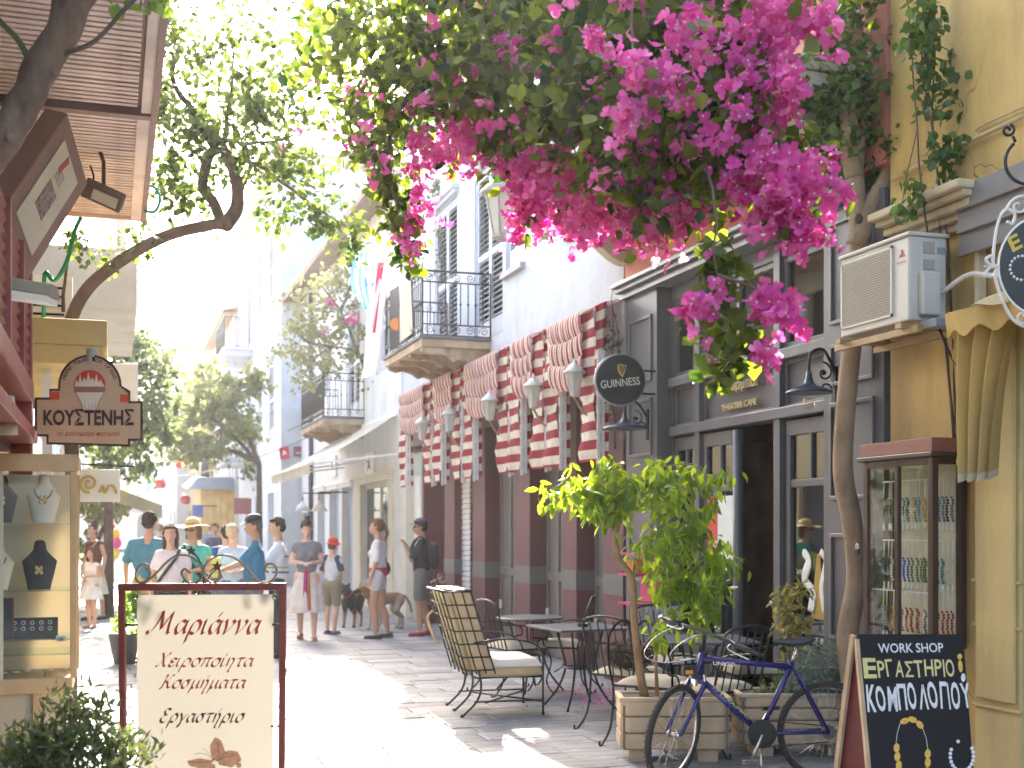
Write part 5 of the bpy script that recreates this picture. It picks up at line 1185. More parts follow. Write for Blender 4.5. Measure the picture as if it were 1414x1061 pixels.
O('saddle', sd_.grid(saddle, 18, 16), mat('saddle_black', (.02, .02, .022), .35, .1, 10, .05), bk_)
stem = hT + (hT - hB).normalized() * .05; hbC = BP(972, 872, -.06)
F('stem', [stem, hbC - UP * .02, hbC + nF * 0], .015, M_blk)
barL = BP(918, 855, .28); barR = BP(1050, 905, -.30)
F('handlebar', [barL, hbC - (hbC - barL) * .35, hbC, hbC + (barR - hbC) * .35, barR], .0115, M_blk)
F('grip', [barL, barL + (hbC - barL) * .42], .0175, M_blk); F('grip', [barR, barR + (hbC - barR) * .42], .0175, M_blk)
F('bar_end', catmull([barL, barL + UP * .012 - RIGHT * .04 - FWD * .03, barL + UP * .03 - RIGHT * .02 - FWD * .1], 4), .011, M_chr)
F('brake_lever', catmull([barR.lerp(hbC, .5), barR.lerp(hbC, .45) - UP * .03 - RIGHT * .04, barR.lerp(hbC, .1) - UP * .045 - RIGHT * .03], 4), .006, M_chr); F('brake_lever', catmull([barL.lerp(hbC, .5), barL.lerp(hbC, .4) - UP * .03 - FWD * .05, barL.lerp(hbC, .05) - UP * .035 - FWD * .04], 4), .006, M_chr)
F('brake_cable', catmull([barR.lerp(hbC, .4), BP(1000, 880, -.2), BP(960, 878, -.3), BP(925, 905, -.2), BP(955, 925, -.1)], 8), .003, M_chr, 6)
F('brake_cable', catmull([barL.lerp(hbC, .4), BP(905, 880, .1), BP(890, 905, 0), BP(920, 915, 0), BP(985, 905, 0)], 8), .003, M_chr, 6)
O('reflector_lamp', MB().box(BP(944, 920, -.2), BP(960, 932, -.14)), M_blk, bk_, bevel=.006); O('reflector', MB().box(BP(947, 926, -.215), BP(957, 931, -.205)), mat('amber_lens', (.7, .3, .03), .2, .1, 8, 0), bk_)
br = MB(); br.box(cr_ - nF * .03 - wu_ * .03 - UP * .03, cr_ + nF * .03 - wu_ * .05 + UP * .02); br.tube([cr_ + nF * .05 - UP * .05, cr_ + nF * .05 + UP * .05], .012, 8); br.tube([cr_ - nF * .05 - UP * .05, cr_ - nF * .05 + UP * .05], .012, 8)
O('brake', br, M_chr, bk_)
O('chainring', MB().lathe(sB - FWD * .055, [(.088, 0), (.092, .003), (.088, .006)], 36, FWD).lathe(sB - FWD * .065, [(.062, 0), (.066, .003), (.062, .006)], 30, FWD), M_blk, bk_)
F('crank', [sB - FWD * .07, BP(1050 - 12, 1012 + 36, -.09)], .011, M_chr); F('crank', [sB + FWD * .07, BP(1062, 980, .09)], .011, M_chr)
pd = BP(1037, 1052, -.14); O('pedal', MB().box(pd - RIGHT * .05 - FWD * .035 - UP * .012, pd + RIGHT * .05 + FWD * .035 - UP * .004).box(pd - RIGHT * .05 - FWD * .035 + UP * .004, pd + RIGHT * .05 + FWD * .035 + UP * .012), M_chr, bk_, bevel=.004)
pd = BP(1064, 978, .14); O('pedal', MB().box(pd - RIGHT * .05 - FWD * .035 - UP * .012, pd + RIGHT * .05 + FWD * .035 + UP * .012), M_blk, bk_, bevel=.004)
F('kickstand', [sB - UP * .02 + FWD * .02, BP(1052, 1071, -.1)], .0075, M_chr)
F('chain', [sB + UP * .085 - FWD * .05, hubR + UP * .04 - FWD * .05], .004, M_blk, 6); F('chain', [sB - UP * .085 - FWD * .05, hubR - UP * .06 - FWD * .05, hubR - FWD * .05 - UP * .1 + RIGHT * .0], .004, M_blk, 6)
O('cassette', MB().lathe(hubR - FWD * .05, [(.045, 0), (.045, .004), (.035, .006), (.035, .012), (.025, .014), (.025, .02)], 24, FWD), mat('dark_steel', (.1, .09, .08), .5, .2, 20, 0, metal=.6), bk_)
td = (sT - hT).normalized(); a0 = hT + td * .06 - UP * .024
text('lettering', 'UNICO', BP(984, 918, -.0) - FWD * .0205, (BP(1012, 919) - BP(984, 917)), UP, .14, .024, M_white, dt_, th=.001, bold=.02)
dd_ = (sB - hB).normalized(); text('lettering', 'DYNAMIC', hB.lerp(sB, .22) - FWD * .0225 - dd_.cross(-FWD) * .01, dd_, dd_.cross(FWD) if dd_.cross(FWD).z > 0 else -dd_.cross(FWD), .3, .02, mat('decal_yellow', (.5, .5, .25), .5, .1, 10, 0), dt_, th=.001)

# ================================================================== MARIANNA SIGN
M_redf = mat('rust_red_frame', (.24, .045, .03), .5, .25, 12, .3, 60, dirt=(.38, .16, .10), dlim=(.6, .75)); M_vinyl = mat('banner_vinyl', (.32, .295, .24), .6, .05, 2, .05, 6, trans=(.26, .235, .19), tfac=.25)
ms_ = thing('standing_sign', 'cream jewellery workshop banner in a rust-red metal frame with scrolled top', 'sign', (pt(280, 900, 5.7).x, pt(280, 900, 5.7).y, 0))
zs_ = 5.7
def S(px, py, d=0): return pt(px, py, zs_ + d)
gy = HY + FPX * H_EYE / zs_
for (a, b) in ((168, 172), (391, 388)):
    O('frame_post', MB().bar(S(a, 806), S(b, gy), .028, .028, up=FWD), M_redf, ms_, bevel=.002)
O('frame_bar', MB().bar(S(165, 811, -.001), S(395, 810, -.001), .034, .034, up=FWD), M_redf, ms_, bevel=.003)
O('frame_bar', MB().bar(S(173, gy - 60), S(388, gy - 60), .024, .024, up=FWD), M_redf, ms_)
O('banner', MB().grid(lambda a, b: S(189 + 189 * a + (2 - 3 * a) * b, 822 - 1 * a + (gy - 75 - 822) * b, .004 * math.sin(a * 5) + .006 * math.sin(b * 4)), 12, 16), M_vinyl, ms_)
st_ = MB()
for (px, py) in ((188, 824), (380, 824), (272, 818)): st_.tube([S(px, py) + (RIGHT * math.cos(a) + UP * math.sin(a)) * .011 - FWD * .01 for a in [2 * math.pi * k / 12 for k in range(12)]], .003, 5, closed=True)
st_.tube([S(172, 863), S(190, 863)], .006, 5).tube([S(376, 863), S(390, 863)], .006, 5).tube([S(174, 1000), S(190, 1000)], .004, 5).tube([S(374, 1003), S(389, 1003)], .004, 5)
O('fastener', st_, M_blackiron, ms_, kind='stuff')
M_iron2 = mat('rusty_iron', (.32, .22, .15), .4, .35, 14, .2, 60, metal=.4)
def px_path(P, n=6): return catmull([S(x, y) for x, y in P], n)
for P in ([(205, 788), (197, 784), (201, 776), (209, 781), (210, 792), (204, 802), (192, 805), (188, 797), (189, 787), (197, 779), (205, 779), (205, 779)][6:] + [],):
    pass
sw_ = [[(200, 783), (206, 787), (207, 795), (201, 803), (192, 804), (187, 797), (189, 787), (196, 780), (204, 780), (206, 786)],
       [(199, 805), (212, 796), (228, 779), (243, 768), (258, 767), (270, 773), (279, 785), (280, 795), (274, 803), (262, 805), (253, 797), (251, 790), (256, 786), (264, 792)],
       [(358, 804), (345, 790), (330, 775), (318, 768), (305, 767), (292, 772), (284, 780), (281, 790), (285, 800), (294, 805), (302, 800), (303, 788), (297, 784), (291, 789)],
       [(360, 804), (372, 804), (380, 797), (382, 787), (377, 779), (369, 780), (366, 787), (371, 791)]]
for P in sw_: O('scroll', MB().tube(px_path(P), .006, 6), M_iron2, ms_)
def star(px, py, r, d=-.02):
    c = S(px, py, d); p = []
    for k in range(10):
        a = math.pi / 2 + math.pi * k / 5; q = r if k % 2 == 0 else r * .42; p.append((q * math.cos(a), q * math.sin(a)))
    m_ = MB(); ce = c - FWD * .012; m_.add([ce] + [c + RIGHT * x + UP * y for x, y in p] + [c + FWD * .012], [(0, 1 + k, 1 + (k + 1) % 10) for k in range(10)] + [(11, 1 + (k + 1) % 10, 1 + k) for k in range(10)]); return m_
M_star = mat('star_rust', (.10, .02, .015), .5, .3, 14, .2)
O('star', star(264, 761, .026), M_star, ms_); O('star', star(300, 782, .028), M_star, ms_); O('star_stem', MB().tube(px_path([(266, 762), (274, 772), (281, 788), (281, 806)]), .004, 5).tube(px_path([(299, 786), (290, 795), (283, 806)]), .004, 5), M_star, ms_)
# calligraphic lettering: broad-nib strokes
G = {
 'α': (1.0, [[(.72, .85), (.45, 1.0), (.14, .75), (.05, .35), (.22, .02), (.5, .2), (.78, .75), (.85, 1.0)], [(.85, 1.0), (.74, .4), (.82, .05), (1.0, .15)]]),
 'ρ': (.95, [[(-.05, -.65), (.08, .2), (.25, .8), (.55, 1.0), (.82, .75), (.74, .25), (.45, .0), (.15, .15)]]),
 'ι': (.5, [[(0, .85), (.15, 1.0), (.08, .35), (.15, .02), (.42, .18)]]),
 'ν': (.9, [[(-.05, .85), (.12, 1.0), (.22, .5), (.2, .0), (.5, .35), (.8, .8), (.65, 1.02)]]),
 'ε': (.72, [[(.72, .85), (.45, 1.0), (.15, .8), (.28, .56), (.5, .53)], [(.35, .53), (.04, .28), (.22, .0), (.62, .15)]]),
 'ο': (.9, [[(.45, 1.0), (.12, .75), (.05, .3), (.3, .0), (.68, .2), (.8, .65), (.6, .98), (.4, 1.0)], [(.6, .98), (.8, .95), (.95, 1.0)]]),
 'σ': (1.0, [[(.45, 1.0), (.12, .75), (.05, .3), (.3, .0), (.62, .2), (.72, .65), (.5, .98)], [(.4, 1.0), (.75, .98), (1.0, 1.05)]]),
 'π': (1.05, [[(-.02, .8), (.15, 1.0), (1.05, 1.02)], [(.35, .98), (.12, .0)], [(.78, .98), (.68, .35), (.75, .02), (.95, .15)]]),
 'η': (.95, [[(0, .85), (.15, 1.0), (.14, .5), (.08, .0)], [(.12, .6), (.45, 1.0), (.7, .8), (.58, .1), (.45, -.55), (.6, -.6)]]),
 'τ': (.78, [[(-.02, .8), (.15, 1.0), (.8, 1.02)], [(.42, .98), (.3, .3), (.4, .02), (.62, .15)]]),
 'μ': (1.0, [[(.2, 1.0), (.08, .1), (-.05, -.6)], [(.1, .3), (.3, .0), (.6, .3), (.78, 1.0)], [(.78, 1.0), (.7, .25), (.8, .02), (1.0, .15)]]),
 'γ': (.9, [[(-.02, .85), (.15, 1.0), (.35, .5), (.38, .0), (.25, -.5), (.12, -.35), (.35, .05), (.85, 1.0)]]),
 'Μ': (1.85, [[(-.25, .25), (-.12, .02), (.2, .35), (.5, 1.1), (.6, 1.6)], [(.35, 1.5), (.6, 1.62), (.72, 1.0), (.8, .35)], [(.8, .35), (1.1, 1.0), (1.42, 1.6)], [(1.42, 1.6), (1.35, .7), (1.42, .05), (1.7, .2)]]),
 'Χ': (1.1, [[(-.02, 1.4), (.2, 1.6), (.4, 1.1), (.6, .4), (.8, .02), (1.05, .2)], [(1.05, 1.5), (.9, 1.6), (.45, .8), (.05, .0), (-.1, .15)]]),
 'Κ': (1.2, [[(.0, 1.35), (.3, 1.6), (.4, 1.5), (.22, .7), (.12, .0), (-.05, .05)], [(1.1, 1.5), (.95, 1.6), (.6, 1.0), (.26, .8)], [(.26, .8), (.6, .7), (.78, .1), (1.1, .15)]]),
 'Ε': (.95, [[(.9, 1.4), (.6, 1.6), (.25, 1.35), (.4, .9), (.62, .85)], [(.5, .87), (.05, .55), (.12, .08), (.5, .0), (.85, .35)]]),
}
ACC = [(.5, 1.25), (.68, 1.6)]
def calli(word, px0, px1, base, xh, m, wt=.13):
    # layout
    x = 0; strokes = []
    acc = False; k = 0; seq = []
    import unicodedata
    for ch in word:
        d = unicodedata.normalize('NFD', ch); seq.append((d[0], len(d) > 1))
    for ch, ac in seq:
        wd, ss_ = G[ch]
        for s2 in ss_: strokes.append([(x + p[0], p[1]) for p in s2])
        if ac: strokes.append([(x + p[0] * (wd / 1.0) , p[1]) for p in ACC])
        x += wd + .08
    W_ = x
    sh = .32; sx = (px1 - px0) / (W_ + .2)
    nib = Vector((math.cos(R(35)), math.sin(R(35))))
    mb = MB(); q = 0
    for s2 in strokes:
        P = catmull([Vector((p[0], p[1], 0)) for p in s2], 7); L_ = []; R_ = []
        for p in P:
            X = px0 + (p.x + p.y * sh) * sx; Yp = base - p.y * xh; w2 = wt * xh
            q += 1
            L_.append(S(X - nib.x * w2, Yp + nib.y * w2, -.010 - .00002 * q)); R_.append(S(X + nib.x * w2 * .9 + .5, Yp - nib.y * w2 - .5, -.010 - .00002 * q))
        n0 = len(P); mb.add(L_ + R_, [(i, i + 1, n0 + i + 1, n0 + i) for i in range(n0 - 1)])
    return O('lettering', mb, m, ms_)
M_inkr = mat('ink_red', (.40, .07, .055), .6, .08, 5, 0, trans=(.45, .08, .06), tfac=.4); M_inkd = mat('ink_dark', (.12, .075, .055), .6, .08, 5, 0, trans=(.15, .1, .07), tfac=.4)
calli('Μαριάννα', 206, 362, 876, 19, M_inkr, .135); calli('Χειροποίητα', 216, 352, 921, 11.5, M_inkr, .14); calli('Κοσμήματα', 221, 341, 951, 11.5, M_inkr, .14); calli('Εργαστήριο', 220, 338, 998, 12, M_inkd, .14)
# printed butterfly brooch at the foot of the banner
bf = MB(); 
def SP(P, d): return [S(x, y, d) for x, y in P]
for i, P in enumerate(([(292, 1046), (290, 1030), (297, 1018), (305, 1022), (312, 1040), (300, 1052)], [(300, 1048), (315, 1036), (328, 1038), (334, 1050), (320, 1060), (302, 1056)], [(292, 1050), (275, 1047), (258, 1051), (262, 1058), (280, 1062), (293, 1058)], [(296, 1054), (300, 1070), (296, 1084), (288, 1076), (288, 1060)])):
    bf.add(SP(P, -.0125 - i * .0004), [tuple(range(len(P)))])
bf_ = O('butterfly_print', bf, mat('print_pink', (.50, .28, .18), .6, .4, 40, 0, trans=(.6, .36, .24), tfac=.5), ms_)
ln = MB(); 
for P in ([(294, 1050), (285, 1042), (275, 1040), (268, 1042)], [(294, 1048), (284, 1036), (280, 1034)], [(294, 1052), (303, 1040), (300, 1024)], [(297, 1052), (312, 1046), (328, 1042)], [(293, 1053), (278, 1053), (262, 1053)]): ln.tube([S(x, y, -.016) for x, y in P], .0009, 4)
O('print_lines', ln, M_inkd, ms_, kind='stuff'); O('print_bead', MB().ell(S(330, 1057, -.014), (.012, .004, .012), 10).ell(S(294, 1050, -.016), (.008, .004, .008), 8), mat('print_orange', (.55, .24, .10), .5, .1, 8, 0), bf_, kind='stuff')
# ================================================================== LEFT SIDE
# maroon shop front
M_louv = mat('maroon_louvre', (.26, .06, .045), .5, .15, 5, .15, 40, dirt=(.36, .14, .10), dlim=(.55, .72))
XL = -.42
lf = thing('maroon_shop', 'maroon louvred wooden shop front at the left edge under the slatted canopy', 'shop front', (XL, 6, 0))
O('wall', MB().box((-3, 1, 2.0), (XL - .08, 7.0, 2.95)).box((-3, 1, 0), (-1.3, 7.0, 2.0)), mat('maroon_dark', (.13, .03, .028), .7, .2, 4, .1), lf)
O('post', MB().box((XL - .08, 6.92, 0), (XL + .02, 7.02, 2.95)), M_louv, lf, bevel=.005)
O('beam', MB().box((XL - .08, 2, 2.26), (XL + .03, 6.92, 2.36)), M_louv, lf, bevel=.006); O('beam', MB().box((XL - .08, 2, 2.04), (XL + .05, 6.92, 2.1)), M_louv, lf, bevel=.006)
sm_ = mk_mesh('slat', MB().obox((0, 0, 0), (0, 1, 0), (.6, 0, .8), (.8, 0, -.6), 4.9, .06, .012), M_louv)
for k in range(9): piece('slat', sm_, lf, (XL - .01, 4.46, 2.41 + k * .06))
for y in (5.4, 6.2): O('mullion', MB().box((XL - .07, y, 2.36), (XL + .028, y + .04, 2.95)), M_louv, lf)
O('tan_panel', MB().box((XL - .078, 5.2, 2.1), (XL - .07, 6.9, 2.26)), mat('fanlight', (.55, .42, .25), .5, .5, 3, 0), lf)  # mottled tan panel between the two beams
# canopy soffit
M_soff = mat('soffit_slat', (.76, .60, .54), .6, .15, 3, .15, 30, dirt=(.50, .36, .31), dscale=(1.5, .8, 1), dlim=(.5, .72))
M_soffd = mat('soffit_frame', (.22, .11, .09), .6, .2, 4, .1)
can = thing('slatted_canopy', 'pinkish slatted wooden canopy overhanging the left side of the street', 'canopy', (-.6, 6, 3.85))
O('deck', MB().box((-1.25, 2.5, 3.875), (.2, 9.35, 4.0)), M_soffd, can)
O('fascia', MB().box((.2, 2.5, 3.82), (.235, 9.37, 4.05)), M_soffd, can); O('cross_bar', MB().box((-1.25, 6.93, 3.82), (.2, 7.0, 3.875)), M_soffd, can); O('cross_bar', MB().box((-1.25, 9.33, 3.83), (.2, 9.37, 3.875)), M_soff, can)
O('edge_trim', MB().box((.15, 2.5, 3.835), (.2, 6.93, 3.874)).box((.13, 7.0, 3.835), (.2, 9.33, 3.874)), M_soff, can)
sm_ = mk_mesh('slat', MB().box((-.68, -.026, -.008), (.68, .026, .008)), M_soff)
y = 5.2
while y < 9.3:
    if not 6.89 < y < 7.03: piece('slat', sm_, can, (-.55, y, 3.862 + rnd.uniform(-.002, .002)), (rnd.uniform(.05, .12), 0, 0))
    y += .062
O('upper_wall', MB().box((-3, 1, 2.95), (-1.25, 9.4, 9)), mat('left_wall_cream', (.55, .45, .30), .85, .1, 3, .2), lf)
# light box sign, tilted
lb = thing('light_box', 'tilted brown framed light box sign with a printed white panel below the canopy', 'sign', pt(50, 270, 6.3))
A_, B_, D_ = pt(2, 293, 5.9), pt(93, 156, 6.3), pt(38, 388, 6.3); u_ = B_ - A_; v_ = D_ - A_; v_ = v_ - u_ * (v_.dot(u_) / u_.dot(u_)) * .999; C_ = A_ + u_ + v_; n_ = u_.cross(v_).normalized(); n_ = n_ if n_.dot(FWD) > 0 else -n_
M_lbf = mat('lightbox_frame', (.27, .17, .155), .55, .12, 4, .1, 40)
cn = (A_ + C_) / 2
O('casing', MB().obox(cn + n_ * .06, u_, v_, n_, u_.length, v_.length, .12), M_lbf, lb, bevel=.006)
O('panel', MB().obox(cn - n_ * .004, u_, v_, n_, u_.length * .74, v_.length * .62, .006), mat('panel_cream', (.60, .56, .48), .5, .08, 4, 0), lb, bevel=.0)
pr = MB(); pr.obox(cn - n_ * .009 - u_ * .04 - v_ * .02, u_, v_, n_, u_.length * .24, v_.length * .26, .002); 
O('print', pr, mat('print_grey', (.26, .20, .20), .6, .6, 40, 0), lb)
pr2 = MB()
for k in range(4): pr2.obox(cn - n_ * .009 + u_ * (.14 + .028 * k) - v_ * .03, v_, u_, n_, v_.length * .18, .006, .002)
O('print', pr2, mat('print_grey2', (.3, .24, .24), .6, .1, 40, 0), lb, kind='stuff')
O('print', MB().obox(cn - n_ * .009 + u_ * .27 - v_ * .08, (u_ + v_ * .3), (v_ - u_ * .3), n_, .12, .035, .002), mat('print_red', (.45, .12, .08), .6, .3, 20, 0), lb)
O('hanger', MB().bar(cn + n_ * .12, cn + n_ * .12 + UP * .3 + FWD * .1, .04).bar(A_ + n_ * .1, A_ + n_ * .1 - RIGHT * .4, .05), M_blackiron, lb)
# floodlight
fl_ = thing('floodlight', 'dark brown floodlight hanging on a rod under the slatted canopy', 'floodlight', pt(142, 270, 7.4))
c_ = pt(143, 270, 7.4); u_ = (RIGHT - UP * .42 + FWD * .3).normalized(); v_ = (UP * .7 + RIGHT * .25 - FWD * .6); v_ = (v_ - u_ * v_.dot(u_)).normalized(); n_ = u_.cross(v_)
M_brz = mat('lamp_bronze', (.11, .075, .06), .5, .15, 8, .1)
O('housing', MB().obox(c_, u_, v_, n_, .24, .1, .08), M_brz, fl_, bevel=.008)
O('lens', MB().obox(c_ - UP * .028 - FWD * .035 + RIGHT * .02, u_, v_, n_, .15, .06, .03), mat('lamp_lens', (.55, .5, .4), .2, .1, 8, 0), fl_)
O('rod', MB().tube([c_ + UP * .03, c_ + UP * .2, Vector((c_.x - .02, c_.y, 3.86))], .012, 7), M_brz, fl_); O('cable', MB().tube(catmull([c_ - RIGHT * .08, c_ - RIGHT * .11 + UP * .08, c_ - RIGHT * .06 + UP * .1, c_ - RIGHT * .08 + UP * .18], 5), .006, 5), M_blackiron, fl_)
# long lamp housing at the left edge
ll = thing('strip_lamp', 'grey strip lamp housing with white underside above the louvres at the left edge', 'lamp', pt(30, 405, 5.2))
a, b = pt(-60, 392, 5.0), pt(76, 412, 5.5)
O('housing', MB().prism([(-.07, 0), (.07, 0), (.035, .055), (-.02, .06)], a, FWD, UP, (b - a).normalized(), (b - a).length), mat('lamp_olive', (.22, .21, .17), .5, .15, 6, .1), ll, bevel=.004)
O('diffuser', MB().prism([(-.065, -.03), (.065, -.03), (.068, -.002), (-.068, -.002)], a, FWD, UP, (b - a).normalized(), (b - a).length - .02), mat('lamp_diffuser', (.72, .72, .66), .4, .05, 6, 0), ll)
# cream box at very left
cb_ = thing('cream_lamp_box', 'cream boxed lamp with grey top at the left edge beside the ice-cream sign', 'lamp', pt(5, 575, 5.2))
c_ = pt(-6, 572, 5.2); O('body', MB().add([pt(-40, 602, 5.1), pt(25, 601, 5.2), pt(20, 547, 5.25), pt(-40, 547, 5.1), pt(-40, 602, 5.6), pt(12, 601, 5.6), pt(10, 547, 5.6), pt(-40, 547, 5.6)], [(0, 1, 2, 3), (7, 6, 5, 4), (1, 5, 6, 2), (3, 2, 6, 7), (0, 4, 5, 1)]), mat('cream_box', (.62, .55, .38), .6, .08, 4, .1), cb_)
O('top', MB().add([pt(-40, 588, 5.08), pt(8, 588, 5.13), pt(18, 546, 5.2), pt(-40, 546, 5.08)], [(0, 1, 2, 3)]), mat('box_grey', (.34, .36, .36), .6, .1, 4, .1), cb_)
# yellow ledge house left
ylh = thing('yellow_ledge_house', 'yellow house on the left with a concrete ledge above the ice-cream sign', 'house', (-.8, 9, 0))
M_yl1 = mat('yellow_wall_left', (.58, .42, .16), .85, .12, 3, .2, dirt=(.4, .3, .12))
O('wall', MB().box((-4, 7.6, 0), (-.82, 11.9, 5.0)), M_yl1, ylh)
a = fp(148, 505, 8.0)
O('ledge', MB().box((-.95, 8.0, 2.72), (a.x, 10.2, 2.88)).box((-.95, 8.0, 2.60), (a.x - .02, 10.2, 2.72)), M_yl1, ylh, bevel=.01)
O('post', MB().box((-.6, 8.1, 0), (-.48, 8.22, 2.6)), mat('brown_post', (.2, .13, .07), .6, .2, 5, .1), ylh)
O('post', MB().box((-.42, 8.3, 0), (-.36, 8.36, 2.6)), M_white, ylh)
lou = O('louvre_window', MB().box((-.82, 10.4, 3.0), (-.30, 10.5, 3.6)), M_white, ylh)
lm = mk_mesh('slat', MB().box((-.2, -.01, -.008), (.2, .01, .008)), M_dark)  # dark strips on the white louvre, shade of the gaps put into colour
for k in range(7): piece('slat', lm, lou, (-.56, 10.395, 3.08 + k * .07))
# pot on ledge
pp = thing('flower_pot', 'dark flower pot with dry stems on the yellow ledge at the left', 'flower pot', (-.7, 8.3, 2.88)); O('pot', MB().lathe((-.68, 8.3, 2.88), [(.06, 0), (.08, .12), (.085, .14), (.07, .14)], 14), M_blackiron, pp)
O('stem', MB().tube(catmull([(-.68, 8.3, 3.0), (-.66, 8.28, 3.2), (-.7, 8.3, 3.35)], 4), .006, 5).tube([(-.67, 8.3, 3.0), (-.6, 8.3, 3.2)], .005, 5), mat('dry_stem', (.25, .2, .1), .8, .2, 8, 0), pp)
hz = thing('garden_hose', 'green hose looped from the canopy edge down the left wall', 'hose', pt(80, 360, 8))
O('hose', MB().tube(catmull([pt(112, 300, 8.0), pt(103, 320, 8), pt(92, 362, 8), (pt(75, 388, 8)), pt(62, 378, 8), pt(60, 440, 8), pt(58, 455, 8)], 6), .014, 7), mat('hose_green', (.02, .28, .16), .4, .1, 8, 0), hz)
O('hose', MB().tube(catmull([pt(196, 258, 8.6), pt(212, 258, 8.6), pt(221, 275, 8.6), pt(214, 292, 8.6), pt(200, 292, 8.6)], 6), .012, 7), mat('hose_green', (.02, .28, .16)), hz)
# cream balcony block further back
cbh = thing('cream_balcony_house', 'cream house on the left with a solid block balcony behind the curved tree limb', 'house', (-1, 13, 0))
q1 = fp(190, 430, 12.2); q2 = fp(190, 345, 12.2)
O('wall', MB().box((-5, 12.0, 0), (-1.3, 17, 7.2)), M_palec, cbh); O('balcony', MB().box((-1.3, 12.2, q1.z), (q1.x, 15.5, q2.z)), mat('balcony_cream', (.56, .53, .46), .85, .08, 3, .15, dirt=(.42, .4, .34)), cbh, bevel=.02)
O('slab', MB().box((-1.3, 12.1, 6.0), (q1.x - .1, 15.5, 6.2)), M_palec, cbh); O('post', MB().box((q1.x - .2, 12.2, q2.z), (q1.x - .1, 12.3, 6.0)), M_white, cbh); O('window', MB().box((-1.3, 13, 4.6), (-1.28, 14, 6)), M_dark, cbh)
far_house('left_house', 'pale ochre house on the left beyond the gold script sign', -1.7, 17.5, 30, 6.5, M_ochre, 2, 4, s=-1)
far_house('left_house', 'whitish house on the left further down the street', -2.0, 36, 52, 7.0, M_palec, 2, 4, s=-1, shm=M_blu)
far_house('left_house', 'small cream house on the left near the street end', -2.4, 56, 80, 6.0, M_palec, 2, 5, s=-1, shm=M_brn)

# ---------------- ice-cream sign
M_kb = mat('sign_border', (.055, .022, .020), .5, .1, 8, 0); M_kp = mat('sign_peach', (.52, .36, .22), .5, .06, 4, .05); M_kp2 = mat('sign_ochre', (.55, .38, .17), .5, .06, 4, .05)
zk = 6.8
def K(px, py, d=0): return pt(px, py, zk + d)
ks = thing('ice_cream_sign', 'peach shop sign with a stepped outline and an ice-cream cup emblem on the left', 'sign', K(123, 555))
def outline(e):
    P = [(48 + e, 558 + e)]
    P = [(48 + e, 603 - e), (48 + e, 549 + e), (68 + e, 549 + e), (68 + e, 537 + e), (80 + e, 537 + e)]
    c = (124, 533); r = 44 - e
    for k in range(15):
        a = math.pi - math.pi * k / 14; P.append((c[0] + r * math.cos(a), c[1] - r * .98 * math.sin(a)))
    P += [(180 - e, 540 + e), (180 - e, 554 + e), (197 - e, 554 + e), (197 - e, 609 - e), (180 - e, 609 - e), (180 - e, 617 - e), (64 + e, 614 - e), (64 + e, 603 - e)]
    return P
def plate(P, d0, d1):
    A1 = [K(x, y, d0) for x, y in P]; B1 = [K(x, y, d1) for x, y in P]; n = len(P)
    return MB().add(A1 + B1, [tuple(range(n)), tuple(reversed(range(n, 2 * n)))] + [(i, i + n, (i + 1) % n + n, (i + 1) % n) for i in range(n)])
O('board', plate(outline(0), 0, .06), M_kb, ks); O('face', plate(outline(3.2), -.004, 0.0), M_kp, ks)
O('hanger', MB().lathe(K(127, 505, .02), [(.03, 0), (.03, .09)], 12).bar(K(20, 558, .03), K(50, 558, .03), .05).bar(K(20, 595, .03), K(50, 595, .03), .05), mat('hanger_grey', (.35, .33, .28), .6, .1, 5, .1), ks)
lt = mat('sign_letters', (.045, .016, .022), .5, .1, 6, 0)
text('lettering', 'KΟΥΣΤΕΝΗΣ', K(60, 588, -.006), RIGHT + UP * -.0, UP, (K(185, 588) - K(60, 588)).length, (K(60, 565) - K(60, 588)).length, lt, ks, th=.003, bold=.03)
text('lettering', 'το καλοκαίρι παγωτό', K(79, 604, -.006), RIGHT, UP, (K(165, 604) - K(79, 604)).length, .034, mat('sign_redtext', (.45, .05, .03), .5, .1, 6, 0), ks, th=.003, bold=.01, shear=.35)
for i, ch in enumerate('Home Made Ice Cream'):
    if ch == ' ': continue
    a = math.pi * (.90 - .80 * i / 18); rr = 36
    o = K(124 + rr * math.cos(a) , 533 - rr * math.sin(a), -.006); tv = (UP * math.sin(a) + RIGHT * math.cos(a)); tu = (RIGHT * math.sin(a) - UP * math.cos(a))
    text('lettering', ch, o - tu * .01 - tv * .008, tu, tv, .019, .02 if ch.islower() else .026, lt, ks, th=.002)
sq_ = mat('sign_orange', (.55, .06, .02), .5, .08, 6, 0)
O('square', plate([(69, 541), (82, 541), (82, 552), (69, 552)], -.008, -.005), sq_, ks); O('square', plate([(166, 545), (178, 545), (178, 556), (166, 556)], -.008, -.005), sq_, ks)
fan = [(124 + 22 * math.cos(math.pi * k / 16), 533 - 22 * math.sin(math.pi * k / 16)) for k in range(17)]
O('emblem', plate(fan, -.008, -.005), sq_, ks)
wv = [(103, 534)]
for k in range(7): wv += [(105 + 5.6 * k, 524 - 6 * (k % 2) - (3 - abs(k - 3)) * 1.5), (108 + 5.6 * k, 530 - (3 - abs(k - 3)) * 1.5)]
wv += [(145, 534)]
O('emblem', plate(wv, -.011, -.0085), mat('sign_cream', (.65, .58, .46), .5, .05, 6, 0), ks)
O('emblem', plate([(102, 534), (146, 534), (145, 542), (103, 542)], -.011, -.0085), mat('cup_band', (.28, .13, .09), .5, .05, 6, 0), ks)
O('emblem', plate([(104, 542), (144, 542), (136, 556), (133, 566), (115, 566), (112, 556)], -.011, -.0085), mat('sign_cream', (.65, .58, .46)), ks)
cl = MB()
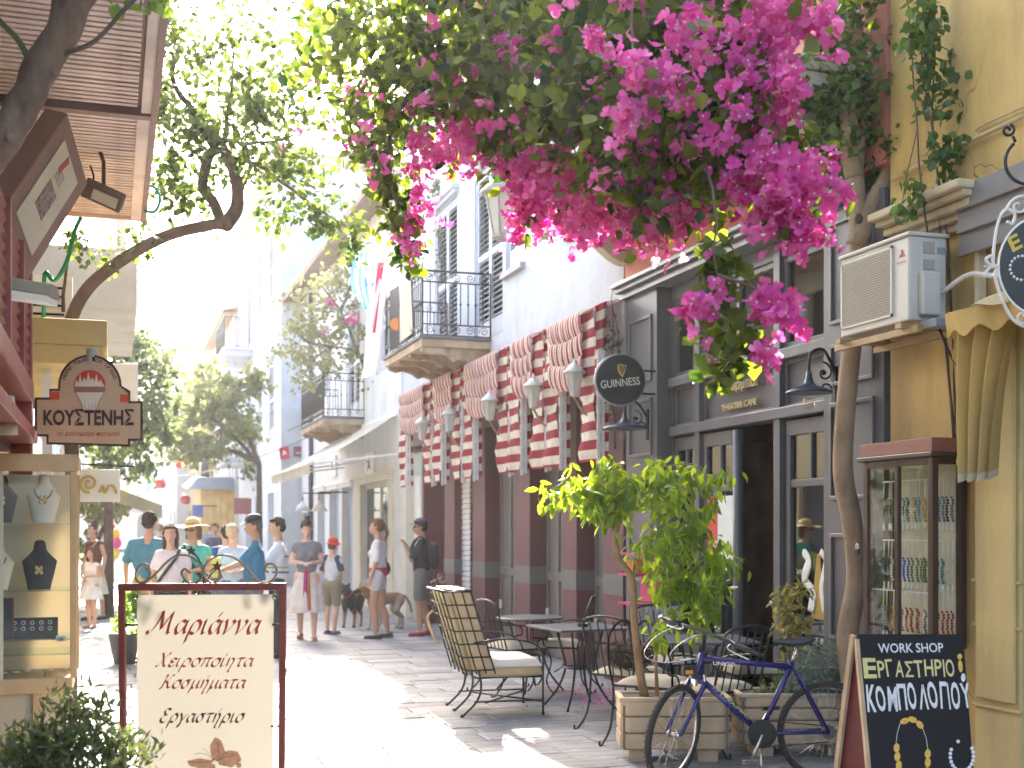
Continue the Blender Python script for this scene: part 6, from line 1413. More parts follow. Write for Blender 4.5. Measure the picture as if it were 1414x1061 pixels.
for (a, b) in (((116, 557), (118, 566)), ((122, 557), (122, 566)), ((127, 557), (126, 566)), ((132, 557), (130, 566)), ((104, 542), (112, 556)), ((144, 542), (136, 556)), ((112, 556), (115, 566)), ((136, 556), (133, 566))): cl.bar(K(*a, -.012), K(*b, -.012), .003, .001)
O('emblem_lines', cl, lt, ks, kind='stuff')
# white light panel behind, small gold-script sign
wp_ = thing('blank_white_panel', 'plain white square panel glowing in the sun behind the ice-cream sign', 'sign', pt(175, 530, 10)); O('panel', MB().obox(pt(173, 530, 10), RIGHT, UP, FWD, .2, .33, .04), M_white, wp_, bevel=.01); O('hanger', MB().tube([pt(173, 503, 10), pt(150, 500, 10), pt(120, 505, 10)], .01, 6), M_blackiron, wp_)
gsn = thing('gold_script_sign', 'white hanging sign with a gold swirl and letters on the left', 'sign', pt(137, 670, 11)); c_ = pt(138, 671, 11)
O('board', MB().obox(c_, RIGHT, UP, FWD, .36, .29, .02), mat('gs_white', (.62, .64, .62), .5, .05, 4, 0), gsn, bevel=.006)
M_gd = mat('gs_gold', (.45, .30, .06), .5, .1, 10, 0)
O('swirl', MB().tube(spiral(c_ - FWD * .018 - RIGHT * .09 + UP * .02, RIGHT, UP, .015, .085, 1, 11, 40), .012, 6), M_gd, gsn)
O('lettering', MB().tube(catmull([c_ - FWD * .018 + RIGHT * .0 - UP * .06, c_ - FWD * .018 + RIGHT * .03 + UP * .0, c_ - FWD * .018 + RIGHT * .05 - UP * .06, c_ - FWD * .018 + RIGHT * .09 - UP * .0, c_ - FWD * .018 + RIGHT * .13 - UP * .01, c_ - FWD * .018 + RIGHT * .15 - UP * .07], 6), .012, 6), M_gd, gsn)
O('bar', MB().tube([pt(95, 640, 11), pt(186, 645, 11)], .008, 6).tube([c_ - RIGHT * .15 + UP * .14, c_ - RIGHT * .15 + UP * .2], .004, 5).tube([c_ + RIGHT * .15 + UP * .14, c_ + RIGHT * .15 + UP * .19], .004, 5), M_blackiron, gsn)

# ---------------- jewellery display case
jc = thing('jewellery_case', 'pine framed glass showcase with necklace busts on the left of the street', 'showcase', (-.6, 6.6, 0))
YJ = 6.45; XR_ = fp(106, 640, YJ).x; zt = fp(60, 627, YJ).z; zb = fp(60, 958, YJ).z; zs2 = fp(60, 938, YJ).z
M_pine = mat('pine', (.55, .36, .17), .5, .15, 6, .1, 40, dirt=(.45, .28, .12))
O('top_rail', MB().box((-1.2, YJ, zt - .085), (XR_ + .01, YJ + .04, zt)).box((XR_ - .03, YJ + .04, zt - .085), (XR_ + .01, YJ + .45, zt)), M_pine, jc, bevel=.006)
O('bottom_rail', MB().box((-1.2, YJ, zb - .0), (XR_ - .02, YJ + .45, zs2 + .005)), M_pine, jc, bevel=.006)
O('corner_post', MB().box((XR_ - .03, YJ, zs2), (XR_, YJ + .03, zt - .085)), M_pine, jc, bevel=.003); O('corner_post', MB().box((XR_ - .03, YJ + .42, zs2), (XR_, YJ + .45, zt - .085)), M_pine, jc)
O('corner_post', MB().box((fp(4, 700, YJ).x - .03, YJ + .0, zs2), (fp(4, 700, YJ).x, YJ + .03, zt - .085)), mat('pale_post', (.62, .58, .45), .6, .1, 5, .1), jc)
O('pedestal', MB().box((-1.2, YJ + .05, .0), (XR_ - .05, YJ + .42, zb)), mat('pedestal_beige', (.52, .42, .26), .7, .1, 3, .15), jc); O('pedestal_leg', MB().box((fp(45, 990, YJ).x, YJ + .02, 0), (fp(58, 990, YJ).x, YJ + .05, zb)), M_pine, jc)
O('back_panel', MB().box((-1.2, YJ + .42, zs2), (XR_ - .03, YJ + .445, zt - .085)), mat('case_back', (.80, .72, .55), .7, .05, 3, 0, trans=(.6, .52, .38), tfac=.4), jc)  # made translucent so daylight from behind brightens the case
O('pane', MB().box((-1.2, YJ + .01, zs2), (XR_ - .03, YJ + .014, zt - .085)), M_glass, jc); O('pane', MB().box((XR_ - .01, YJ + .03, zs2), (XR_ - .006, YJ + .42, zt - .085)), M_glass, jc)
for py in (724, 816, 884, 905): 
    z_ = fp(60, py, YJ).z; O('glass_shelf', MB().box((-1.2, YJ + .03, z_ - .004), (XR_ - .03, YJ + .40, z_ + .004)), glass('shelf_glass', (.88, .96, .93)), jc)
M_linen = mat('linen_cream', (.78, .70, .56), .85, .08, 10, .2, 200); M_lind = mat('linen_dark', (.055, .055, .065), .85, .15, 10, .2, 200)
def bust(px, py0, py1, w_, m, lab, neck=True, pend=None):
    """necklace bust: flat tapering torso with neck"""
    Yb = YJ + .18; t = thing('necklace_bust', lab, 'bust', fp(px, py1, Yb), group='necklace busts in the showcase'); c = fp(px, py1, Yb); h = fp(px, py0, Yb).z - c.z
    def sh(a, b):
        q = b; wd = (.62 + .38 * min(1, q / .62)) * w_ / 2 if q < .62 else w_ / 2 * (1 - .62 * ((q - .62) / .22) ** .8) if q < .84 else w_ / 2 * (.38 - .06 * (q - .84) / .16)
        th = 2 * math.pi * a; dd = .035 + .02 * math.sin(math.pi * min(1, q / .8))
        return Vector((c.x + math.cos(th) * wd, c.y - .02 * q + math.sin(th) * dd + .10 * q, c.z + h * q))
    O('form', MB().grid(sh, 24, 20).lathe((c.x, c.y + .08, c.z + h - .002), [(w_ * .16, 0), (w_ * .12, .012), (.01, .016)], 20), m, t)
    cc_ = M_gold if pend != 'dark' else M_blackiron; nk = MB()
    for k in range(15):
        a = math.pi * (1.12 + .76 * k / 14) if neck else 0
        nk.ell((c.x + math.cos(a) * w_ * .27, c.y - .012, c.z + h * .80 + math.sin(a) * h * .30), (.0045, .0045, .0045), 6)
    O('necklace', nk, mat('necklace_dark', (.06, .03, .03), .3, .2, 20, 0), t, kind='stuff')
    pm_ = MB()
    for (x, z) in ((-.008, .008), (.008, .008), (-.009, -.010), (.009, -.010), (0, 0)): pm_.ell((c.x + x * 1.3, c.y - .034, c.z + h * (.5 if pend != 'low' else .42) + z * 1.3), (.009, .004, .011), 8)
    O('pendant', pm_, mat('gold_metal', (.65, .5, .2), .3, .1, 20, 0, metal=.7), t)
    return t
bust(60, 658, 722, .165, M_linen, 'cream linen necklace bust on the upper glass shelf')
bust(2, 660, 722, .15, M_lind, 'dark necklace bust cut by the left picture edge, upper shelf'); bust(54, 750, 814, .17, M_lind, 'dark grey necklace bust with butterfly pendant on the middle shelf', pend='low')
bust(-3, 752, 814, .15, M_linen, 'cream necklace bust cut by the left picture edge, middle shelf')
ry = thing('ring_tray', 'black velvet tray of silver rings at the bottom of the showcase', 'tray', fp(45, 884, YJ + .2)); c_ = fp(45, 868, YJ + .22)
O('tray', MB().obox(c_, (1, 0, 0), (0, .35, 1), (0, 1, -.35), .24, .11, .015), M_lind, ry); rg_ = MB()
for i in range(5):
    for j in range(3): rg_.tube([c_ + Vector((-.085 + .042 * i + .009 * math.cos(a), -.012, -.03 + .03 * j + .009 * math.sin(a))) for a in [2 * math.pi * k / 8 for k in range(8)]], .002, 4, closed=True)
O('rings', rg_, M_alu, ry, kind='stuff')
tr2 = thing('earring_stand', 'dark upright earring card with a red edge in the showcase', 'stand', fp(5, 855, YJ + .2)); c_ = fp(3, 855, YJ + .2); O('card', MB().obox(c_, (1, 0, 0), (0, 0, 1), (0, 1, 0), .10, .21, .01), M_lind, tr2); O('edge', MB().obox(c_ + Vector((.052, -.006, 0)), (1, 0, 0), (0, 0, 1), (0, 1, 0), .006, .21, .012), M_redf, tr2)
lbx = thing('price_card', 'small white price card at the lower right corner of the showcase', 'card', fp(84, 882, YJ + .1)); O('card', MB().obox(fp(84, 882, YJ + .1), (1, 0, 0), (0, 0, 1), (0, 1, 0), .045, .03, .004), M_white, lbx)
text('lettering', '10', fp(79, 885, YJ + .097), (1, 0, 0), (0, 0, 1), .025, .016, lt, lbx, th=.001)
fi = MB(); 
for k in range(14): fi.ell((-.95 + k * .055 + rnd.uniform(-.01, .01), YJ + .15 + rnd.uniform(-.05, .1), zs2 + .02), (.02, .012, .006), 8)
tj = thing('silver_trinkets', 'loose silver trinkets lying on the floor of the showcase', 'jewellery', (-.6, YJ + .15, zs2)); O('trinkets', fi, M_alu, tj, kind='stuff')
# far left awning + balloons + umbrella
fa = thing('far_awning', 'green and beige striped awning sloping out from the left far down the street', 'awning', (-1.0, 25, 3)); Ya = 25
P0, P1, P2, P3 = fp(165, 660, Ya), fp(225, 705, Ya), fp(218, 690, Ya + 5), fp(150, 672, Ya + 5)
P0 = Vector((-1.8, Ya, 3.1)); P1 = fp(224, 698, Ya); P2 = Vector((P1.x, Ya + 5, P1.z)); P3 = Vector((-1.8, Ya + 5, 3.1))
O('fabric', MB().grid(lambda a, b: P0.lerp(P3, b).lerp(P1.lerp(P2, b), a), 10, 12, stf=lambda a, b: 3 + a * 2.7), stripe_mat('far_awning_fabric', (.50, .44, .30), (.20, .24, .14), per=.5, frac=.6), fa); O('valance', MB().quad(P1, P2, P2 - UP * .25, P1 - UP * .25), M_canvas, fa)
O('side', MB().add([P0, P1, P1 - UP * .25, P0 - UP * .35], [(0, 1, 2, 3)]), mat('far_awning_side', (.42, .38, .26), .8, .1, 3, .1), fa)
bal_ = [(152, 730, (.7, .1, .05)), (158, 738, (.8, .5, .02)), (150, 745, (.1, .4, .7)), (160, 750, (.7, .05, .3)), (153, 757, (.7, .35, .02)), (149, 735, (.6, .05, .4)), (158, 765, (.75, .6, .05)), (152, 770, (.7, .08, .06))]
for k, (px, py, c) in enumerate(bal_):
    cn_ = ['red', 'golden', 'blue', 'pink', 'orange', 'purple', 'yellow', 'scarlet'][k]
    p = pt(px, py, 34); t = thing('balloon', 'small %s balloon in the far bunch on the left' % cn_, 'balloon', p, group='balloons far down the left side'); O('skin', MB().ell(p, (.15, .15, .18), 12), mat('balloon%d' % k, c, .3, .05, 5, 0, trans=c, tfac=.3), t); O('string', MB().tube([p - UP * .18, p - UP * .6], .004, 4), M_white, t)
um = thing('market_umbrella', 'white market umbrella far down on the left behind the mother and girl', 'umbrella', pt(160, 700, 36)); p = pt(158, 688, 36)
O('canopy', MB().lathe(p, [(1.1, -.45), (.7, -.12), (.02, .12)], 16), M_white, um); O('pole', MB().tube([p, Vector((p.x, p.y, 0))], .03, 6), M_white, um)
# small hanging bunting lanterns and cables across
for k, (px, py, z, c, lb_) in enumerate(((250, 640, 40, (.5, .03, .05), 'small red'), (262, 622, 38, (.6, .08, .3), 'pinkish red upper'), (222, 668, 42, (.5, .05, .04), 'red and white left'), (256, 690, 44, (.45, .03, .03), 'tiny red lower'), (280, 622, 36, (.6, .1, .2), 'rosy right'))):
    p = pt(px, py, z); t = thing('hanging_lantern', lb_ + ' paper lantern hanging over the far street', 'lantern', p, group='paper lanterns strung over the far street')
    O('shade', MB().lathe(p, [(.1, -.16), (.17, -.1), (.17, .08), (.1, .13)], 12), mat('paper%d' % k, c, .7, .05, 5, 0, trans=c, tfac=.4), t); O('cap', MB().lathe(p + UP * .13, [(.12, 0), (.1, .1)], 12), M_white, t)
cbm = thing('overhead_cables', 'thin overhead cables crossing the street toward the far left', 'cable', (1, 33, 6))
for (a, b) in (((470, 560, 30), (250, 640, 45)), ((470, 585, 30), (230, 660, 45)), ((420, 545, 34), (200, 640, 44))):
    A_, B_ = pt(*a), pt(*b); O('cable', MB().tube([A_.lerp(B_, k / 10) - UP * .25 * math.sin(math.pi * k / 10) for k in range(11)], .012, 4), M_blackiron, cbm)
# pink shelf on cafe pilaster
ps = thing('pink_shelf', 'pink wall shelf with an orange box behind the small tree', 'shelf', wp(880, 800, 4.75)); c_ = wp(880, 795, 4.8)
M_pk = mat('pink_plastic', (.52, .03, .20), .4, .08, 6, 0)
for z_ in (-.28, 0, .2): O('shelf_board', MB().box((4.68, c_.y - .2, c_.z + z_), (4.93, c_.y + .2, c_.z + z_ + .02)), M_pk, ps)
O('back', MB().box((4.92, c_.y - .2, c_.z - .28), (4.935, c_.y + .2, c_.z + .25)), M_pk, ps)
ob_ = thing('orange_box', 'orange box standing on the pink wall shelf', 'box', (4.8, c_.y, c_.z + .02)); O('body', MB().box((4.72, c_.y - .1, c_.z + .021), (4.88, c_.y + .08, c_.z + .15)), mat('orange_card', (.65, .16, .02), .6, .1, 5, 0), ob_, bevel=.004)
# far signs
for (px, py, z, w2, h2, m, nm, lab) in ((232, 768 - 36, 0, 0, 0, None, None, None),):
    pass
def fsign(px, py, z, w2, h2, m, lab):
    p = pt(px, py, z); t = thing('shop_sign', lab, 'sign', p); O('board', MB().obox(p, RIGHT, UP, FWD, w2, h2, .06), m, t, bevel=.01); O('arm', MB().bar(p + UP * h2 * .4, p + UP * h2 * .4 + RIGHT * (w2 * .5 + .5), .03), M_blackiron, t); return t
fsign(273, 706, 44, .38, .45, mat('sign_blue', (.05, .08, .28), .5, .1, 4, 0), 'dark blue hanging shop sign far down the street'); fsign(339, 699, 42, .75, .55, M_plum, 'plum coloured shop sign board far down the right side')
fsign(296, 642, 44, .4, .4, mat('sign_olive', (.25, .2, .05), .5, .1, 4, 0), 'small dark and yellow square sign high above the far street')
# two pendant shop lamps near blue doors
for (px, lab) in ((418, 'white bell lamp on an arm beside the meter boxes'), (441, 'white bell lamp nearer the blue doors')):
    p = pt(px, 700, 29 if px < 430 else 27); t = thing('bell_lamp', lab, 'wall lamp', p, group='white bell lamps on the pale shop wall'); O('shade', MB().lathe(p, [(.19, -.1), (.12, .02), (.04, .1), (.02, .14)], 16), M_white, t); O('arm', MB().tube([p + UP * .14, p + UP * .32, Vector((XW, p.y, p.z + .32))], .015, 6), M_blackiron, t)
# ================================================================== VEGETATION
def leaf_mat(name, c1, c2, t1, t2, tf=.45, rough=.5):
    """leaf colours spread between c1 and c2 by a per-leaf value"""
    if name in MATS: return MATS[name]
    m = bpy.data.materials.new(name); m.use_nodes = True; n = m.node_tree; N = n.nodes; L = n.links
    b = N['Principled BSDF']; b.inputs['Roughness'].default_value = rough; b.inputs['Specular IOR Level'].default_value = .4; out = N['Material Output']
    at = N.new('ShaderNodeAttribute'); at.attribute_name = 'st'
    def mx(a, c):
        x = N.new('ShaderNodeMix'); x.data_type = 'RGBA'; L.new(at.outputs['Fac'], x.inputs[0]); x.inputs[6].default_value = (*a, 1); x.inputs[7].default_value = (*c, 1); return x.outputs[2]
    L.new(mx(c1, c2), b.inputs['Base Color'])
    t = N.new('ShaderNodeBsdfTranslucent'); L.new(mx(t1, t2), t.inputs[0]); ms = N.new('ShaderNodeMixShader'); ms.inputs[0].default_value = tf
    L.new(b.outputs[0], ms.inputs[1]); L.new(t.outputs[0], ms.inputs[2]); L.new(ms.outputs[0], out.inputs[0]); MATS[name] = m
    return m
LEAFV = np.array([(0, 0, 0), (.30, .30, .06), (.36, .6, .07), (0, 1.0, -.06), (-.36, .6, .07), (-.30, .30, .06), (0, .45, -.02)])
LEAFF = [(0, 1, 6), (1, 2, 6), (2, 3, 6), (3, 4, 6), (4, 5, 6), (5, 0, 6)]
NARV = np.array([(0, 0, 0), (.11, .45, .03), (0, 1, -.05), (-.11, .45, .03)]); NARF = [(0, 1, 2), (0, 2, 3)]
LANV = np.array([(0, 0, 0), (.19, .30, .05), (.16, .65, .03), (0, 1.0, -.14), (-.16, .65, .03), (-.19, .30, .05), (0, .45, -.03)])
def bract_proto():
    V = []; Fc = []
    for k in range(3):
        a = 2 * math.pi * k / 3; ca, sa = math.cos(a), math.sin(a)
        pts_ = [(0, 0, 0), (.36, .22, .22), (.50, .58, .36), (.0, .98, .40), (-.50, .58, .36), (-.36, .22, .22), (0, .5, .16)]
        o = len(V); V += [(x * ca - y * sa, x * sa + y * ca, z) for x, y, z in pts_]; Fc += [tuple(o + i for i in f) for f in LEAFF]
    return np.array(V), Fc
BRV, BRF = bract_proto()
rng = np.random.default_rng(5)
def rot_mats(n, up_bias=0.0, droop=0.0):
    """random rotation matrices; columns are leaf x, y(length), z(normal)"""
    y = rng.normal(size=(n, 3)); y[:, 2] -= droop; y /= np.linalg.norm(y, axis=1)[:, None]
    z = rng.normal(size=(n, 3)) * 1.0; z[:, 2] += up_bias; z -= y * (z * y).sum(1)[:, None]; z /= np.linalg.norm(z, axis=1)[:, None]
    x = np.cross(y, z); return np.stack([x, y, z], axis=2)
def batch_mesh(name, P, size, V, Fc, m, up=1.2, droop=.6, mats_=None):
    n = len(P); 
    if n == 0: return None
    Rm = rot_mats(n, up, droop) if mats_ is None else mats_
    s_ = np.broadcast_to(size, (n,)) if np.ndim(size) == 0 else size
    s_ = s_ * rng.uniform(.65, 1.2, n)
    W = np.einsum('nij,kj->nki', Rm, V) * s_[:, None, None] + P[:, None, :]
    k = len(V); me = bpy.data.meshes.new(name); Fa = np.array(Fc); nf = len(Fa)
    allf = (Fa[None] + (np.arange(n) * k)[:, None, None]).reshape(-1)
    me.vertices.add(n * k); me.vertices.foreach_set('co', W.reshape(-1).astype(np.float32))
    lw_ = Fa.shape[1]; me.loops.add(n * nf * lw_); me.loops.foreach_set('vertex_index', allf.astype(np.int32))
    me.polygons.add(n * nf); me.polygons.foreach_set('loop_start', (np.arange(n * nf) * lw_).astype(np.int32))
    a = me.attributes.new('st', 'FLOAT', 'POINT'); a.data.foreach_set('value', np.repeat(np.clip(rng.normal(.45, .28, n), 0, 1), k).astype(np.float32))
    me.materials.append(m); me.update(); me.validate(); return me
def batch(name, P, size, V, Fc, m, parent, **kw):
    P = np.array([tuple(p) for p in P]) if not isinstance(P, np.ndarray) else P
    b = BASE[parent.name]; me = batch_mesh(name, P - np.array(b)[None], size, V, Fc, m, **kw)
    if me is None: return None
    o = bpy.data.objects.new(name, me); C.objects.link(o); o.parent = parent; o['kind'] = 'stuff'; BASE[o.name] = b
    return o
def single_protos(V, Fc, m, name, nproto=5, size=1.0):
    out = []
    for k in range(nproto):
        me = bpy.data.meshes.new(name); vv = [(x * size, y * size, z * size + .03 * size * math.sin(k + 5 * x)) for x, y, z in V]
        me.from_pydata(vv, [], Fc); a = me.attributes.new('st', 'FLOAT', 'POINT'); a.data.foreach_set('value', [.15 + .18 * k] * len(V)); me.materials.append(m); me.update(); out.append(me)
    return out
def singles(name, P, size, V, Fc, m, parent, up=1.2, droop=.6, nproto=5):
    pr = single_protos(V, Fc, m, name, nproto, size); Rm = rot_mats(len(P), up, droop); b = BASE[parent.name]
    for i, p in enumerate(P):
        o = bpy.data.objects.new(name, pr[i % nproto]); C.objects.link(o); o.parent = parent; o.location = Vector(p) - b
        o.rotation_euler = Matrix(Rm[i].tolist()).to_euler(); s_ = rnd.uniform(.7, 1.15); o.scale = (s_, s_, s_)
def clump_pts(px, py, rx, ry, z, dz, n, edge=.0, twigs=True):
    """points of an uneven ellipsoid clump; in twigs so that gaps stay between them"""
    out = []; s_ = z / FPX
    c = pt(px, py, z); k = max(1, n // 14)
    while len(out) < n:
        u = Vector((rnd.gauss(0, .5), rnd.gauss(0, .5), rnd.gauss(0, .5)))
        if u.length > 1.1: continue
        c0 = c + RIGHT * u.x * rx * s_ + UP * u.z * ry * s_ + FWD * u.y * dz
        d = Vector((rnd.uniform(-1, 1), rnd.uniform(-1, 1), rnd.uniform(-1, .3))).normalized(); L_ = min(rnd.uniform(.10, .28), rx * s_ * rnd.uniform(.5, .9))
        for q in range(rnd.randint(6, 14)):
            out.append(c0 + d * L_ * (q / 10) + Vector((rnd.gauss(0, .025), rnd.gauss(0, .025), rnd.gauss(0, .025))) * (z / 5) ** .5 - UP * .04 * (q / 10) ** 2)
    return out[:n]
M_bark = mat('bark', (.30, .20, .13), .9, .3, 6, .8, 35, dirt=(.36, .28, .19), dscale=(3, 3, .8), dlim=(.45, .65))
M_barkd = mat('bark_dark', (.10, .068, .055), .9, .3, 6, .8, 35, dirt=(.17, .13, .10), dscale=(3, 3, 1), dlim=(.5, .7))
ML_b = leaf_mat('bougainvillea_leaf', (.016, .036, .010), (.06, .11, .018), (.03, .09, .006), (.50, .62, .03), .40)
MB_b = leaf_mat('bougainvillea_bract', (.50, .03, .30), (.80, .20, .56), (.85, .06, .42), (1.0, .34, .72), .60, .7)
bg = thing('bougainvillea', 'huge magenta flowering bougainvillea hanging over the street across the top', 'bougainvillea', (2.0, 6.5, 4.0))
# px, py, rx, ry, z, dz, leaves, bracts
CL = [
 (520, 30, 90, 60, 7.2, .7, 420, 14), (460, 60, 50, 70, 7.6, .6, 150, 3), (560, 110, 70, 70, 7.0, .6, 480, 40), (640, 30, 90, 70, 6.6, .7, 620, 20), (620, 130, 60, 50, 6.6, .5, 330, 40),
 (720, 60, 90, 90, 6.2, .7, 800, 30), (700, 150, 60, 50, 6.2, .5, 300, 60), (820, 40, 90, 70, 5.6, .7, 720, 60), (800, 150, 80, 60, 5.6, .6, 640, 30), (900, 40, 80, 60, 5.2, .6, 560, 70),
 (900, 170, 80, 70, 5.0, .6, 640, 60), (980, 120, 60, 80, 4.8, .5, 420, 50), (1010, 210, 50, 50, 4.8, .4, 260, 60), (960, 240, 70, 50, 5.0, .5, 330, 70), (860, 230, 60, 40, 5.2, .5, 240, 60),
 (1000, 30, 70, 50, 5.2, .6, 260, 60), (520, 200, 40, 70, 6.9, .4, 260, 26), (545, 290, 30, 60, 6.8, .3, 170, 16), (560, 340, 18, 30, 6.7, .2, 60, 28), (500, 150, 40, 40, 7.2, .4, 120, 10), (760, 210, 60, 35, 6.0, .4, 150, 60),
 (750, -70, 420, 60, 6.4, 1.2, 3000, 60), (1040, -60, 140, 60, 5.2, .8, 700, 60), (760, -190, 480, 90, 7.2, 1.4, 4200, 60), (700, 40, 260, 70, 6.9, .5, 900, 0), (880, 90, 130, 70, 5.2, .3, 500, 0), (450, 110, 40, 30, 7.6, .4, 60, 3),  # unseen clumps above the frame are added to shade the canopy
 # flower banks
 (590, 210, 38, 22, 6.6, .3, 20, 130), (640, 190, 40, 30, 6.5, .3, 30, 170), (570, 290, 22, 40, 6.6, .2, 10, 60), (690, 225, 35, 25, 6.3, .3, 20, 90), (720, 280, 28, 40, 6.1, .3, 14, 170),
 (770, 280, 54, 34, 5.9, .4, 20, 330), (830, 290, 54, 34, 5.6, .4, 20, 330), (890, 305, 45, 32, 5.4, .3, 16, 230), (940, 270, 50, 30, 5.2, .3, 22, 200), (800, 230, 50, 30, 5.8, .3, 30, 160), (735, 240, 40, 40, 5.9, .3, 10, 150),
 (890, 85, 42, 38, 4.5, .2, 8, 150), (880, 130, 32, 36, 4.5, .2, 8, 110), (935, 120, 50, 30, 4.5, .2, 12, 110), (870, 165, 28, 24, 4.5, .15, 6, 60), (830, 48, 22, 22, 4.7, .15, 6, 46), (945, 20, 34, 24, 4.6, .2, 8, 80),
 (985, 50, 26, 22, 4.6, .15, 6, 40), (1060, 40, 66, 50, 4.7, .3, 16, 330), (1120, 15, 40, 30, 4.7, .2, 8, 110), (1070, 100, 52, 40, 4.6, .3, 10, 240), (1075, 150, 28, 24, 4.6, .2, 6, 70),
 (1060, 215, 44, 26, 4.5, .2, 8, 120), (1100, 240, 50, 36, 4.5, .25, 10, 240), (1070, 285, 46, 36, 4.5, .25, 10, 200), (1115, 290, 36, 34, 4.5, .2, 6, 150), (1025, 250, 30, 30, 4.6, .2, 6, 90), (1160, 265, 22, 24, 4.5, .1, 3, 34), (1100, 325, 26, 18, 4.5, .1, 4, 44), (1150, 200, 18, 30, 4.6, .1, 2, 16), (1140, 70, 16, 30, 4.6, .1, 2, 20),
 (650, 110, 16, 60, 6.3, .2, 4, 26), (610, 50, 30, 50, 6.4, .2, 0, 10), (735, 100, 40, 50, 5.9, .2, 0, 12), (505, 210, 34, 60, 6.8, .2, 0, 22),
 (1010, 60, 40, 60, 4.9, .3, 150, 0), (1000, 160, 50, 60, 4.9, .3, 260, 0), (960, 60, 50, 50, 5.0, .3, 200, 0), (1040, 180, 40, 26, 4.8, .2, 120, 0), (840, 110, 50, 60, 5.2, .3, 200, 0), (1090, 200, 30, 16, 4.75, .2, 60, 0),
 # hanging string
 (985, 350, 16, 30, 4.4, .08, 44, 2), (990, 390, 26, 22, 4.4, .1, 50, 4), (955, 420, 26, 20, 4.35, .1, 4, 50), (985, 425, 16, 20, 4.35, .1, 16, 26), (1000, 460, 34, 24, 4.4, .12, 70, 2), (1005, 500, 30, 22, 4.4, .1, 46, 2), (1040, 410, 24, 26, 4.4, .1, 4, 44), (1075, 440, 40, 32, 4.4, .12, 4, 130), (1050, 490, 26, 18, 4.4, .1, 2, 44)]
lp = []; fp_ = []; near_l = []; near_f = []
for (px, py, rx, ry, z, dz, nl, nf) in CL:
    L1 = clump_pts(px, py, rx * 1.15, ry * 1.15, z + .1, dz, int(nl * 1.0)); F1 = clump_pts(px, py, rx * (.74 if z < 4.95 else .92), ry * (.74 if z < 4.95 else .92), z - (dz * .35 if nl > nf else 0), dz * .6, int(nf * (.50 if z < 4.95 else .74)))
    (near_l if z < 4.95 else lp).extend(L1); (near_f if z < 4.62 else fp_).extend(F1)
rnd.shuffle(near_l); rnd.shuffle(near_f)
singles('leaf', near_l[:300], .074, LEAFV, LEAFF, ML_b, bg); lp += near_l[300:]
singles('bract_cluster', near_f[:300], .032, BRV, BRF, MB_b, bg, up=.2, droop=.4); fp_ += near_f[300:]
lpA = np.array([tuple(p) for p in lp]); batch('leaf', lpA, .074, LEAFV, LEAFF, ML_b, bg); batch('bract_cluster', np.array([tuple(p) for p in fp_]), .033, BRV, BRF, MB_b, bg, up=.2, droop=.4)
st_ = MB(); 
for p in near_f[:300] + fp_[::2]: st_.ell(Vector(p) + Vector((rnd.gauss(0, .004), rnd.gauss(0, .004), .004)) , (.0048, .0048, .0048), 5)
O('flower_centre', st_, mat('flower_cream', (.75, .70, .50), .6, .05, 10, 0), bg, kind='stuff')
def branch(P, r0, r1, m=M_barkd, parent=bg, n=8, name='branch', jit=.02):
    P = [Vector(p) for p in P]; Q = catmull(P, 7); k = len(Q)
    Q = [q + Vector((mnoise.noise(q * 5), mnoise.noise(q * 5 + Vector((9, 0, 0))), 0)) * jit for q in Q]
    return O(name, MB().tube(Q, [r0 + (r1 - r0) * i / (k - 1) for i in range(k)], n), m, parent)
branch([pt(1235, -120, 7.9), pt(1100, -90, 6.2), pt(900, -30, 5.6), pt(760, 40, 6.2), pt(620, 90, 6.8), pt(540, 180, 6.9), pt(556, 340, 6.7)], .05, .006)
branch([pt(1000, -60, 5.4), pt(960, 80, 5.0), pt(975, 200, 4.7), pt(988, 300, 4.4), pt(985, 340, 4.4), pt(998, 420, 4.4), pt(1010, 510, 4.4)], .008, .002)
branch([pt(1100, -90, 6.2), pt(1060, 60, 4.8), pt(1080, 200, 4.6), pt(1100, 320, 4.5)], .009, .002)
branch([pt(640, 80, 6.6), pt(560, 60, 7.2), pt(470, 40, 7.5), pt(420, 10, 7.6)], .02, .004)
for P in ([(700, 40, 6.3), (690, 150, 6.2), (720, 280, 6.1)], [(830, 20, 5.6), (840, 150, 5.5), (870, 290, 5.4)], [(990, 380, 4.4), (1040, 400, 4.4), (1078, 440, 4.4)], [(975, 400, 4.4), (950, 425, 4.35)], [(870, 0, 5.0), (880, 100, 4.6), (870, 170, 4.5)], [(1120, 240, 4.5), (1165, 262, 4.5), (1185, 272, 4.5)], [(930, 100, 4.9), (930, 190, 4.8), (900, 250, 5.0)]):
    branch([pt(*p) for p in P], .007, .002)
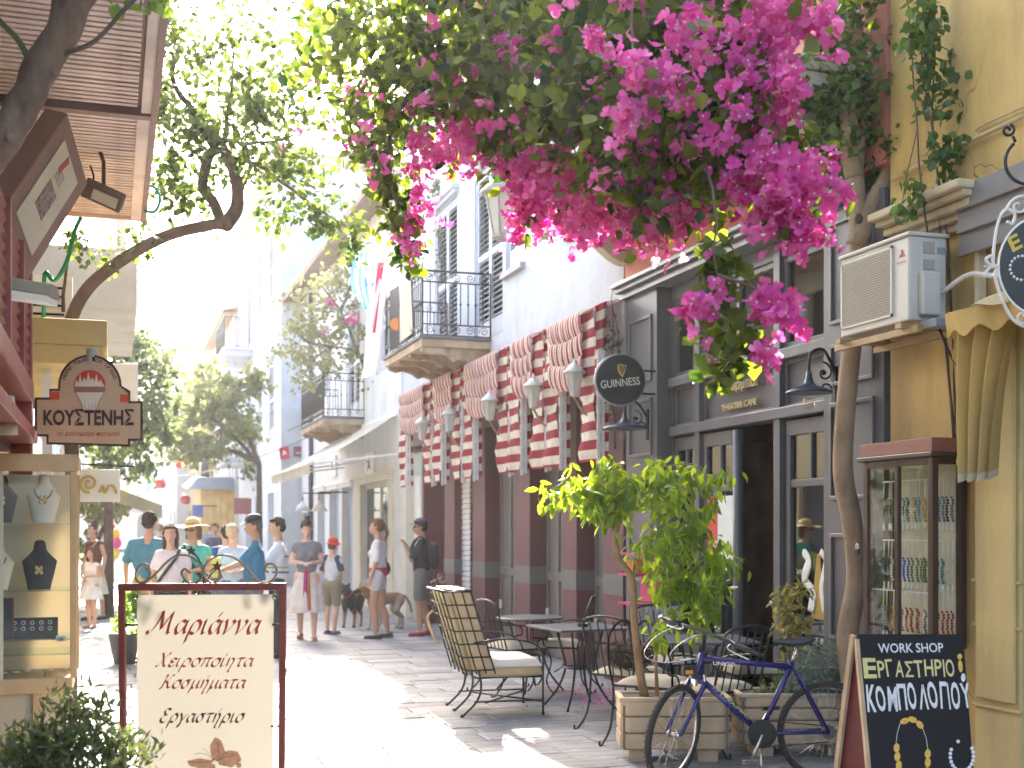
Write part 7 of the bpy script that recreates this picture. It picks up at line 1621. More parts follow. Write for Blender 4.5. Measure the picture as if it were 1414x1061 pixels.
# ---- street tree on the right
tr_ = thing('street_tree', 'slender brown street tree beside the café pilaster, forking behind the air conditioner', 'tree', (4.7, 7.45, 0))
zt_ = 8.45
def T(px, py, d=0): return pt(px, py, zt_ + d)
bs_ = T(1176, 1060); bs_.z = 0
O('trunk', MB().tube(catmull([bs_, T(1178, 960), T(1170, 880), T(1183, 800), T(1176, 720), T(1164, 650), T(1168, 560), T(1176, 480), T(1182, 420), T(1186, 330), T(1180, 240)], 6), [.090, .084, .082, .082, .08, .078, .076, .075, .074, .073, .072] + [.072 - .0002 * i for i in range(55)], 14), M_bark, tr_)
for P, r0, r1 in (([(1182, 340), (1200, 290), (1226, 245), (1240, 180), (1235, 60), (1240, -60)], .075, .04), ([(1180, 245), (1172, 170), (1185, 80), (1172, -60)], .07, .045), ([(1183, 240), (1196, 150), (1220, 60), (1222, -60)], .045, .025), ([(1178, 200), (1150, 120), (1140, 20), (1120, -60)], .03, .015)):
    branch([T(x, y, -.1 * i * .2) for i, (x, y) in enumerate(P)], r0, r1, M_bark, tr_, 10)
O('knot', MB().ell(T(1186, 302, -.08), (.03, .02, .035), 10), M_barkd, tr_)
ML_i = leaf_mat('vine_leaf', (.03, .065, .022), (.07, .12, .035), (.08, .18, .02), (.25, .38, .05), .35, .4)
P_ = []
for (px, py, rx, ry, dz, n) in ((1170, 30, 60, 60, .4, 420), (1150, 120, 50, 50, .4, 330), (1190, 130, 40, 60, .4, 260), (1240, 50, 40, 50, .4, 260), (1220, 180, 40, 40, .3, 170), (1150, 190, 30, 26, .3, 120), (1120, 90, 40, 60, .3, 200), (1200, -60, 90, 50, .5, 400), (1195, 200, 44, 30, .3, 160), (1235, 120, 30, 50, .3, 160)): P_ += clump_pts(px, py, rx, ry, zt_, dz, int(n * 1.0))
rnd.shuffle(P_); singles('leaf', P_[:200], .075, LEAFV, LEAFF, ML_i, tr_); batch('leaf', P_[200:], .075, LEAFV, LEAFF, ML_i, tr_)
# ---- ivy-like vine on yellow wall
vn = thing('climbing_vine', 'thin stemmed climbing vine with drooping leaves on the yellow wall', 'vine', (4.8, 6.6, 2))
zv = 7.6; V_ = lambda x, y, d=0: pt(x, y, zv + d)
for P in ([(1318, 640), (1318, 600), (1305, 480), (1290, 380), (1270, 240), (1262, 120), (1250, -40)], [(1320, 650), (1312, 540), (1300, 400), (1296, 250), (1275, 100), (1262, -40)], [(1322, 640), (1316, 470), (1308, 330), (1288, 180), (1290, 60), (1275, -40)], [(1290, 160), (1320, 140), (1345, 150), (1352, 165)], [(1270, 70), (1300, 65), (1330, 85)], [(1265, 180), (1250, 250), (1245, 300)]):
    branch([V_(x, y, .05 * (i % 2)) for i, (x, y) in enumerate(P)], .009 if len(P) > 4 else .004, .004 if len(P) > 4 else .002, M_barkd, vn, 6, 'stem', .01)
P_ = []
for (px, py, rx, ry, n) in ((1270, 60, 26, 60, 130), (1285, 120, 34, 30, 80), (1300, 195, 30, 24, 70), (1320, 225, 28, 20, 50), (1250, 280, 14, 16, 34), (1262, 250, 20, 20, 24), (1340, 285, 10, 14, 12), (1355, 160, 10, 12, 12), (1320, 160, 20, 12, 16), (1280, 10, 30, 30, 70), (1310, 70, 22, 10, 16)): P_ += clump_pts(px, py, rx, ry, zv, .12, n)
rnd.shuffle(P_); singles('leaf', P_[:300], .072, LEAFV, LEAFF, ML_i, vn, up=.4, droop=1.2); batch('leaf', P_[300:], .072, LEAFV, LEAFF, ML_i, vn, up=.4, droop=1.2)

# ---- citrus tree in planter
ct = thing('potted_tree', 'small bright yellow-green tree with two foliage tiers growing in the stone planter', 'tree', (pc1.x, pc1.y, .43))
zc = 8.55; Cc = lambda x, y, d=0: pt(x, y, zc + d)
tk = [Cc(890, 972), Cc(884, 930), Cc(876, 860), Cc(872, 800), Cc(855, 772), Cc(850, 740), Cc(862, 690)]; tk[0].z = .43
O('trunk', MB().tube(catmull(tk, 6), [.032 - .0004 * i for i in range(40)], 9), mat('bark_citrus', (.26, .16, .08), .85, .25, 10, .5, 50), ct)
for P in ([(906, 972), (906, 900), (905, 870)], [(852, 745), (830, 690), (790, 670)], [(860, 700), (900, 650), (960, 640)], [(872, 800), (900, 770), (950, 760)], [(874, 830), (920, 830), (970, 800)], [(850, 772), (846, 762)], [(880, 900), (900, 880), (915, 870)]): branch([Cc(*p) for p in P], .016 if P[0][0] == 906 else .009, .004, MATS['bark_citrus'], ct, 7)
ML_c = leaf_mat('citrus_leaf', (.06, .12, .012), (.15, .24, .02), (.20, .36, .01), (.60, .74, .03), .45, .35)
P_ = []
for (px, py, rx, ry, n, dz) in ((800, 670, 44, 34, 190, .25), (850, 660, 50, 40, 300, .3), (905, 670, 50, 34, 230, .3), (960, 650, 44, 24, 130, .25), (835, 700, 40, 22, 130, .2), (920, 750, 54, 34, 260, .3), (970, 770, 46, 50, 300, .3), (920, 810, 44, 36, 190, .25), (980, 830, 36, 30, 120, .25), (900, 880, 22, 18, 40, .1), (960, 710, 40, 30, 110, .25), (1010, 650, 10, 8, 10, .1)): P_ += clump_pts(px, py, rx, ry, zc, dz, int(n * .82))
rnd.shuffle(P_); singles('leaf', P_[:300], .105, LANV, LEAFF, ML_c, ct, up=1.0, droop=1.4); batch('leaf', P_[300:], .105, LANV, LEAFF, ML_c, ct, up=1.0, droop=1.4)
# ---- plants in second planter
pz = 8.75
def plant(name, label, cat, specs, V, Fc, m, size, up=.6, droop=-.4, stems=None, z=pz, base=None):
    t = thing(name, label, cat, base or pt(specs[0][0], HY, z) * 1.0)
    P_ = []
    for (px, py, rx, ry, n) in specs: P_ += clump_pts(px, py, rx, ry, z, .12, n)
    batch('leaf', P_, size, V, Fc, m, t, up=up, droop=droop)
    if stems:
        for P in stems: branch([pt(x, y, z) for x, y in P], .008, .003, M_barkd, t, 6, 'stem', .005)
    return t
ML_g = leaf_mat('grey_leaf', (.16, .20, .17), (.26, .30, .26), (.2, .28, .2), (.3, .4, .3), .3); ML_y = leaf_mat('dry_leaf', (.12, .13, .03), (.30, .24, .07), (.3, .3, .05), (.5, .4, .08), .4); ML_d = leaf_mat('palm_leaf', (.04, .08, .03), (.10, .16, .06), (.1, .2, .04), (.25, .35, .1), .3)
plant('shrub', 'silver-grey bushy plant in the second planter beside the tree trunk', 'plant', [(1130, 920, 36, 30, 500), (1150, 945, 30, 24, 400), (1110, 950, 30, 18, 260), (1165, 890, 16, 24, 120)], NARV, NARF, ML_g, .07)
plant('shrub', 'tall dry yellow-green plant behind the bicycle saddle', 'plant', [(1090, 860, 20, 30, 110), (1080, 820, 14, 20, 60), (1105, 830, 16, 30, 70), (1112, 870, 16, 20, 60)], LANV, LEAFF, ML_y, .07, droop=.6, stems=[[(1095, 965), (1090, 880), (1082, 810)], [(1100, 965), (1106, 880), (1108, 810)], [(1092, 965), (1096, 900), (1100, 840)]])
t = thing('spiky_plant', 'spiky narrow-leaved plant in the second planter behind the bicycle frame', 'plant', gz(1075, pz)); P0 = pt(1078, 965, pz); m_ = MB()
for k in range(46):
    a = rnd.uniform(0, 6.28); e = rnd.uniform(.5, 1.45); d = Vector((math.cos(a) * math.cos(e), math.sin(a) * math.cos(e), math.sin(e))); L_ = rnd.uniform(.22, .36); s_ = d.cross(UP).normalized() * .006
    q = [P0 + d * L_ * i / 4 - UP * .10 * (i / 4) ** 2 * math.cos(e) for i in range(5)]; 
    for i in range(4): m_.add([q[i] - s_ * (1 - i / 4.2), q[i] + s_ * (1 - i / 4.2), q[i + 1] + s_ * (1 - (i + 1) / 4.2), q[i + 1] - s_ * (1 - (i + 1) / 4.2)], [(0, 1, 2, 3)], st=[k / 46.0 + .01] * 4)
O('blade', m_, ML_d, t, kind='stuff')
plant('shrub', 'small green plant with a pinkish card in the second planter', 'plant', [(1060, 958, 30, 14, 200), (1040, 962, 20, 10, 90)], LEAFV, LEAFF, ML_d, .035)
# fallen petals
fpt = thing('fallen_petals', 'scatter of fallen magenta petals on the paving under the bistro tables', 'petals', gz(810, 11.5)); P_ = []
for k in range(260):
    p = pt(rnd.gauss(825, 26), HY, rnd.gauss(11.6, .45)); P_.append((p.x, p.y, .006 + rnd.uniform(0, .01)))
for k in range(120):
    p = pt(rnd.uniform(640, 1000), HY, rnd.uniform(9, 13)); P_.append((p.x, p.y, .007))
fpt['kind'] = 'stuff'
del fpt['category']; fpt['category'] = 'petals'
batch('petal', np.array(P_), .022, BRV[:7], LEAFF, MB_b, fpt, up=6, droop=0)
# ---- left big vine tree: limb + crown
lt_ = thing('left_vine_tree', 'gnarled vine tree with a curved limb and airy crown against the sky on the left', 'tree', (-.5, 9.5, 0))
zl = 9.6; Lq = lambda x, y, d=0: pt(x, y, zl + d)
bs_ = Lq(96, 1000); bs_.z = 0
O('trunk', MB().tube(catmull([bs_, Lq(98, 800), Lq(100, 650), Lq(94, 520), Lq(96, 452), Lq(120, 400), Lq(170, 358), Lq(230, 326), Lq(285, 312), Lq(310, 308)], 6), [.058 - .0003 * i for i in range(60)], 12), M_barkd, lt_)
for P, r0, r1 in (([(308, 312), (296, 285), (280, 255), (290, 215), (306, 200)], .046, .036), ([(312, 312), (326, 285), (322, 240), (306, 200), (270, 165)], .06, .03), ([(300, 210), (270, 160), (240, 110), (248, 60)], .035, .012), ([(306, 200), (320, 120), (322, 60)], .02, .006), ([(325, 270), (345, 240), (350, 200)], .015, .005), ([(280, 180), (250, 190), (215, 160)], .02, .008), ([(310, 215), (360, 230), (400, 260), (440, 290), (490, 320)], .02, .005), ([(330, 200), (400, 190), (450, 150)], .015, .004), ([(85, 430), (88, 380), (100, 345)], .015, .008)):
    branch([Lq(*p, .1 * math.sin(i * 2)) for i, p in enumerate(P)], r0, r1, M_barkd, lt_, 9)
P_ = []
for (px, py, rx, ry, n, dz) in ((250, 70, 60, 40, 260, .5), (300, 110, 60, 40, 200, .5), (230, 130, 40, 50, 260, .5), (260, 170, 50, 40, 260, .5), (340, 150, 60, 50, 260, .5), (300, 200, 50, 40, 240, .4), (380, 110, 50, 50, 180, .5), (400, 170, 50, 40, 190, .5), (235, 230, 40, 40, 200, .4), (260, 270, 40, 30, 150, .4), (360, 215, 50, 30, 160, .4), (420, 230, 40, 26, 120, .3), (440, 280, 36, 26, 120, .3), (385, 290, 34, 14, 70, .2), (470, 300, 34, 20, 110, .2), (400, 60, 40, 40, 90, .4), (230, 20, 40, 30, 120, .4), (330, 40, 60, 40, 110, .4), (150, 350, 30, 14, 40, .2), (100, 330, 20, 16, 40, .2), (210, 330, 30, 16, 40, .2), (480, 340, 20, 16, 50, .2), (300, -50, 130, 40, 400, .6)): P_ += clump_pts(px, py, rx, ry, zl, dz, int(n * 1.35))
ML_l = leaf_mat('vine_tree_leaf', (.022, .042, .014), (.06, .10, .02), (.05, .10, .012), (.34, .46, .05), .36)
batch('leaf', P_, .064, LEAFV, LEAFF, ML_l, lt_)
batch('bract_cluster', clump_pts(400, 190, 30, 20, zl, .3, 10) + clump_pts(445, 175, 20, 40, zl, .3, 12), .03, BRV, BRF, MB_b, lt_)
# ---- foreground trunk top left
fg = thing('leaning_trunk', 'thick grey-brown leaning tree trunk crossing the top left corner', 'tree', (-2.2, 4.2, 0))
zf2 = 4.6; Fq = lambda x, y, d=0: pt(x, y, zf2 + d); M_barkg = mat('bark_grey', (.15, .105, .085), .95, .35, 9, 1.0, 28, dirt=(.27, .21, .17), dscale=(4, 4, 1), dlim=(.42, .62))
b0 = Fq(-330, 700); b0.z = 0
def rough_tube(P, r, n=14, amp=.12):
    Q = catmull(P, 8); m_ = MB(); k = len(Q); m_.tube(Q, [r[0] + (r[1] - r[0]) * i / (k - 1) for i in range(k)], n, cap=True)
    m_.v = [tuple(Vector(v) + Vector((mnoise.noise(Vector(v) * 14), mnoise.noise(Vector(v) * 14 + Vector((3, 3, 3))), 0)) * r[0] * amp * 2) for v in m_.v]; return m_
O('trunk', rough_tube([b0, Fq(-260, 520), Fq(-90, 320), Fq(-5, 205), Fq(30, 150), Fq(60, 90), Fq(92, 30), Fq(110, -40)], (.072, .056), 18), M_barkg, fg)
O('branch', rough_tube([Fq(76, 55), Fq(110, 10), Fq(150, -50)], (.042, .03)), M_barkg, fg); O('branch', rough_tube([Fq(84, 40), Fq(84, 0), Fq(80, -40)], (.036, .03)), M_barkg, fg)
branch([Fq(45, 98), Fq(30, 60), Fq(0, 30), Fq(-20, 10)], .012, .010, mat('green_stem', (.12, .2, .08), .6, .2, 8, .1), fg, 7, 'shoot'); branch([Fq(92, 76), Fq(130, 62), Fq(165, 22), Fq(198, -10)], .010, .006, M_barkd, fg, 7, 'shoot')
O('knot', MB().ell(Fq(75, 100, -.07), (.02, .02, .025), 8).ell(Fq(14, 190, -.09), (.02, .02, .02), 8), M_barkg, fg)
batch('leaf', clump_pts(215, 0, 30, 14, 4.9, .15, 34) + clump_pts(170, -4, 10, 12, 4.6, .1, 8) + clump_pts(440, 20, 30, 30, 5.2, .2, 24), .06, LEAFV, LEAFF, leaf_mat('fresh_leaf', (.08, .18, .02), (.14, .26, .03), (.35, .6, .03), (.6, .8, .06), .5), fg)
# ---- olive-like bush bottom left
ob = thing('leafy_bush', 'wispy narrow-leaved bush filling the bottom left corner', 'bush', gz(90, 4.3)); P_ = []
for (px, py, rx, ry, n) in ((90, 1010, 60, 34, 700), (50, 1040, 60, 30, 600), (150, 1040, 40, 30, 420), (110, 975, 40, 22, 200), (185, 1045, 20, 24, 90), (15, 1010, 20, 20, 60), (100, 1100, 110, 50, 1300)): P_ += clump_pts(px, py, rx, ry, 4.3, .25, n)
batch('leaf', P_, .048, NARV * np.array([1.5, 1, 1]), NARF, leaf_mat('olive_leaf', (.05, .07, .03), (.13, .16, .08), (.10, .15, .03), (.35, .42, .12), .35), ob, up=.5, droop=-.8)
for k in range(16):
    x = 90 + rnd.uniform(-80, 95); branch([pt(90 + (x - 90) * .2, 1200, 4.3), pt(90 + (x - 90) * .7, 1080, 4.3 + rnd.uniform(-.15, .15)), pt(x, 960 + abs(x - 90) * .5 + rnd.uniform(-14, 30), 4.3 + rnd.uniform(-.2, .2))], .005, .0015, M_barkd, ob, 5, 'stem', .01)
# ---- potted plant behind the sign
pt_ = thing('potted_plant', 'green climbing plant in a dark pot behind the standing sign', 'potted plant', gz(172, 14.5)); zq = 14.5
pot0 = gz(172, zq); O('pot', MB().lathe(pot0, [(.12, 0), (.18, .34), (.19, .36), (.16, .36)], 18), mat('dark_pot', (.07, .07, .07), .7, .2, 5, .1), pt_)
P_ = clump_pts(180, 840, 12, 34, zq, .15, 200) + clump_pts(186, 822, 10, 18, zq, .15, 100) + clump_pts(170, 870, 12, 14, zq, .15, 80)
batch('leaf', P_, .07, LEAFV, LEAFF, leaf_mat('fresh_leaf2', (.06, .14, .02), (.12, .24, .03), (.25, .5, .03), (.5, .7, .06), .5), pt_)
# ---- balcony climber on the cream house
bv = thing('balcony_climber', 'airy bougainvillea growing over the small iron balcony of the cream house', 'bougainvillea', (4.2, 27, 3.9)); P_ = []; zb_ = 25.5
for (px, py, rx, ry, n) in ((450, 400, 50, 36, 330), (430, 460, 40, 36, 330), (470, 440, 40, 40, 300), (410, 430, 30, 50, 240), (480, 385, 40, 26, 200), (450, 500, 50, 24, 260), (420, 520, 30, 30, 130), (540, 520, 26, 20, 140), (500, 480, 26, 30, 140), (400, 490, 34, 20, 120)): P_ += clump_pts(px, py, rx, ry, zb_, .9, int(n * 1.1))
batch('leaf', P_, .105, LEAFV, LEAFF, leaf_mat('climber_leaf', (.07, .08, .04), (.14, .15, .08), (.25, .28, .06), (.5, .5, .2), .4), bv)
batch('bract_cluster', clump_pts(452, 418, 6, 5, zb_, .2, 12) + clump_pts(478, 446, 12, 6, zb_, .2, 20) + clump_pts(440, 470, 20, 20, zb_, .3, 6), .07, BRV, BRF, MB_b, bv)
for P in ([(505, 600), (500, 500), (460, 480), (430, 500)], [(500, 500), (470, 430), (440, 390)], [(460, 480), (420, 470), (400, 440)], [(500, 490), (530, 510), (560, 530)], [(470, 430), (490, 380)]): branch([pt(x, y, zb_) for x, y in P], .04, .012, M_barkd, bv, 6)
# wall ivy on the white house upper corner & by the shutter
iv = thing('wall_creeper', 'sparse dry creeper on the white wall left of the tall shutters', 'creeper', (4.9, 18, 5)); P_ = []
for (px, py, rx, ry, n) in ((612, 300, 14, 60, 150), (625, 250, 22, 14, 70), (600, 250, 16, 24, 60), (605, 370, 12, 20, 50)): P_ += clump_pts(px, py, rx, ry, 19.6, .12, n)
batch('leaf', P_, .09, LEAFV, LEAFF, leaf_mat('creeper_leaf', (.12, .12, .09), (.22, .21, .17), (.2, .2, .1), (.35, .35, .2), .3), iv); branch([pt(612, 400, 19.6), pt(606, 320, 19.6), (pt(622, 250, 19.6))], .012, .006, M_barkd, iv, 5, 'stem')
i2 = thing('wall_creeper', 'dry brown creeper between the nearest striped awning and the grey café pilaster', 'creeper', (4.9, 11.6, 3)); P_ = clump_pts(846, 470, 7, 50, 12.5, .1, 90)
batch('leaf', P_, .06, LEAFV, LEAFF, MATS['creeper_leaf'], i2); branch([pt(850, 620, 12.5), pt(845, 500, 12.5), pt(848, 420, 12.5)], .012, .006, M_barkd, i2, 6, 'stem', .04); branch([pt(843, 560, 12.5), pt(852, 480, 12.5), pt(846, 400, 12.5)], .008, .004, M_barkd, i2, 6, 'stem', .05)
sp = thing('blossom_shrub', 'mottled white and dark red blossoming shrub by the maroon pillar behind the backpack man', 'shrub', gz(605, 18.8)); P_ = clump_pts(606, 810, 8, 34, 18.8, .12, 160)
batch('leaf', P_, .07, LEAFV, LEAFF, leaf_mat('blossom', (.20, .05, .05), (.55, .50, .42), (.3, .1, .1), (.6, .5, .4), .3), sp); branch([pt(610, 876, 18.8), pt(606, 820, 18.8), pt(600, 780, 18.8)], .02, .01, M_barkd, sp, 6, 'stem', .03)
# ---- far trees
def far_tree(label, specs, z, size, m, trunk, dz=1.2, mul=1.0, tr=.12):
    b0 = gz(trunk[0], z); t = thing('tree', label, 'tree', b0); P_ = []
    for (px, py, rx, ry, n) in specs: P_ += clump_pts(px, py, rx, ry, z, dz, int(n * mul))
    batch('crown', P_, size, LEAFV, LEAFF, m, t)
    O('trunk', MB().tube([b0, pt(trunk[0], trunk[1], z)], [tr * .8, tr * .5], 8), M_barkd, t)
    c0 = pt(trunk[0], trunk[1], z)
    for s in specs[:5]: branch([c0, c0.lerp(pt(s[0], s[1], z), .5) + UP * .1, pt(s[0], s[1], z)], tr * .5, tr * .15, M_barkd, t, 6)
    return t
ML_f1 = leaf_mat('far_leaf', (.06, .085, .05), (.12, .15, .08), (.14, .19, .06), (.32, .38, .14), .4); ML_f2 = leaf_mat('far_leaf_light', (.11, .13, .06), (.20, .22, .10), (.22, .26, .08), (.48, .50, .18), .42)
far_tree('dense grey-green tree rising behind the ice-cream sign', [(185, 480, 40, 34, 800), (210, 520, 30, 40, 600), (165, 450, 24, 20, 200), (200, 590, 40, 30, 700), (150, 610, 40, 20, 500), (225, 560, 24, 24, 300), (180, 640, 50, 14, 300)], 22, .13, ML_f1, (150, 560))
far_tree('leafy light green tree filling the middle distance left of centre', [(270, 560, 36, 30, 700), (310, 540, 40, 30, 700), (260, 610, 40, 24, 600), (330, 580, 30, 24, 500), (300, 620, 40, 18, 400), (350, 520, 24, 18, 260), (240, 590, 20, 20, 240), (290, 510, 26, 18, 200)], 30, .16, ML_f2, (358, 640))
far_tree('small pale tree in front of the far white houses', [(355, 640, 24, 26, 260), (345, 600, 20, 24, 260), (375, 560, 14, 24, 160)], 40, .16, ML_f1, (372, 690), tr=.14)
far_tree('bright leafed low tree behind the mother and girl', [(120, 760, 20, 20, 200), (140, 700, 26, 18, 300), (170, 690, 20, 12, 160), (130, 660, 30, 14, 200)], 26, .14, ML_f2, (128, 760))
far_tree('distant grey-green tree at the right of the far street', [(300, 660, 16, 18, 300), (320, 655, 14, 18, 200)], 60, .22, ML_f1, (305, 700))
# ================================================================== PEOPLE AND DOGS
def remeshed(mb, vox, smooth=6, name='m'):
    me = bpy.data.meshes.new(name); me.from_pydata([tuple(v) for v in mb.v], [], mb.f); ob = bpy.data.objects.new(name, me); C.objects.link(ob)
    r = ob.modifiers.new('r', 'REMESH'); r.mode = 'VOXEL'; r.voxel_size = vox; r.use_smooth_shade = True
    s = ob.modifiers.new('s', 'SMOOTH'); s.factor = .5; s.iterations = smooth
    dg = bpy.context.evaluated_depsgraph_get(); out = bpy.data.meshes.new_from_object(ob.evaluated_get(dg)); bpy.data.objects.remove(ob); bpy.data.meshes.remove(me); return out
def capsule(mb, a, b, ra, rb, n=12, sx=1.0, side=None):
    """tapered limb with round ends; side: flatten along that direction by sx"""
    a, b = Vector(a), Vector(b); d = (b - a); L_ = d.length; d = d.normalized() if L_ > 1e-6 else Vector((0, 0, 1))
    x = d.orthogonal().normalized(); y = d.cross(x)
    prof = [(0.03, -1.0), (.5, -.87), (.87, -.5), (1, 0)]
    rings = [(a + d * h * ra, r * ra) for r, h in prof] + [(a + d * L_ * t, ra + (rb - ra) * t) for t in (.33, .66)] + [(b + d * (-h) * rb, r * rb) for r, h in reversed(prof)]
    vs = []
    for c, r in rings:
        for j in range(n):
            t = 2 * math.pi * j / n; v = (x * math.cos(t) + y * math.sin(t)) * r
            if side is not None: v = v - Vector(side) * v.dot(Vector(side)) * (1 - sx)
            vs.append(c + v)
    k = len(rings); fs = [(i * n + j, i * n + (j + 1) % n, (i + 1) * n + (j + 1) % n, (i + 1) * n + j) for i in range(k - 1) for j in range(n)] + [tuple(reversed(range(n))), tuple((k - 1) * n + j for j in range(n))]
    mb.add(vs, fs, True)
def add_mesh(name, me, m, parent, label=None):
    o = bpy.data.objects.new(name, me); C.objects.link(o); me.materials.clear(); me.materials.append(m); o.parent = parent; BASE[o.name] = Vector((0, 0, 0))
    for p in me.polygons: p.use_smooth = True
    if label: o['label'] = label
    return o
SKIN = mat('skin', (.60, .36, .26), .55, .06, 20, .05, 60); SKIN2 = mat('skin_tan', (.48, .27, .18), .55, .06, 20, .05, 60)
def person(label, loc, face, height=1.7, shirt=(.1, .3, .4), bottom=(.3, .25, .2), kind='shorts', hair=(.03, .02, .015), hairstyle='short', hat=None, hatcol=(.05, .05, .05), arms='down', female=False,
           sleeve=.35, legs=(0, 0), skin=SKIN, build=1.0, headturn=0, headnod=0, glasses=False, shoe=(.05, .05, .05), extras=(), sk_len=.45, sleevecol=None, bottommat=None, shirtmat=None, fat=0.0):
    """figure in local axes: x right, faces +y, z up; scaled to height"""
    t = thing('person', label, 'person'); s = height / 1.75; V = lambda x, y, z: Vector((x, y, z))
    shw = .185 if not female else .165; shw *= build; hip = .095 if not female else .10
    hipz, kz, az = .92, .50, .09
    # joints
    l1, l2 = legs  # forward swing of left/right foot in m
    J = {}
    for sd_, lg in ((-1, l1), (1, l2)):
        J['h', sd_] = V(sd_ * hip, 0, hipz); J['k', sd_] = V(sd_ * (hip + .005), lg * .55 + .02, kz + abs(lg) * .02); J['a', sd_] = V(sd_ * hip, lg - .02, az + (max(0, -lg) * .12))
        J['s', sd_] = V(sd_ * (shw - .012), -.012, 1.392)
    headturn = headturn or random.Random(label + 'h').uniform(-14, 14)
    poses = {'down': ((.06, -.03, 1.14), (.075, .05, .90)), 'fold': ((.05, .0, 1.15), (-.10, .24, 1.14)), 'hold': ((.05, .02, 1.15), (-.05, .28, 1.20)), 'hold_low': ((.05, -.02, 1.16), (-.09, .22, 1.04)),
             'mouth': ((.03, .12, 1.14), (-.11, .24, 1.37)), 'hip': ((.12, -.08, 1.16), (.0, .06, 1.02)), 'reach': ((.0, .14, 1.20), (-.02, .36, 1.12)), 'camera': ((.05, .2, 1.26), (-.08, .22, 1.56))}
    if isinstance(arms, str): arms = (arms, arms)
    for sd_, ps in ((-1, arms[0]), (1, arms[1])):
        e, w2 = poses[ps]; J['e', sd_] = V(sd_ * (shw + e[0]), e[1], e[2]); J['w', sd_] = V(sd_ * (shw + w2[0]), w2[1], w2[2])
    b = MB(); f_ = 1.0 * build
    # torso
    capsule(b, V(-.0, 0, .93), V(0, .01, 1.08), .115 * f_ + fat * .6, .105 * f_ + fat, 16, .80, (0, 1, 0)); capsule(b, V(0, 0.005 + fat * .3, 1.06), V(0, 0, 1.28), .118 * f_ + fat, .128 * f_ + fat * .3, 16, .78, (0, 1, 0))
    for sd_ in (-1, 1):
        capsule(b, V(sd_ * .06, 0, 1.12), V(sd_ * (shw - .07), -.005, 1.345), .085 * f_, .078 * f_, 12, .9, (0, 1, 0)); capsule(b, V(0, -.008, 1.425), J['s', sd_], .052, .048, 10)
        capsule(b, V(sd_ * .05, 0, .93), V(sd_ * (hip), -.01, .90), .10 * f_, .093 * f_, 12)
        capsule(b, J['h', sd_], J['k', sd_], .086 * (1 + .08 * female), .054, 12); capsule(b, J['k', sd_] - UP * .03, J['k', sd_].lerp(J['a', sd_], .35) - V(0, .012, 0), .051, .054, 12); capsule(b, J['k', sd_].lerp(J['a', sd_], .35) - V(0, .012, 0), J['a', sd_], .053, .034, 12)
        a_ = J['a', sd_]; capsule(b, a_ - V(0, .03, .035), a_ + V(sd_ * .015, .13, -.055), .038, .030, 10, .8, (0, 0, 1))
        capsule(b, J['s', sd_], J['e', sd_], .050, .037, 10); capsule(b, J['e', sd_], J['w', sd_], .037, .025, 10)
        # hand
        w2 = J['w', sd_]; d = (w2 - J['e', sd_]).normalized(); side = Vector((sd_, 0, 0)); n_ = d.cross(side); n_ = n_.normalized() if n_.length > .1 else V(0, 1, 0); sdv = n_.cross(d).normalized()
        pm = w2 + d * .05; capsule(b, w2 + d * .01, w2 + d * .075, .026, .034, 10, .5, tuple(sdv) if ps == 'down' else tuple(n_))
        wdir = n_ if arms[0 if sd_ < 0 else 1] == 'down' else sdv
        curl = -sdv * sd_ if arms[0 if sd_ < 0 else 1] == 'down' else -UP
        for q, (off, ln) in enumerate(((-.026, .062), (-.009, .075), (.009, .070), (.026, .055))):
            p0 = w2 + d * .082 + wdir * off; p1 = p0 + d * ln * .55 + curl * .008; p2 = p1 + (d * .6 + curl * .7).normalized() * ln * .5; capsule(b, p0, p1, .0105, .0095, 8); capsule(b, p1, p2, .0095, .008, 8)
        p0 = w2 + d * .03 + wdir * .03; p1 = p0 + (d * .6 + wdir * .6).normalized() * .04; capsule(b, p0, p1, .013, .0115, 8); capsule(b, p1, p1 + (d * .8 + curl * .3).normalized() * .03, .0115, .009, 8)
    # neck + head
    hc = V(0, .015, 1.635); Rh = Matrix.Rotation(R(headturn), 3, 'Z') @ Matrix.Rotation(R(-headnod), 3, 'X')
    def Hh(x, y, z): return hc + Rh @ V(x * 1.06, y * 1.06, z * 1.06)
    capsule(b, V(0, -.015, 1.40), V(0, -.0, 1.55), .058 * f_, .050, 12)
    hm = MB()
    def he(c, r): b.ell(Hh(*c), r, 16, Rh)
    he((0, -.012, .035), (.074, .092, .085)); he((0, .018, -.02), (.062, .072, .088)); he((0, .045, -.082), (.032, .03, .028)); he((0, .03, -.06), (.050, .045, .04))
    capsule(b, Hh(0, .083, .01), Hh(0, .106, -.028), .010, .014, 8); he((0, .088, -.058), (.022, .012, .006)); he((0, .087, -.068), (.020, .012, .006)); he((0, .074, .032), (.045, .014, .008))
    for sd_ in (-1, 1): he((sd_ * .074, -.008, -.005), (.010, .020, .032)); he((sd_ * .035, .055, -.03), (.02, .02, .02))
    b.v = [tuple(Vector(v) * s) for v in b.v]
    body = add_mesh('body', remeshed(b, .0105, 3), skin, t)
    sc = lambda m_: setattr(m_, 'v', [tuple(Vector(v) * s) for v in m_.v]) or m_
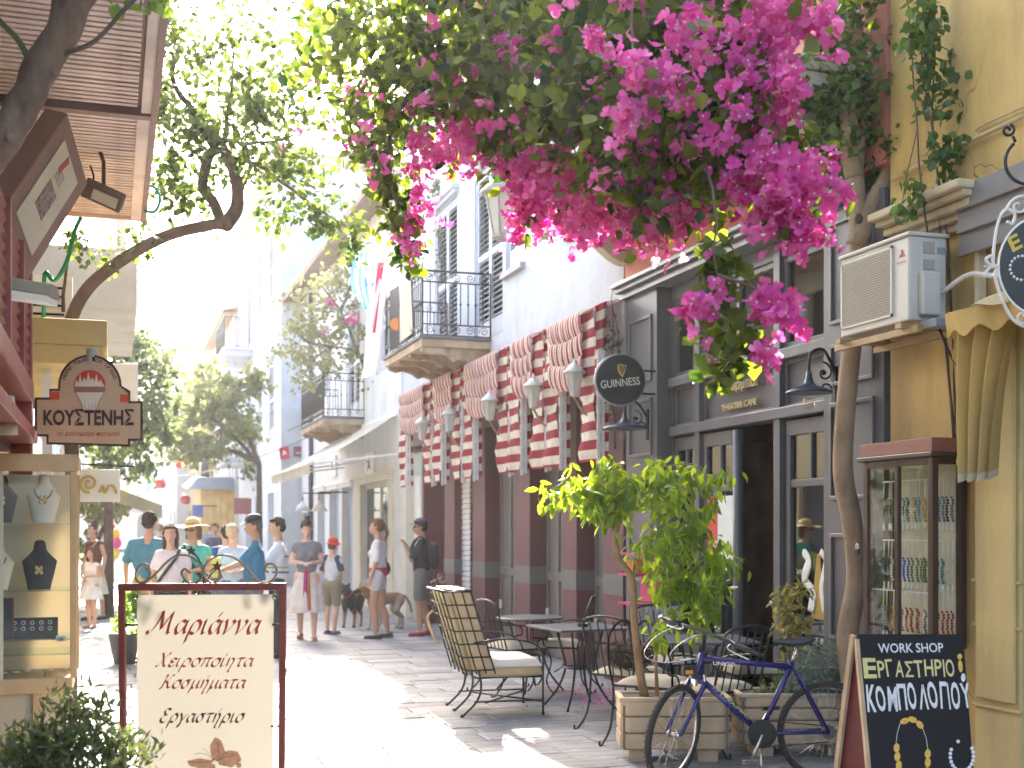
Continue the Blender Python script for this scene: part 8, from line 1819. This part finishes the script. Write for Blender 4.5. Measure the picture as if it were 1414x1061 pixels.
    # eyes and mouth
    if not glasses:
        for sd_ in (-1, 1):
            O('eye', sc(MB().ell(Hh(sd_ * .030, .0795, .008), (.0125, .006, .0065), 10, Rh)), M_white, t); O('pupil', sc(MB().ell(Hh(sd_ * .030, .0845, .008), (.0055, .003, .0055), 8, Rh)), mat('pupil', (.03, .02, .015), .3, .1, 5, 0), t)
        O('eyebrows', sc(MB().tube([Hh(-.045, .082, .028), Hh(-.02, .089, .031)], .003, 5).tube([Hh(.045, .082, .028), Hh(.02, .089, .031)], .003, 5)), mat('hair%d' % int(sum(hair) * 1000), hair, .8, .3, 60, .5, 150, spec=.15), t, kind='stuff')
    else:
        g_ = MB()
        for sd_ in (-1, 1): g_.ell(Hh(sd_ * .033, .088, .006), (.028, .008, .020), 12, Rh); g_.tube([Hh(sd_ * .058, .08, .012), Hh(sd_ * .080, -.005, .008)], .003, 5)
        g_.tube([Hh(-.01, .094, .010), Hh(.01, .094, .010)], .003, 5); O('glasses', sc(g_), mat('lens_dark', (.015, .012, .012), .1, .1, 5, 0), t)
    O('mouth', sc(MB().ell(Hh(0, .098, -.063), (.021, .004, .0055), 10, Rh)), mat('lip', (.36, .10, .09), .5, .05, 5, 0), t)
    # hair
    h = MB(); Mh = mat('hair%d' % int(sum(hair) * 1000), hair, .8, .3, 60, .5, 150, spec=.15)
    def hh(c, r): h.ell(Hh(*c), r, 14, Rh)
    if hairstyle != 'bald':
        hh((0, -.022, .052), (.082, .092, .082)); hh((0, -.045, .0), (.078, .065, .075)); hh((0, .045, .088), (.058, .032, .024))
        for sd_ in (-1, 1): hh((sd_ * .066, -.012, .035), (.018, .045, .045))
    if hairstyle == 'bun': hh((0, -.05, .155), (.042, .042, .036)); hh((0, -.035, .125), (.03, .03, .03))
    if hairstyle == 'ponytail': capsule(h, Hh(0, -.11, .03), Hh(0, -.15, -.08), .032, .03); capsule(h, Hh(0, -.15, -.08), Hh(0, -.12, -.18), .03, .012)
    if hairstyle in ('long', 'bob'):
        e = -.22 if hairstyle == 'long' else -.10
        for x in (-.062, -.03, 0, .03, .062): capsule(h, Hh(x, -.055, .02), Hh(x * 1.15, -.055, e), .034, .022)
        for sd_ in (-1, 1): capsule(h, Hh(sd_ * .075, .0, .02), Hh(sd_ * .078, .0, e * .9), .016, .014)
    if h.v:
        h.v = [tuple(Vector(v) * s) for v in h.v]; hm_ = remeshed(h, .009, 1)
        for v in hm_.vertices: v.co += v.normal * (mnoise.noise(Vector((v.co.x * 70, v.co.y * 70, v.co.z * 22 + height * 30))) * .011)
        add_mesh('hair', hm_, Mh, t)
    Mhat = mat('hat%d' % int(sum(hatcol) * 1000), hatcol, .8, .1, 20, .2, 100)
    if hat == 'cap':
        O('cap', sc(MB().ell(Hh(0, -.012, .075), (.090, .103, .068), 18, Rh)), Mhat, t); O('cap_brim', sc(MB().grid(lambda a, q: Hh((a - .5) * .15, .06 + .09 * q * (1 - (2 * a - 1) ** 2 * .5), .072 - .03 * q), 8, 5).grid(lambda a, q: Hh((.5 - a) * .15, .06 + .09 * q * (1 - (2 * a - 1) ** 2 * .5), .067 - .03 * q), 8, 5)), Mhat, t)
    if hat in ('sun', 'bucket'):
        br_, dp = (.205, .02) if hat == 'sun' else (.135, .045)
        O('hat_crown', sc(MB().ell(Hh(0, -.01, .09), (.094, .104, .075), 18, Rh)), Mhat, t)
        O('hat_brim', sc(MB().grid(lambda a, q: Hh(math.cos(a * 6.2832) * (.085 + (br_ - .085) * q), -.01 + math.sin(a * 6.2832) * (.095 + (br_ - .085) * q), .070 - dp * q + .014 * math.sin(a * 19) * q), 32, 4)), Mhat, t)
        O('hat_band', sc(MB().ell(Hh(0, -.01, .078), (.0955, .1055, .02), 18, Rh)), mat('hat_band', tuple(c * .4 for c in hatcol), .7, .1, 8, 0), t)
    # shirt
    c_ = MB(); e_ = .014
    capsule(c_, V(0, 0, .99), V(0, .01, 1.08), .135 * f_ + fat * .7, .118 * f_ + fat + e_, 16, .84, (0, 1, 0)); capsule(c_, V(0, .005 + fat * .3, 1.06), V(0, 0, 1.27), .124 * f_ + fat + e_, .128 * f_ + fat * .3 + e_ * .6, 16, .80, (0, 1, 0))
    if female: 
        for sd_ in (-1, 1): c_.ell(V(sd_ * .062, .078, 1.25), (.062, .055, .062), 12)
    for sd_ in (-1, 1):
        capsule(c_, V(sd_ * .06, 0, 1.12), V(sd_ * (shw - .07), -.005, 1.345), .09 * f_ + e_, .082 * f_ + e_ * .6, 12, .9, (0, 1, 0)); capsule(c_, V(0, -.010, 1.412), J['s', sd_] + V(0, 0, -.002), .060, .055, 12)
        if sleeve > 0:
            q = J['s', sd_].lerp(J['e', sd_], min(sleeve * 2, 1)); capsule(c_, J['s', sd_] - V(0, 0, .006), q, .058, .059 if sleeve < .5 else .050, 12)
            if sleeve > .5: capsule(c_, J['e', sd_], J['e', sd_].lerp(J['w', sd_], (sleeve - .5) * 2), .05, .036, 12)
    c_.v = [tuple(Vector(v) * s + Vector((0, 0, 0))) for v in c_.v]
    me = remeshed(c_, .012, 2)
    for v in me.vertices:
        co = v.co; k = mnoise.noise(Vector((co.x * 9, co.y * 9, co.z * 4 + height * 7))) * .016 + mnoise.noise(co * 22) * .006; v.co = co + Vector((co.x, co.y, 0)).normalized() * k
    sm_ = shirtmat or mat('cloth%s' % str(shirt), shirt, .85, .08, 12, .3, 90); sh_ = add_mesh('shirt', me, sm_, t)
    bm_ = bottommat or mat('clothb%s' % str(bottom), bottom, .85, .1, 12, .3, 90)
    d = MB()
    if kind in ('shorts', 'trousers', 'capri', 'briefshorts'):
        frac = {'shorts': .80, 'trousers': 2.0, 'capri': 1.4, 'briefshorts': .42}[kind]
        capsule(d, V(0, 0, .96), V(0, 0, .90), .134 * f_ + fat * .5, .138 * f_, 16, .86, (0, 1, 0))
        for sd_ in (-1, 1):
            top = J['h', sd_] + UP * .01; end = top.lerp(J['k', sd_], min(frac, 1.0)); capsule(d, top, end, .108, .082 if frac < 1 else .068, 12)
            if frac > 1: capsule(d, J['k', sd_], J['k', sd_].lerp(J['a', sd_], frac - 1.0), .068, .058, 12)
        d.v = [tuple(Vector(v) * s) for v in d.v]; me = remeshed(d, .012, 2)
        for v in me.vertices: v.co = v.co + Vector((1, 1, 0)) * mnoise.noise(v.co * 14) * .005
        add_mesh('shorts' if kind != 'trousers' else 'trousers', me, bm_, t)
    else:
        zb = .92 - sk_len; kc = (J['k', -1] + J['k', 1]) / 2
        def skf(a, q):
            th = a * 6.2832; r = .125 + (.105 + .03 * female) * q ** .8; wv = .012 * q * math.sin(th * 9 + q * 2)
            return V(math.cos(th) * (r + wv) * 1.05, math.sin(th) * (r * .82 + wv) + kc.y * .8 * q, 1.02 + (zb - 1.02) * q) * s
        O('skirt', MB().grid(skf, 72, 14).grid(lambda a, q: skf(1 - a, q) * .992, 36, 6), bm_, t)
    Ms = mat('shoe%s' % str(shoe), shoe, .6, .2, 12, .2, 60)
    for sd_ in (-1, 1):
        a_ = J['a', sd_]; m_ = MB(); capsule(m_, a_ - V(0, .035, .045), a_ + V(sd_ * .015, .135, -.058), .046, .037, 12, .75, (0, 0, 1)); m_.box(a_ + V(-.045, -.085, -.092), a_ + V(.05, .175, -.070)); m_.v = [tuple(Vector(v) * s) for v in m_.v]
        O('shoe', m_, Ms, t)
    for ex in extras: ex(t, s, J, Hh, sh_)
    place(t, loc, face); t.rotation_euler = (R(random.Random(label).uniform(-1.5, 1.5)), R(random.Random(label + 'x').uniform(-2.2, 2.2)), face); return t
def facing(dx, dz):
    """heading so that the figure looks dx to the camera's right and dz away from the camera"""
    d = RIGHT * dx + FWD * dz; return math.atan2(-d.x, d.y)
def bag_strap(col, side=1, width=.035, bag=True, bagcol=None, bagpos=(.2, .05, .92), bagsize=(.07, .13, .13)):
    def f(t, s, J, Hh, sh_):
        mb = MB()
        for fb in (1, -1):
            P = [Vector((-side * .11, 0, 1.455)), Vector((-side * .09, fb * .105, 1.36)), Vector((side * .02, fb * .150, 1.2)), Vector((side * .13, fb * .12, 1.05)), Vector((side * .17, fb * .04, .98))]
            Q = catmull(P, 5); mb.tube([q * s for q in Q], width * .35, 6)
        O('strap', mb, mat('strap%s' % str(col), col, .7, .1, 8, 0), t)
        if bag: 
            b_ = Vector(bagpos); O('bag', MB().ell(b_ * s, tuple(x * s for x in bagsize), 14), mat('bag%s' % str(bagcol or col), bagcol or col, .6, .2, 8, .2), t)
    return f
def backpack(col):
    def f(t, s, J, Hh, sh_):
        def bp(a, q): th = a * 6.2832; ph = (q - .5) * 3.1; k = math.cos(ph) ** .45; return Vector((math.copysign(abs(math.cos(th)) ** .7, math.cos(th)) * .14 * k, -.20 + math.copysign(abs(math.sin(th)) ** .7, math.sin(th)) * .075 * k, 1.2 + .21 * math.sin(ph))) * s
        O('backpack', MB().grid(bp, 28, 14), mat('pack%s' % str(col), col, .7, .15, 8, .3), t)
        mb = MB()
        for sd_ in (-1, 1): mb.tube([q * s for q in catmull([Vector((sd_ * .09, -.14, 1.38)), Vector((sd_ * .1, 0, 1.49)), Vector((sd_ * .1, .12, 1.38)), Vector((sd_ * .12, .12, 1.2)), Vector((sd_ * .13, -.12, 1.08))], 5)], .014, 6)
        O('backpack_straps', mb, mat('pack%s' % str(col), col), t, kind='stuff')
    return f
def stripes(cols):
    def f(t, s, J, Hh, sh_):
        pass
    return f
def held(kind_, col, hand=1, size=(.05, .02, .08)):
    def f(t, s, J, Hh, sh_):
        p = (J['w', -1] + J['w', 1]) / 2 + Vector((0, .09, .03)) if hand == 0 else J['w', hand] + Vector((0, .08, .03))
        O(kind_, MB().box((p - Vector(size)) * s, (p + Vector(size)) * s), mat('held%s' % str(col), col, .5, .1, 8, 0), t)
    return f
def P0(px, zd): return gz(px, zd)
D_ = FPX * 1.6
LP = lambda py: D_ / (py - HY)
# --- walking woman in grey, looking at her hands
def skirt_ribbon(t, s, J, Hh, sh_):
    for x, c in ((-.03, (.40, .08, .03)), (.0, (.20, .02, .05)), (.028, (.45, .04, .22))):
        O('skirt_ribbon', MB().grid(lambda a, q: Vector((x + .026 * (a - .5) * (1 + q * .6) + x * q * .5, (.118 + .105 * q ** .8) * .84 + .024, 1.03 - .58 * q)) * s, 2, 10), mat('ribbon%s' % str(c), c, .8, .1, 8, 0), t)
person('young woman in grey top and white skirt with coloured ribbons looking at her hands', P0(424, LP(884)), facing(.15, -1), 1.70, shirt=(.16, .16, .18), bottom=(.62, .56, .52), kind='skirt', hair=(.05, .025, .018), hairstyle='bun', arms='fold', female=True, sleeve=.18, legs=(.14, -.16), headnod=28, headturn=8, shoe=(.30, .14, .08), extras=[skirt_ribbon], sk_len=.50)
# --- boy with red hat
M_raglan = (.55, .58, .62)
def raglan(t, s, J, Hh, sh_):
    for sd_ in (-1, 1):
        m_ = MB(); capsule(m_, J['s', sd_] - Vector((sd_ * .03, 0, -.01)), J['s', sd_].lerp(J['e', sd_], .75), .071, .064); m_.v = [tuple(Vector(v) * s) for v in m_.v]; O('sleeve', m_, mat('navy_sleeve', (.03, .04, .07), .85, .1, 10, .2), t)
person('boy in a red bucket hat, pale shirt with navy sleeves and camouflage shorts', P0(457, LP(876)), facing(-.1, -1) + R(165), 1.42, shirt=M_raglan, bottom=(.22, .19, .13), kind='shorts', hair=(.06, .04, .03), hat='bucket', hatcol=(.60, .045, .03), arms='hold_low', sleeve=.3, legs=(.05, -.03), shoe=(.16, .16, .18), extras=[raglan, held('satchel', (.28, .25, .2), -1, (.03, .05, .05))], build=.85)
# --- ponytail woman in white with maroon handbag
def handbag(t, s, J, Hh, sh_):
    O('handbag', MB().ell(Vector((.19, -.02, 1.02)) * s, (.06 * s, .12 * s, .13 * s), 14), mat('maroon_bag', (.09, .012, .03), .5, .2, 8, .2), t)
    O('bag_strap', MB().tube([q * s for q in catmull([Vector((.15, -.09, 1.08)), Vector((.16, -.05, 1.3)), Vector((.13, .0, 1.5)), Vector((.17, .06, 1.3)), Vector((.18, .05, 1.08))], 6)], .010, 6), mat('maroon_bag', (.09, .012, .03)), t)
    def sh2(a, q): th = a * 6.2832; return Vector((math.cos(th) * (.15 + .01 * q), math.sin(th) * .13, 1.05 - .13 * q)) * s
    O('tied_jumper', MB().grid(sh2, 30, 5), mat('jumper_red', (.45, .03, .04), .85, .15, 10, .3), t)
person('ponytailed woman in white shirt and white shorts with a maroon shoulder bag facing left', P0(524, LP(882)), facing(-1, .15), 1.72, shirt=(.72, .70, .70), bottom=(.66, .64, .64), kind='briefshorts', hair=(.16, .09, .04), hairstyle='ponytail', arms='down', female=True, sleeve=.42, legs=(.05, -.08), extras=[handbag], skin=SKIN2, shoe=(.03, .03, .035), fat=.015)
# --- man eating with dark cap and backpack
person('man in dark cap and charcoal shirt with black backpack eating as he stands facing left', P0(583, LP(878)), facing(-1, .05), 1.72, shirt=(.04, .045, .055), bottom=(.20, .18, .17), kind='shorts', hair=(.05, .04, .035), hat='cap', hatcol=(.045, .05, .06), glasses=True, arms=('mouth', 'mouth'), sleeve=.4, legs=(.04, -.05), extras=[backpack((.018, .018, .022))], shoe=(.30, .06, .08), skin=SKIN2, fat=.02)
# --- group behind the standing sign
person('man seen from behind in teal shirt and sand trousers left of the group', P0(204, 14.6), facing(.05, 1), 1.78, shirt=(.055, .19, .27), bottom=(.50, .36, .20), kind='shorts', hair=(.035, .02, .015), arms='down', sleeve=.38, legs=(.05, -.05), build=1.12, skin=SKIN2)
person('woman in white tee with a dark bag strap across her chest beside the teal-shirted man', P0(236, 14.2), facing(.1, -1), 1.63, shirt=(.70, .64, .68), bottom=(.02, .02, .03), kind='trousers', hair=(.10, .05, .04), hairstyle='long', arms='down', female=True, sleeve=.3, glasses=False, extras=[bag_strap((.025, .04, .05), 1, .06, False)], headnod=5)
person('woman in broad straw hat, sunglasses and turquoise top in the middle of the group', P0(272, 14.9), facing(-.05, -1), 1.68, shirt=(.07, .42, .38), bottom=(.06, .03, .05), kind='trousers', hair=(.14, .08, .05), hairstyle='bob', hat='sun', hatcol=(.62, .45, .20), glasses=True, arms=('fold', 'fold'), female=True, sleeve=.12, skin=SKIN2, extras=[bag_strap((.02, .02, .03), -1, .07, True, (.03, .03, .04), (-.16, .12, .93))])
person('fair-haired person in a pale blue shirt partly hidden behind the man in the dark cap', P0(326, 15.6), facing(.1, -1), 1.64, shirt=(.42, .50, .60), bottom=(.10, .11, .2), kind='trousers', hair=(.45, .38, .28), hairstyle='short', arms='fold', female=True, sleeve=.3, glasses=False)
person('man in dark navy cap and bright blue shirt holding out his hands, facing left', P0(352, 14.7), facing(-1, -.15), 1.74, shirt=(.025, .17, .32), bottom=(.12, .12, .14), kind='shorts', hair=(.10, .08, .06), hat='cap', hatcol=(.015, .02, .03), arms=('reach', 'reach'), sleeve=.42, skin=SKIN2, fat=.03, headnod=12, extras=[held('paper_bag', (.55, .62, .12), -1, (.05, .05, .12))])
person('man in white polo with grey and green bands beside the man in the blue shirt', P0(381, 15.2), facing(-1, -.25), 1.72, shirt=(.62, .60, .63), bottom=(.03, .03, .035), kind='trousers', hair=(.035, .025, .02), arms=('reach', 'hold_low'), sleeve=.42, skin=SKIN2, fat=.05, headnod=10, extras=[lambda t, s, J, Hh, sh_: [O('shirt_band', MB().grid(lambda a, q: Vector((math.cos(a * 6.2832) * r_, math.sin(a * 6.2832) * r_ * .82 + .012, z_ - .022 * q)) * s, 32, 1), mat('band%s' % str(c), c, .85, .1, 8, 0), t) for z_, r_, c in ((1.28, .182, (.10, .10, .2)), (1.14, .188, (.30, .42, .14)), (1.08, .19, (.12, .12, .15)))]])
# extra person's shoulder behind pale blue woman
person('person in dark blue shirt almost hidden behind the pale blue shirted person', P0(309, 17.0), facing(-.5, 1), 1.62, shirt=(.03, .06, .20), bottom=(.1, .1, .12), kind='trousers', hair=(.05, .03, .02), arms='down', sleeve=.4)
# mother and child on the left
person('girl in white strap dress and skirt yawning beside her mother on the left', P0(126, LP(868)), facing(-.35, -1), 1.27, shirt=(.68, .60, .56), bottom=(.62, .60, .55), kind='skirt', hair=(.12, .06, .035), hairstyle='long', arms=('fold', 'hold_low'), female=True, sleeve=0, legs=(.05, -.05), sk_len=.28, skin=SKIN2, build=.9, shoe=(.25, .18, .14))
person('mother with tied-up hair in dark top and pale skirt walking behind the girl', P0(133, LP(862) + 1.0), facing(-.4, -1), 1.66, shirt=(.10, .035, .03), bottom=(.55, .50, .40), kind='skirt', hair=(.07, .04, .03), hairstyle='bun', arms='down', female=True, sleeve=0, legs=(-.05, .10), skin=SKIN2, extras=[bag_strap((.4, .3, .2), 1, .03, True, (.55, .48, .36), (.22, -.02, .95))])
for (px, zd, f, c, lab, g_) in ((252 - 30, 30, 1, (.08, .12, .14), 'distant dark-clothed walker with light hair seen between the group and the awning', False), (300, 27, -1, (.10, .10, .14), 'distant walker in dark clothes right of the straw hat', True), (288, 38, 1, (.16, .22, .34), 'distant walker in light blue further down the street', False)):
    person(lab, P0(px, zd), facing(.2, f), 1.68, shirt=c, bottom=(.15, .14, .16), kind='trousers', hair=(.25, .18, .12) if not g_ else (.04, .03, .02), arms='down', female=g_, legs=(.12, -.12))
# small food item in the eater's hand
# --- dogs
def dog(label, loc, face, L_=.62, hgt=.60, m=None, m2=None, head_dir=(0, 1, -.1), panting=True, tail_up=.2, spots=None):
    t = thing('dog', label, 'dog'); b = MB(); V = lambda x, y, z: Vector((x, y, z)); H_ = hgt; hl = L_ / 2
    capsule(b, V(0, hl * .62, H_ * .76), V(0, .0, H_ * .78), .118, .098, 14, .82, (1, 0, 0)); capsule(b, V(0, 0, H_ * .79), V(0, -hl * .7, H_ * .80), .095, .085, 14, .85, (1, 0, 0)); capsule(b, V(0, hl * .65, H_ * .66), V(0, hl * .3, H_ * .66), .085, .085, 12, .8, (1, 0, 0))
    capsule(b, V(0, hl * .7, H_ * .82), V(0, hl * 1.15, H_ * 1.02), .085, .062, 12)
    hd = Vector(head_dir).normalized(); hc = V(0, hl * 1.2, H_ * 1.06); rt = hd.cross(UP).normalized(); up2 = rt.cross(hd)
    capsule(b, hc, hc + hd * .06, .066, .055, 12); capsule(b, hc + hd * .07 - up2 * .012, hc + hd * .17 - up2 * .02, .042, .028, 12); capsule(b, hc + hd * .07 - up2 * .04, hc + hd * .14 - up2 * .055, .024, .016, 10)
    for sd_ in (-1, 1):
        e0 = hc + rt * sd_ * .045 + up2 * .045 - hd * .01; capsule(b, e0, e0 + up2 * .035 + rt * sd_ * .02, .022, .016, 8); capsule(b, e0 + up2 * .035 + rt * sd_ * .02, e0 + hd * .03 + rt * sd_ * .035 - up2 * .01, .016, .009, 8)
        x = sd_ * .075; f0 = .03 * sd_
        capsule(b, V(x, hl * .62, H_ * .70), V(x, hl * .58 - .03 + f0, H_ * .42), .062, .036); capsule(b, V(x, hl * .58 - .03 + f0, H_ * .42), V(x, hl * .60 + f0, H_ * .12), .034, .023); capsule(b, V(x, hl * .60 + f0, H_ * .12), V(x, hl * .62 + f0 + .02, .03), .023, .025); capsule(b, V(x, hl * .62 + f0 + .01, .026), V(x, hl * .62 + f0 + .055, .022), .027, .022)
        capsule(b, V(x * .9, -hl * .68, H_ * .74), V(x * 1.05, -hl * .50 - f0, H_ * .48), .078, .046); capsule(b, V(x * 1.05, -hl * .50 - f0, H_ * .48), V(x, -hl * .92 - f0, H_ * .30), .042, .026); capsule(b, V(x, -hl * .92 - f0, H_ * .30), V(x, -hl * .86 - f0, .04), .024, .021); capsule(b, V(x, -hl * .86 - f0, .026), V(x, -hl * .80 - f0 + .03, .022), .026, .021)
    tl = catmull([V(0, -hl * .95, H_ * .84), V(0, -hl * 1.15, H_ * (.80 + tail_up)), V(0, -hl * 1.4, H_ * (.62 + tail_up)), V(0, -hl * 1.5, H_ * (.42 + tail_up * 1.2))], 3)
    for p, q in zip(tl[:-1], tl[1:]): capsule(b, p, q, .026, .022, 8)
    me = remeshed(b, .0105, 2)
    for v in me.vertices: v.co += v.normal * mnoise.noise(v.co * 40) * .004
    add_mesh('body', me, m, t)
    O('nose', MB().ell(hc + hd * .20 - up2 * .008, .015, 8), M_blackiron, t)
    for sd_ in (-1, 1): O('eye', MB().ell(hc + hd * .085 + rt * sd_ * .036 + up2 * .022, .009, 8), mat('pupil', (.03, .02, .015)), t)
    if panting: O('tongue', MB().ell(hc + hd * .14 - up2 * .07, (.012, .02, .022), 8), mat('tongue', (.55, .15, .15), .4, .1, 5, 0), t)
    O('collar', MB().tube([V(0, hl * .98, H_ * .94) + (V(1, 0, 0) * math.cos(a) + V(0, -.5, .86).normalized() * math.sin(a)) * .079 for a in [6.2832 * k / 20 for k in range(20)]], .009, 6, closed=True), mat('collar', (.3, .05, .04), .5, .1, 5, 0), t)
    if m2: 
        mk = MB(); capsule(mk, hc + hd * .075 - up2 * .012, hc + hd * .175 - up2 * .02, .0435, .0298, 12); O('muzzle', mk, m2, t)
    place(t, loc, face); return t
def fur(name, c1, c2, lo=.3, hi=.6, axis=2, rng_=(.2, .5)):
    m = bpy.data.materials.new(name); m.use_nodes = True; n = m.node_tree; N = n.nodes; L = n.links; b = N['Principled BSDF']; b.inputs['Roughness'].default_value = .9
    tc = N.new('ShaderNodeTexCoord'); sp_ = N.new('ShaderNodeSeparateXYZ'); L.new(tc.outputs['Object'], sp_.inputs[0]); nz = N.new('ShaderNodeTexNoise'); nz.inputs['Scale'].default_value = 9; L.new(tc.outputs['Object'], nz.inputs[0])
    ad = N.new('ShaderNodeMath'); ad.operation = 'MULTIPLY_ADD'; L.new(nz.outputs[0], ad.inputs[0]); ad.inputs[1].default_value = .25; L.new(sp_.outputs[2], ad.inputs[2])
    mr = N.new('ShaderNodeMapRange'); L.new(ad.outputs[0], mr.inputs[0]); mr.inputs[1].default_value = rng_[0]; mr.inputs[2].default_value = rng_[1]
    mx = N.new('ShaderNodeMix'); mx.data_type = 'RGBA'; L.new(mr.outputs[0], mx.inputs[0]); mx.inputs[6].default_value = (*c1, 1); mx.inputs[7].default_value = (*c2, 1); L.new(mx.outputs[2], b.inputs['Base Color'])
    nb = N.new('ShaderNodeTexNoise'); nb.inputs['Scale'].default_value = 90; bp = N.new('ShaderNodeBump'); bp.inputs['Strength'].default_value = .6; L.new(nb.outputs[0], bp.inputs['Height']); L.new(bp.outputs[0], b.inputs['Normal']); return m
F_black = fur('fur_black', (.30, .18, .10), (.022, .02, .02), rng_=(.30, .42)); F_tan = fur('fur_tan', (.42, .36, .28), (.32, .20, .10), rng_=(.45, .70)); M_fur_dk = mat('fur_muzzle', (.06, .035, .025), .9, .2, 20, .3)
dog('black and tan dog facing the camera behind the larger tan dog', P0(487, LP(866)), facing(-.25, -1), .5, .60, F_black, None, (0, 1, -.2))
dog('tan shepherd-like dog with dark muzzle panting beside the woman in white', P0(532, LP(872) + .35), facing(-.8, -.8), .72, .62, F_tan, M_fur_dk, (-.0, 1, -.15), tail_up=.0)

# ================================================================== HAZE
hz_ = MB().box((-210, -12, -1.1), (210, 270, 30)); M_h = bpy.data.materials.new('haze'); M_h.use_nodes = True; n_ = M_h.node_tree
n_.nodes.remove(n_.nodes['Principled BSDF']); pv_ = n_.nodes.new('ShaderNodeVolumePrincipled'); pv_.inputs['Color'].default_value = (.93, .95, 1, 1); pv_.inputs['Density'].default_value = .0006; pv_.inputs['Anisotropy'].default_value = .7
n_.links.new(pv_.outputs[0], n_.nodes['Material Output'].inputs['Volume']); M_h.cycles.volume_sampling = 'MULTIPLE_IMPORTANCE'
O('haze', hz_, M_h, kind='stuff')
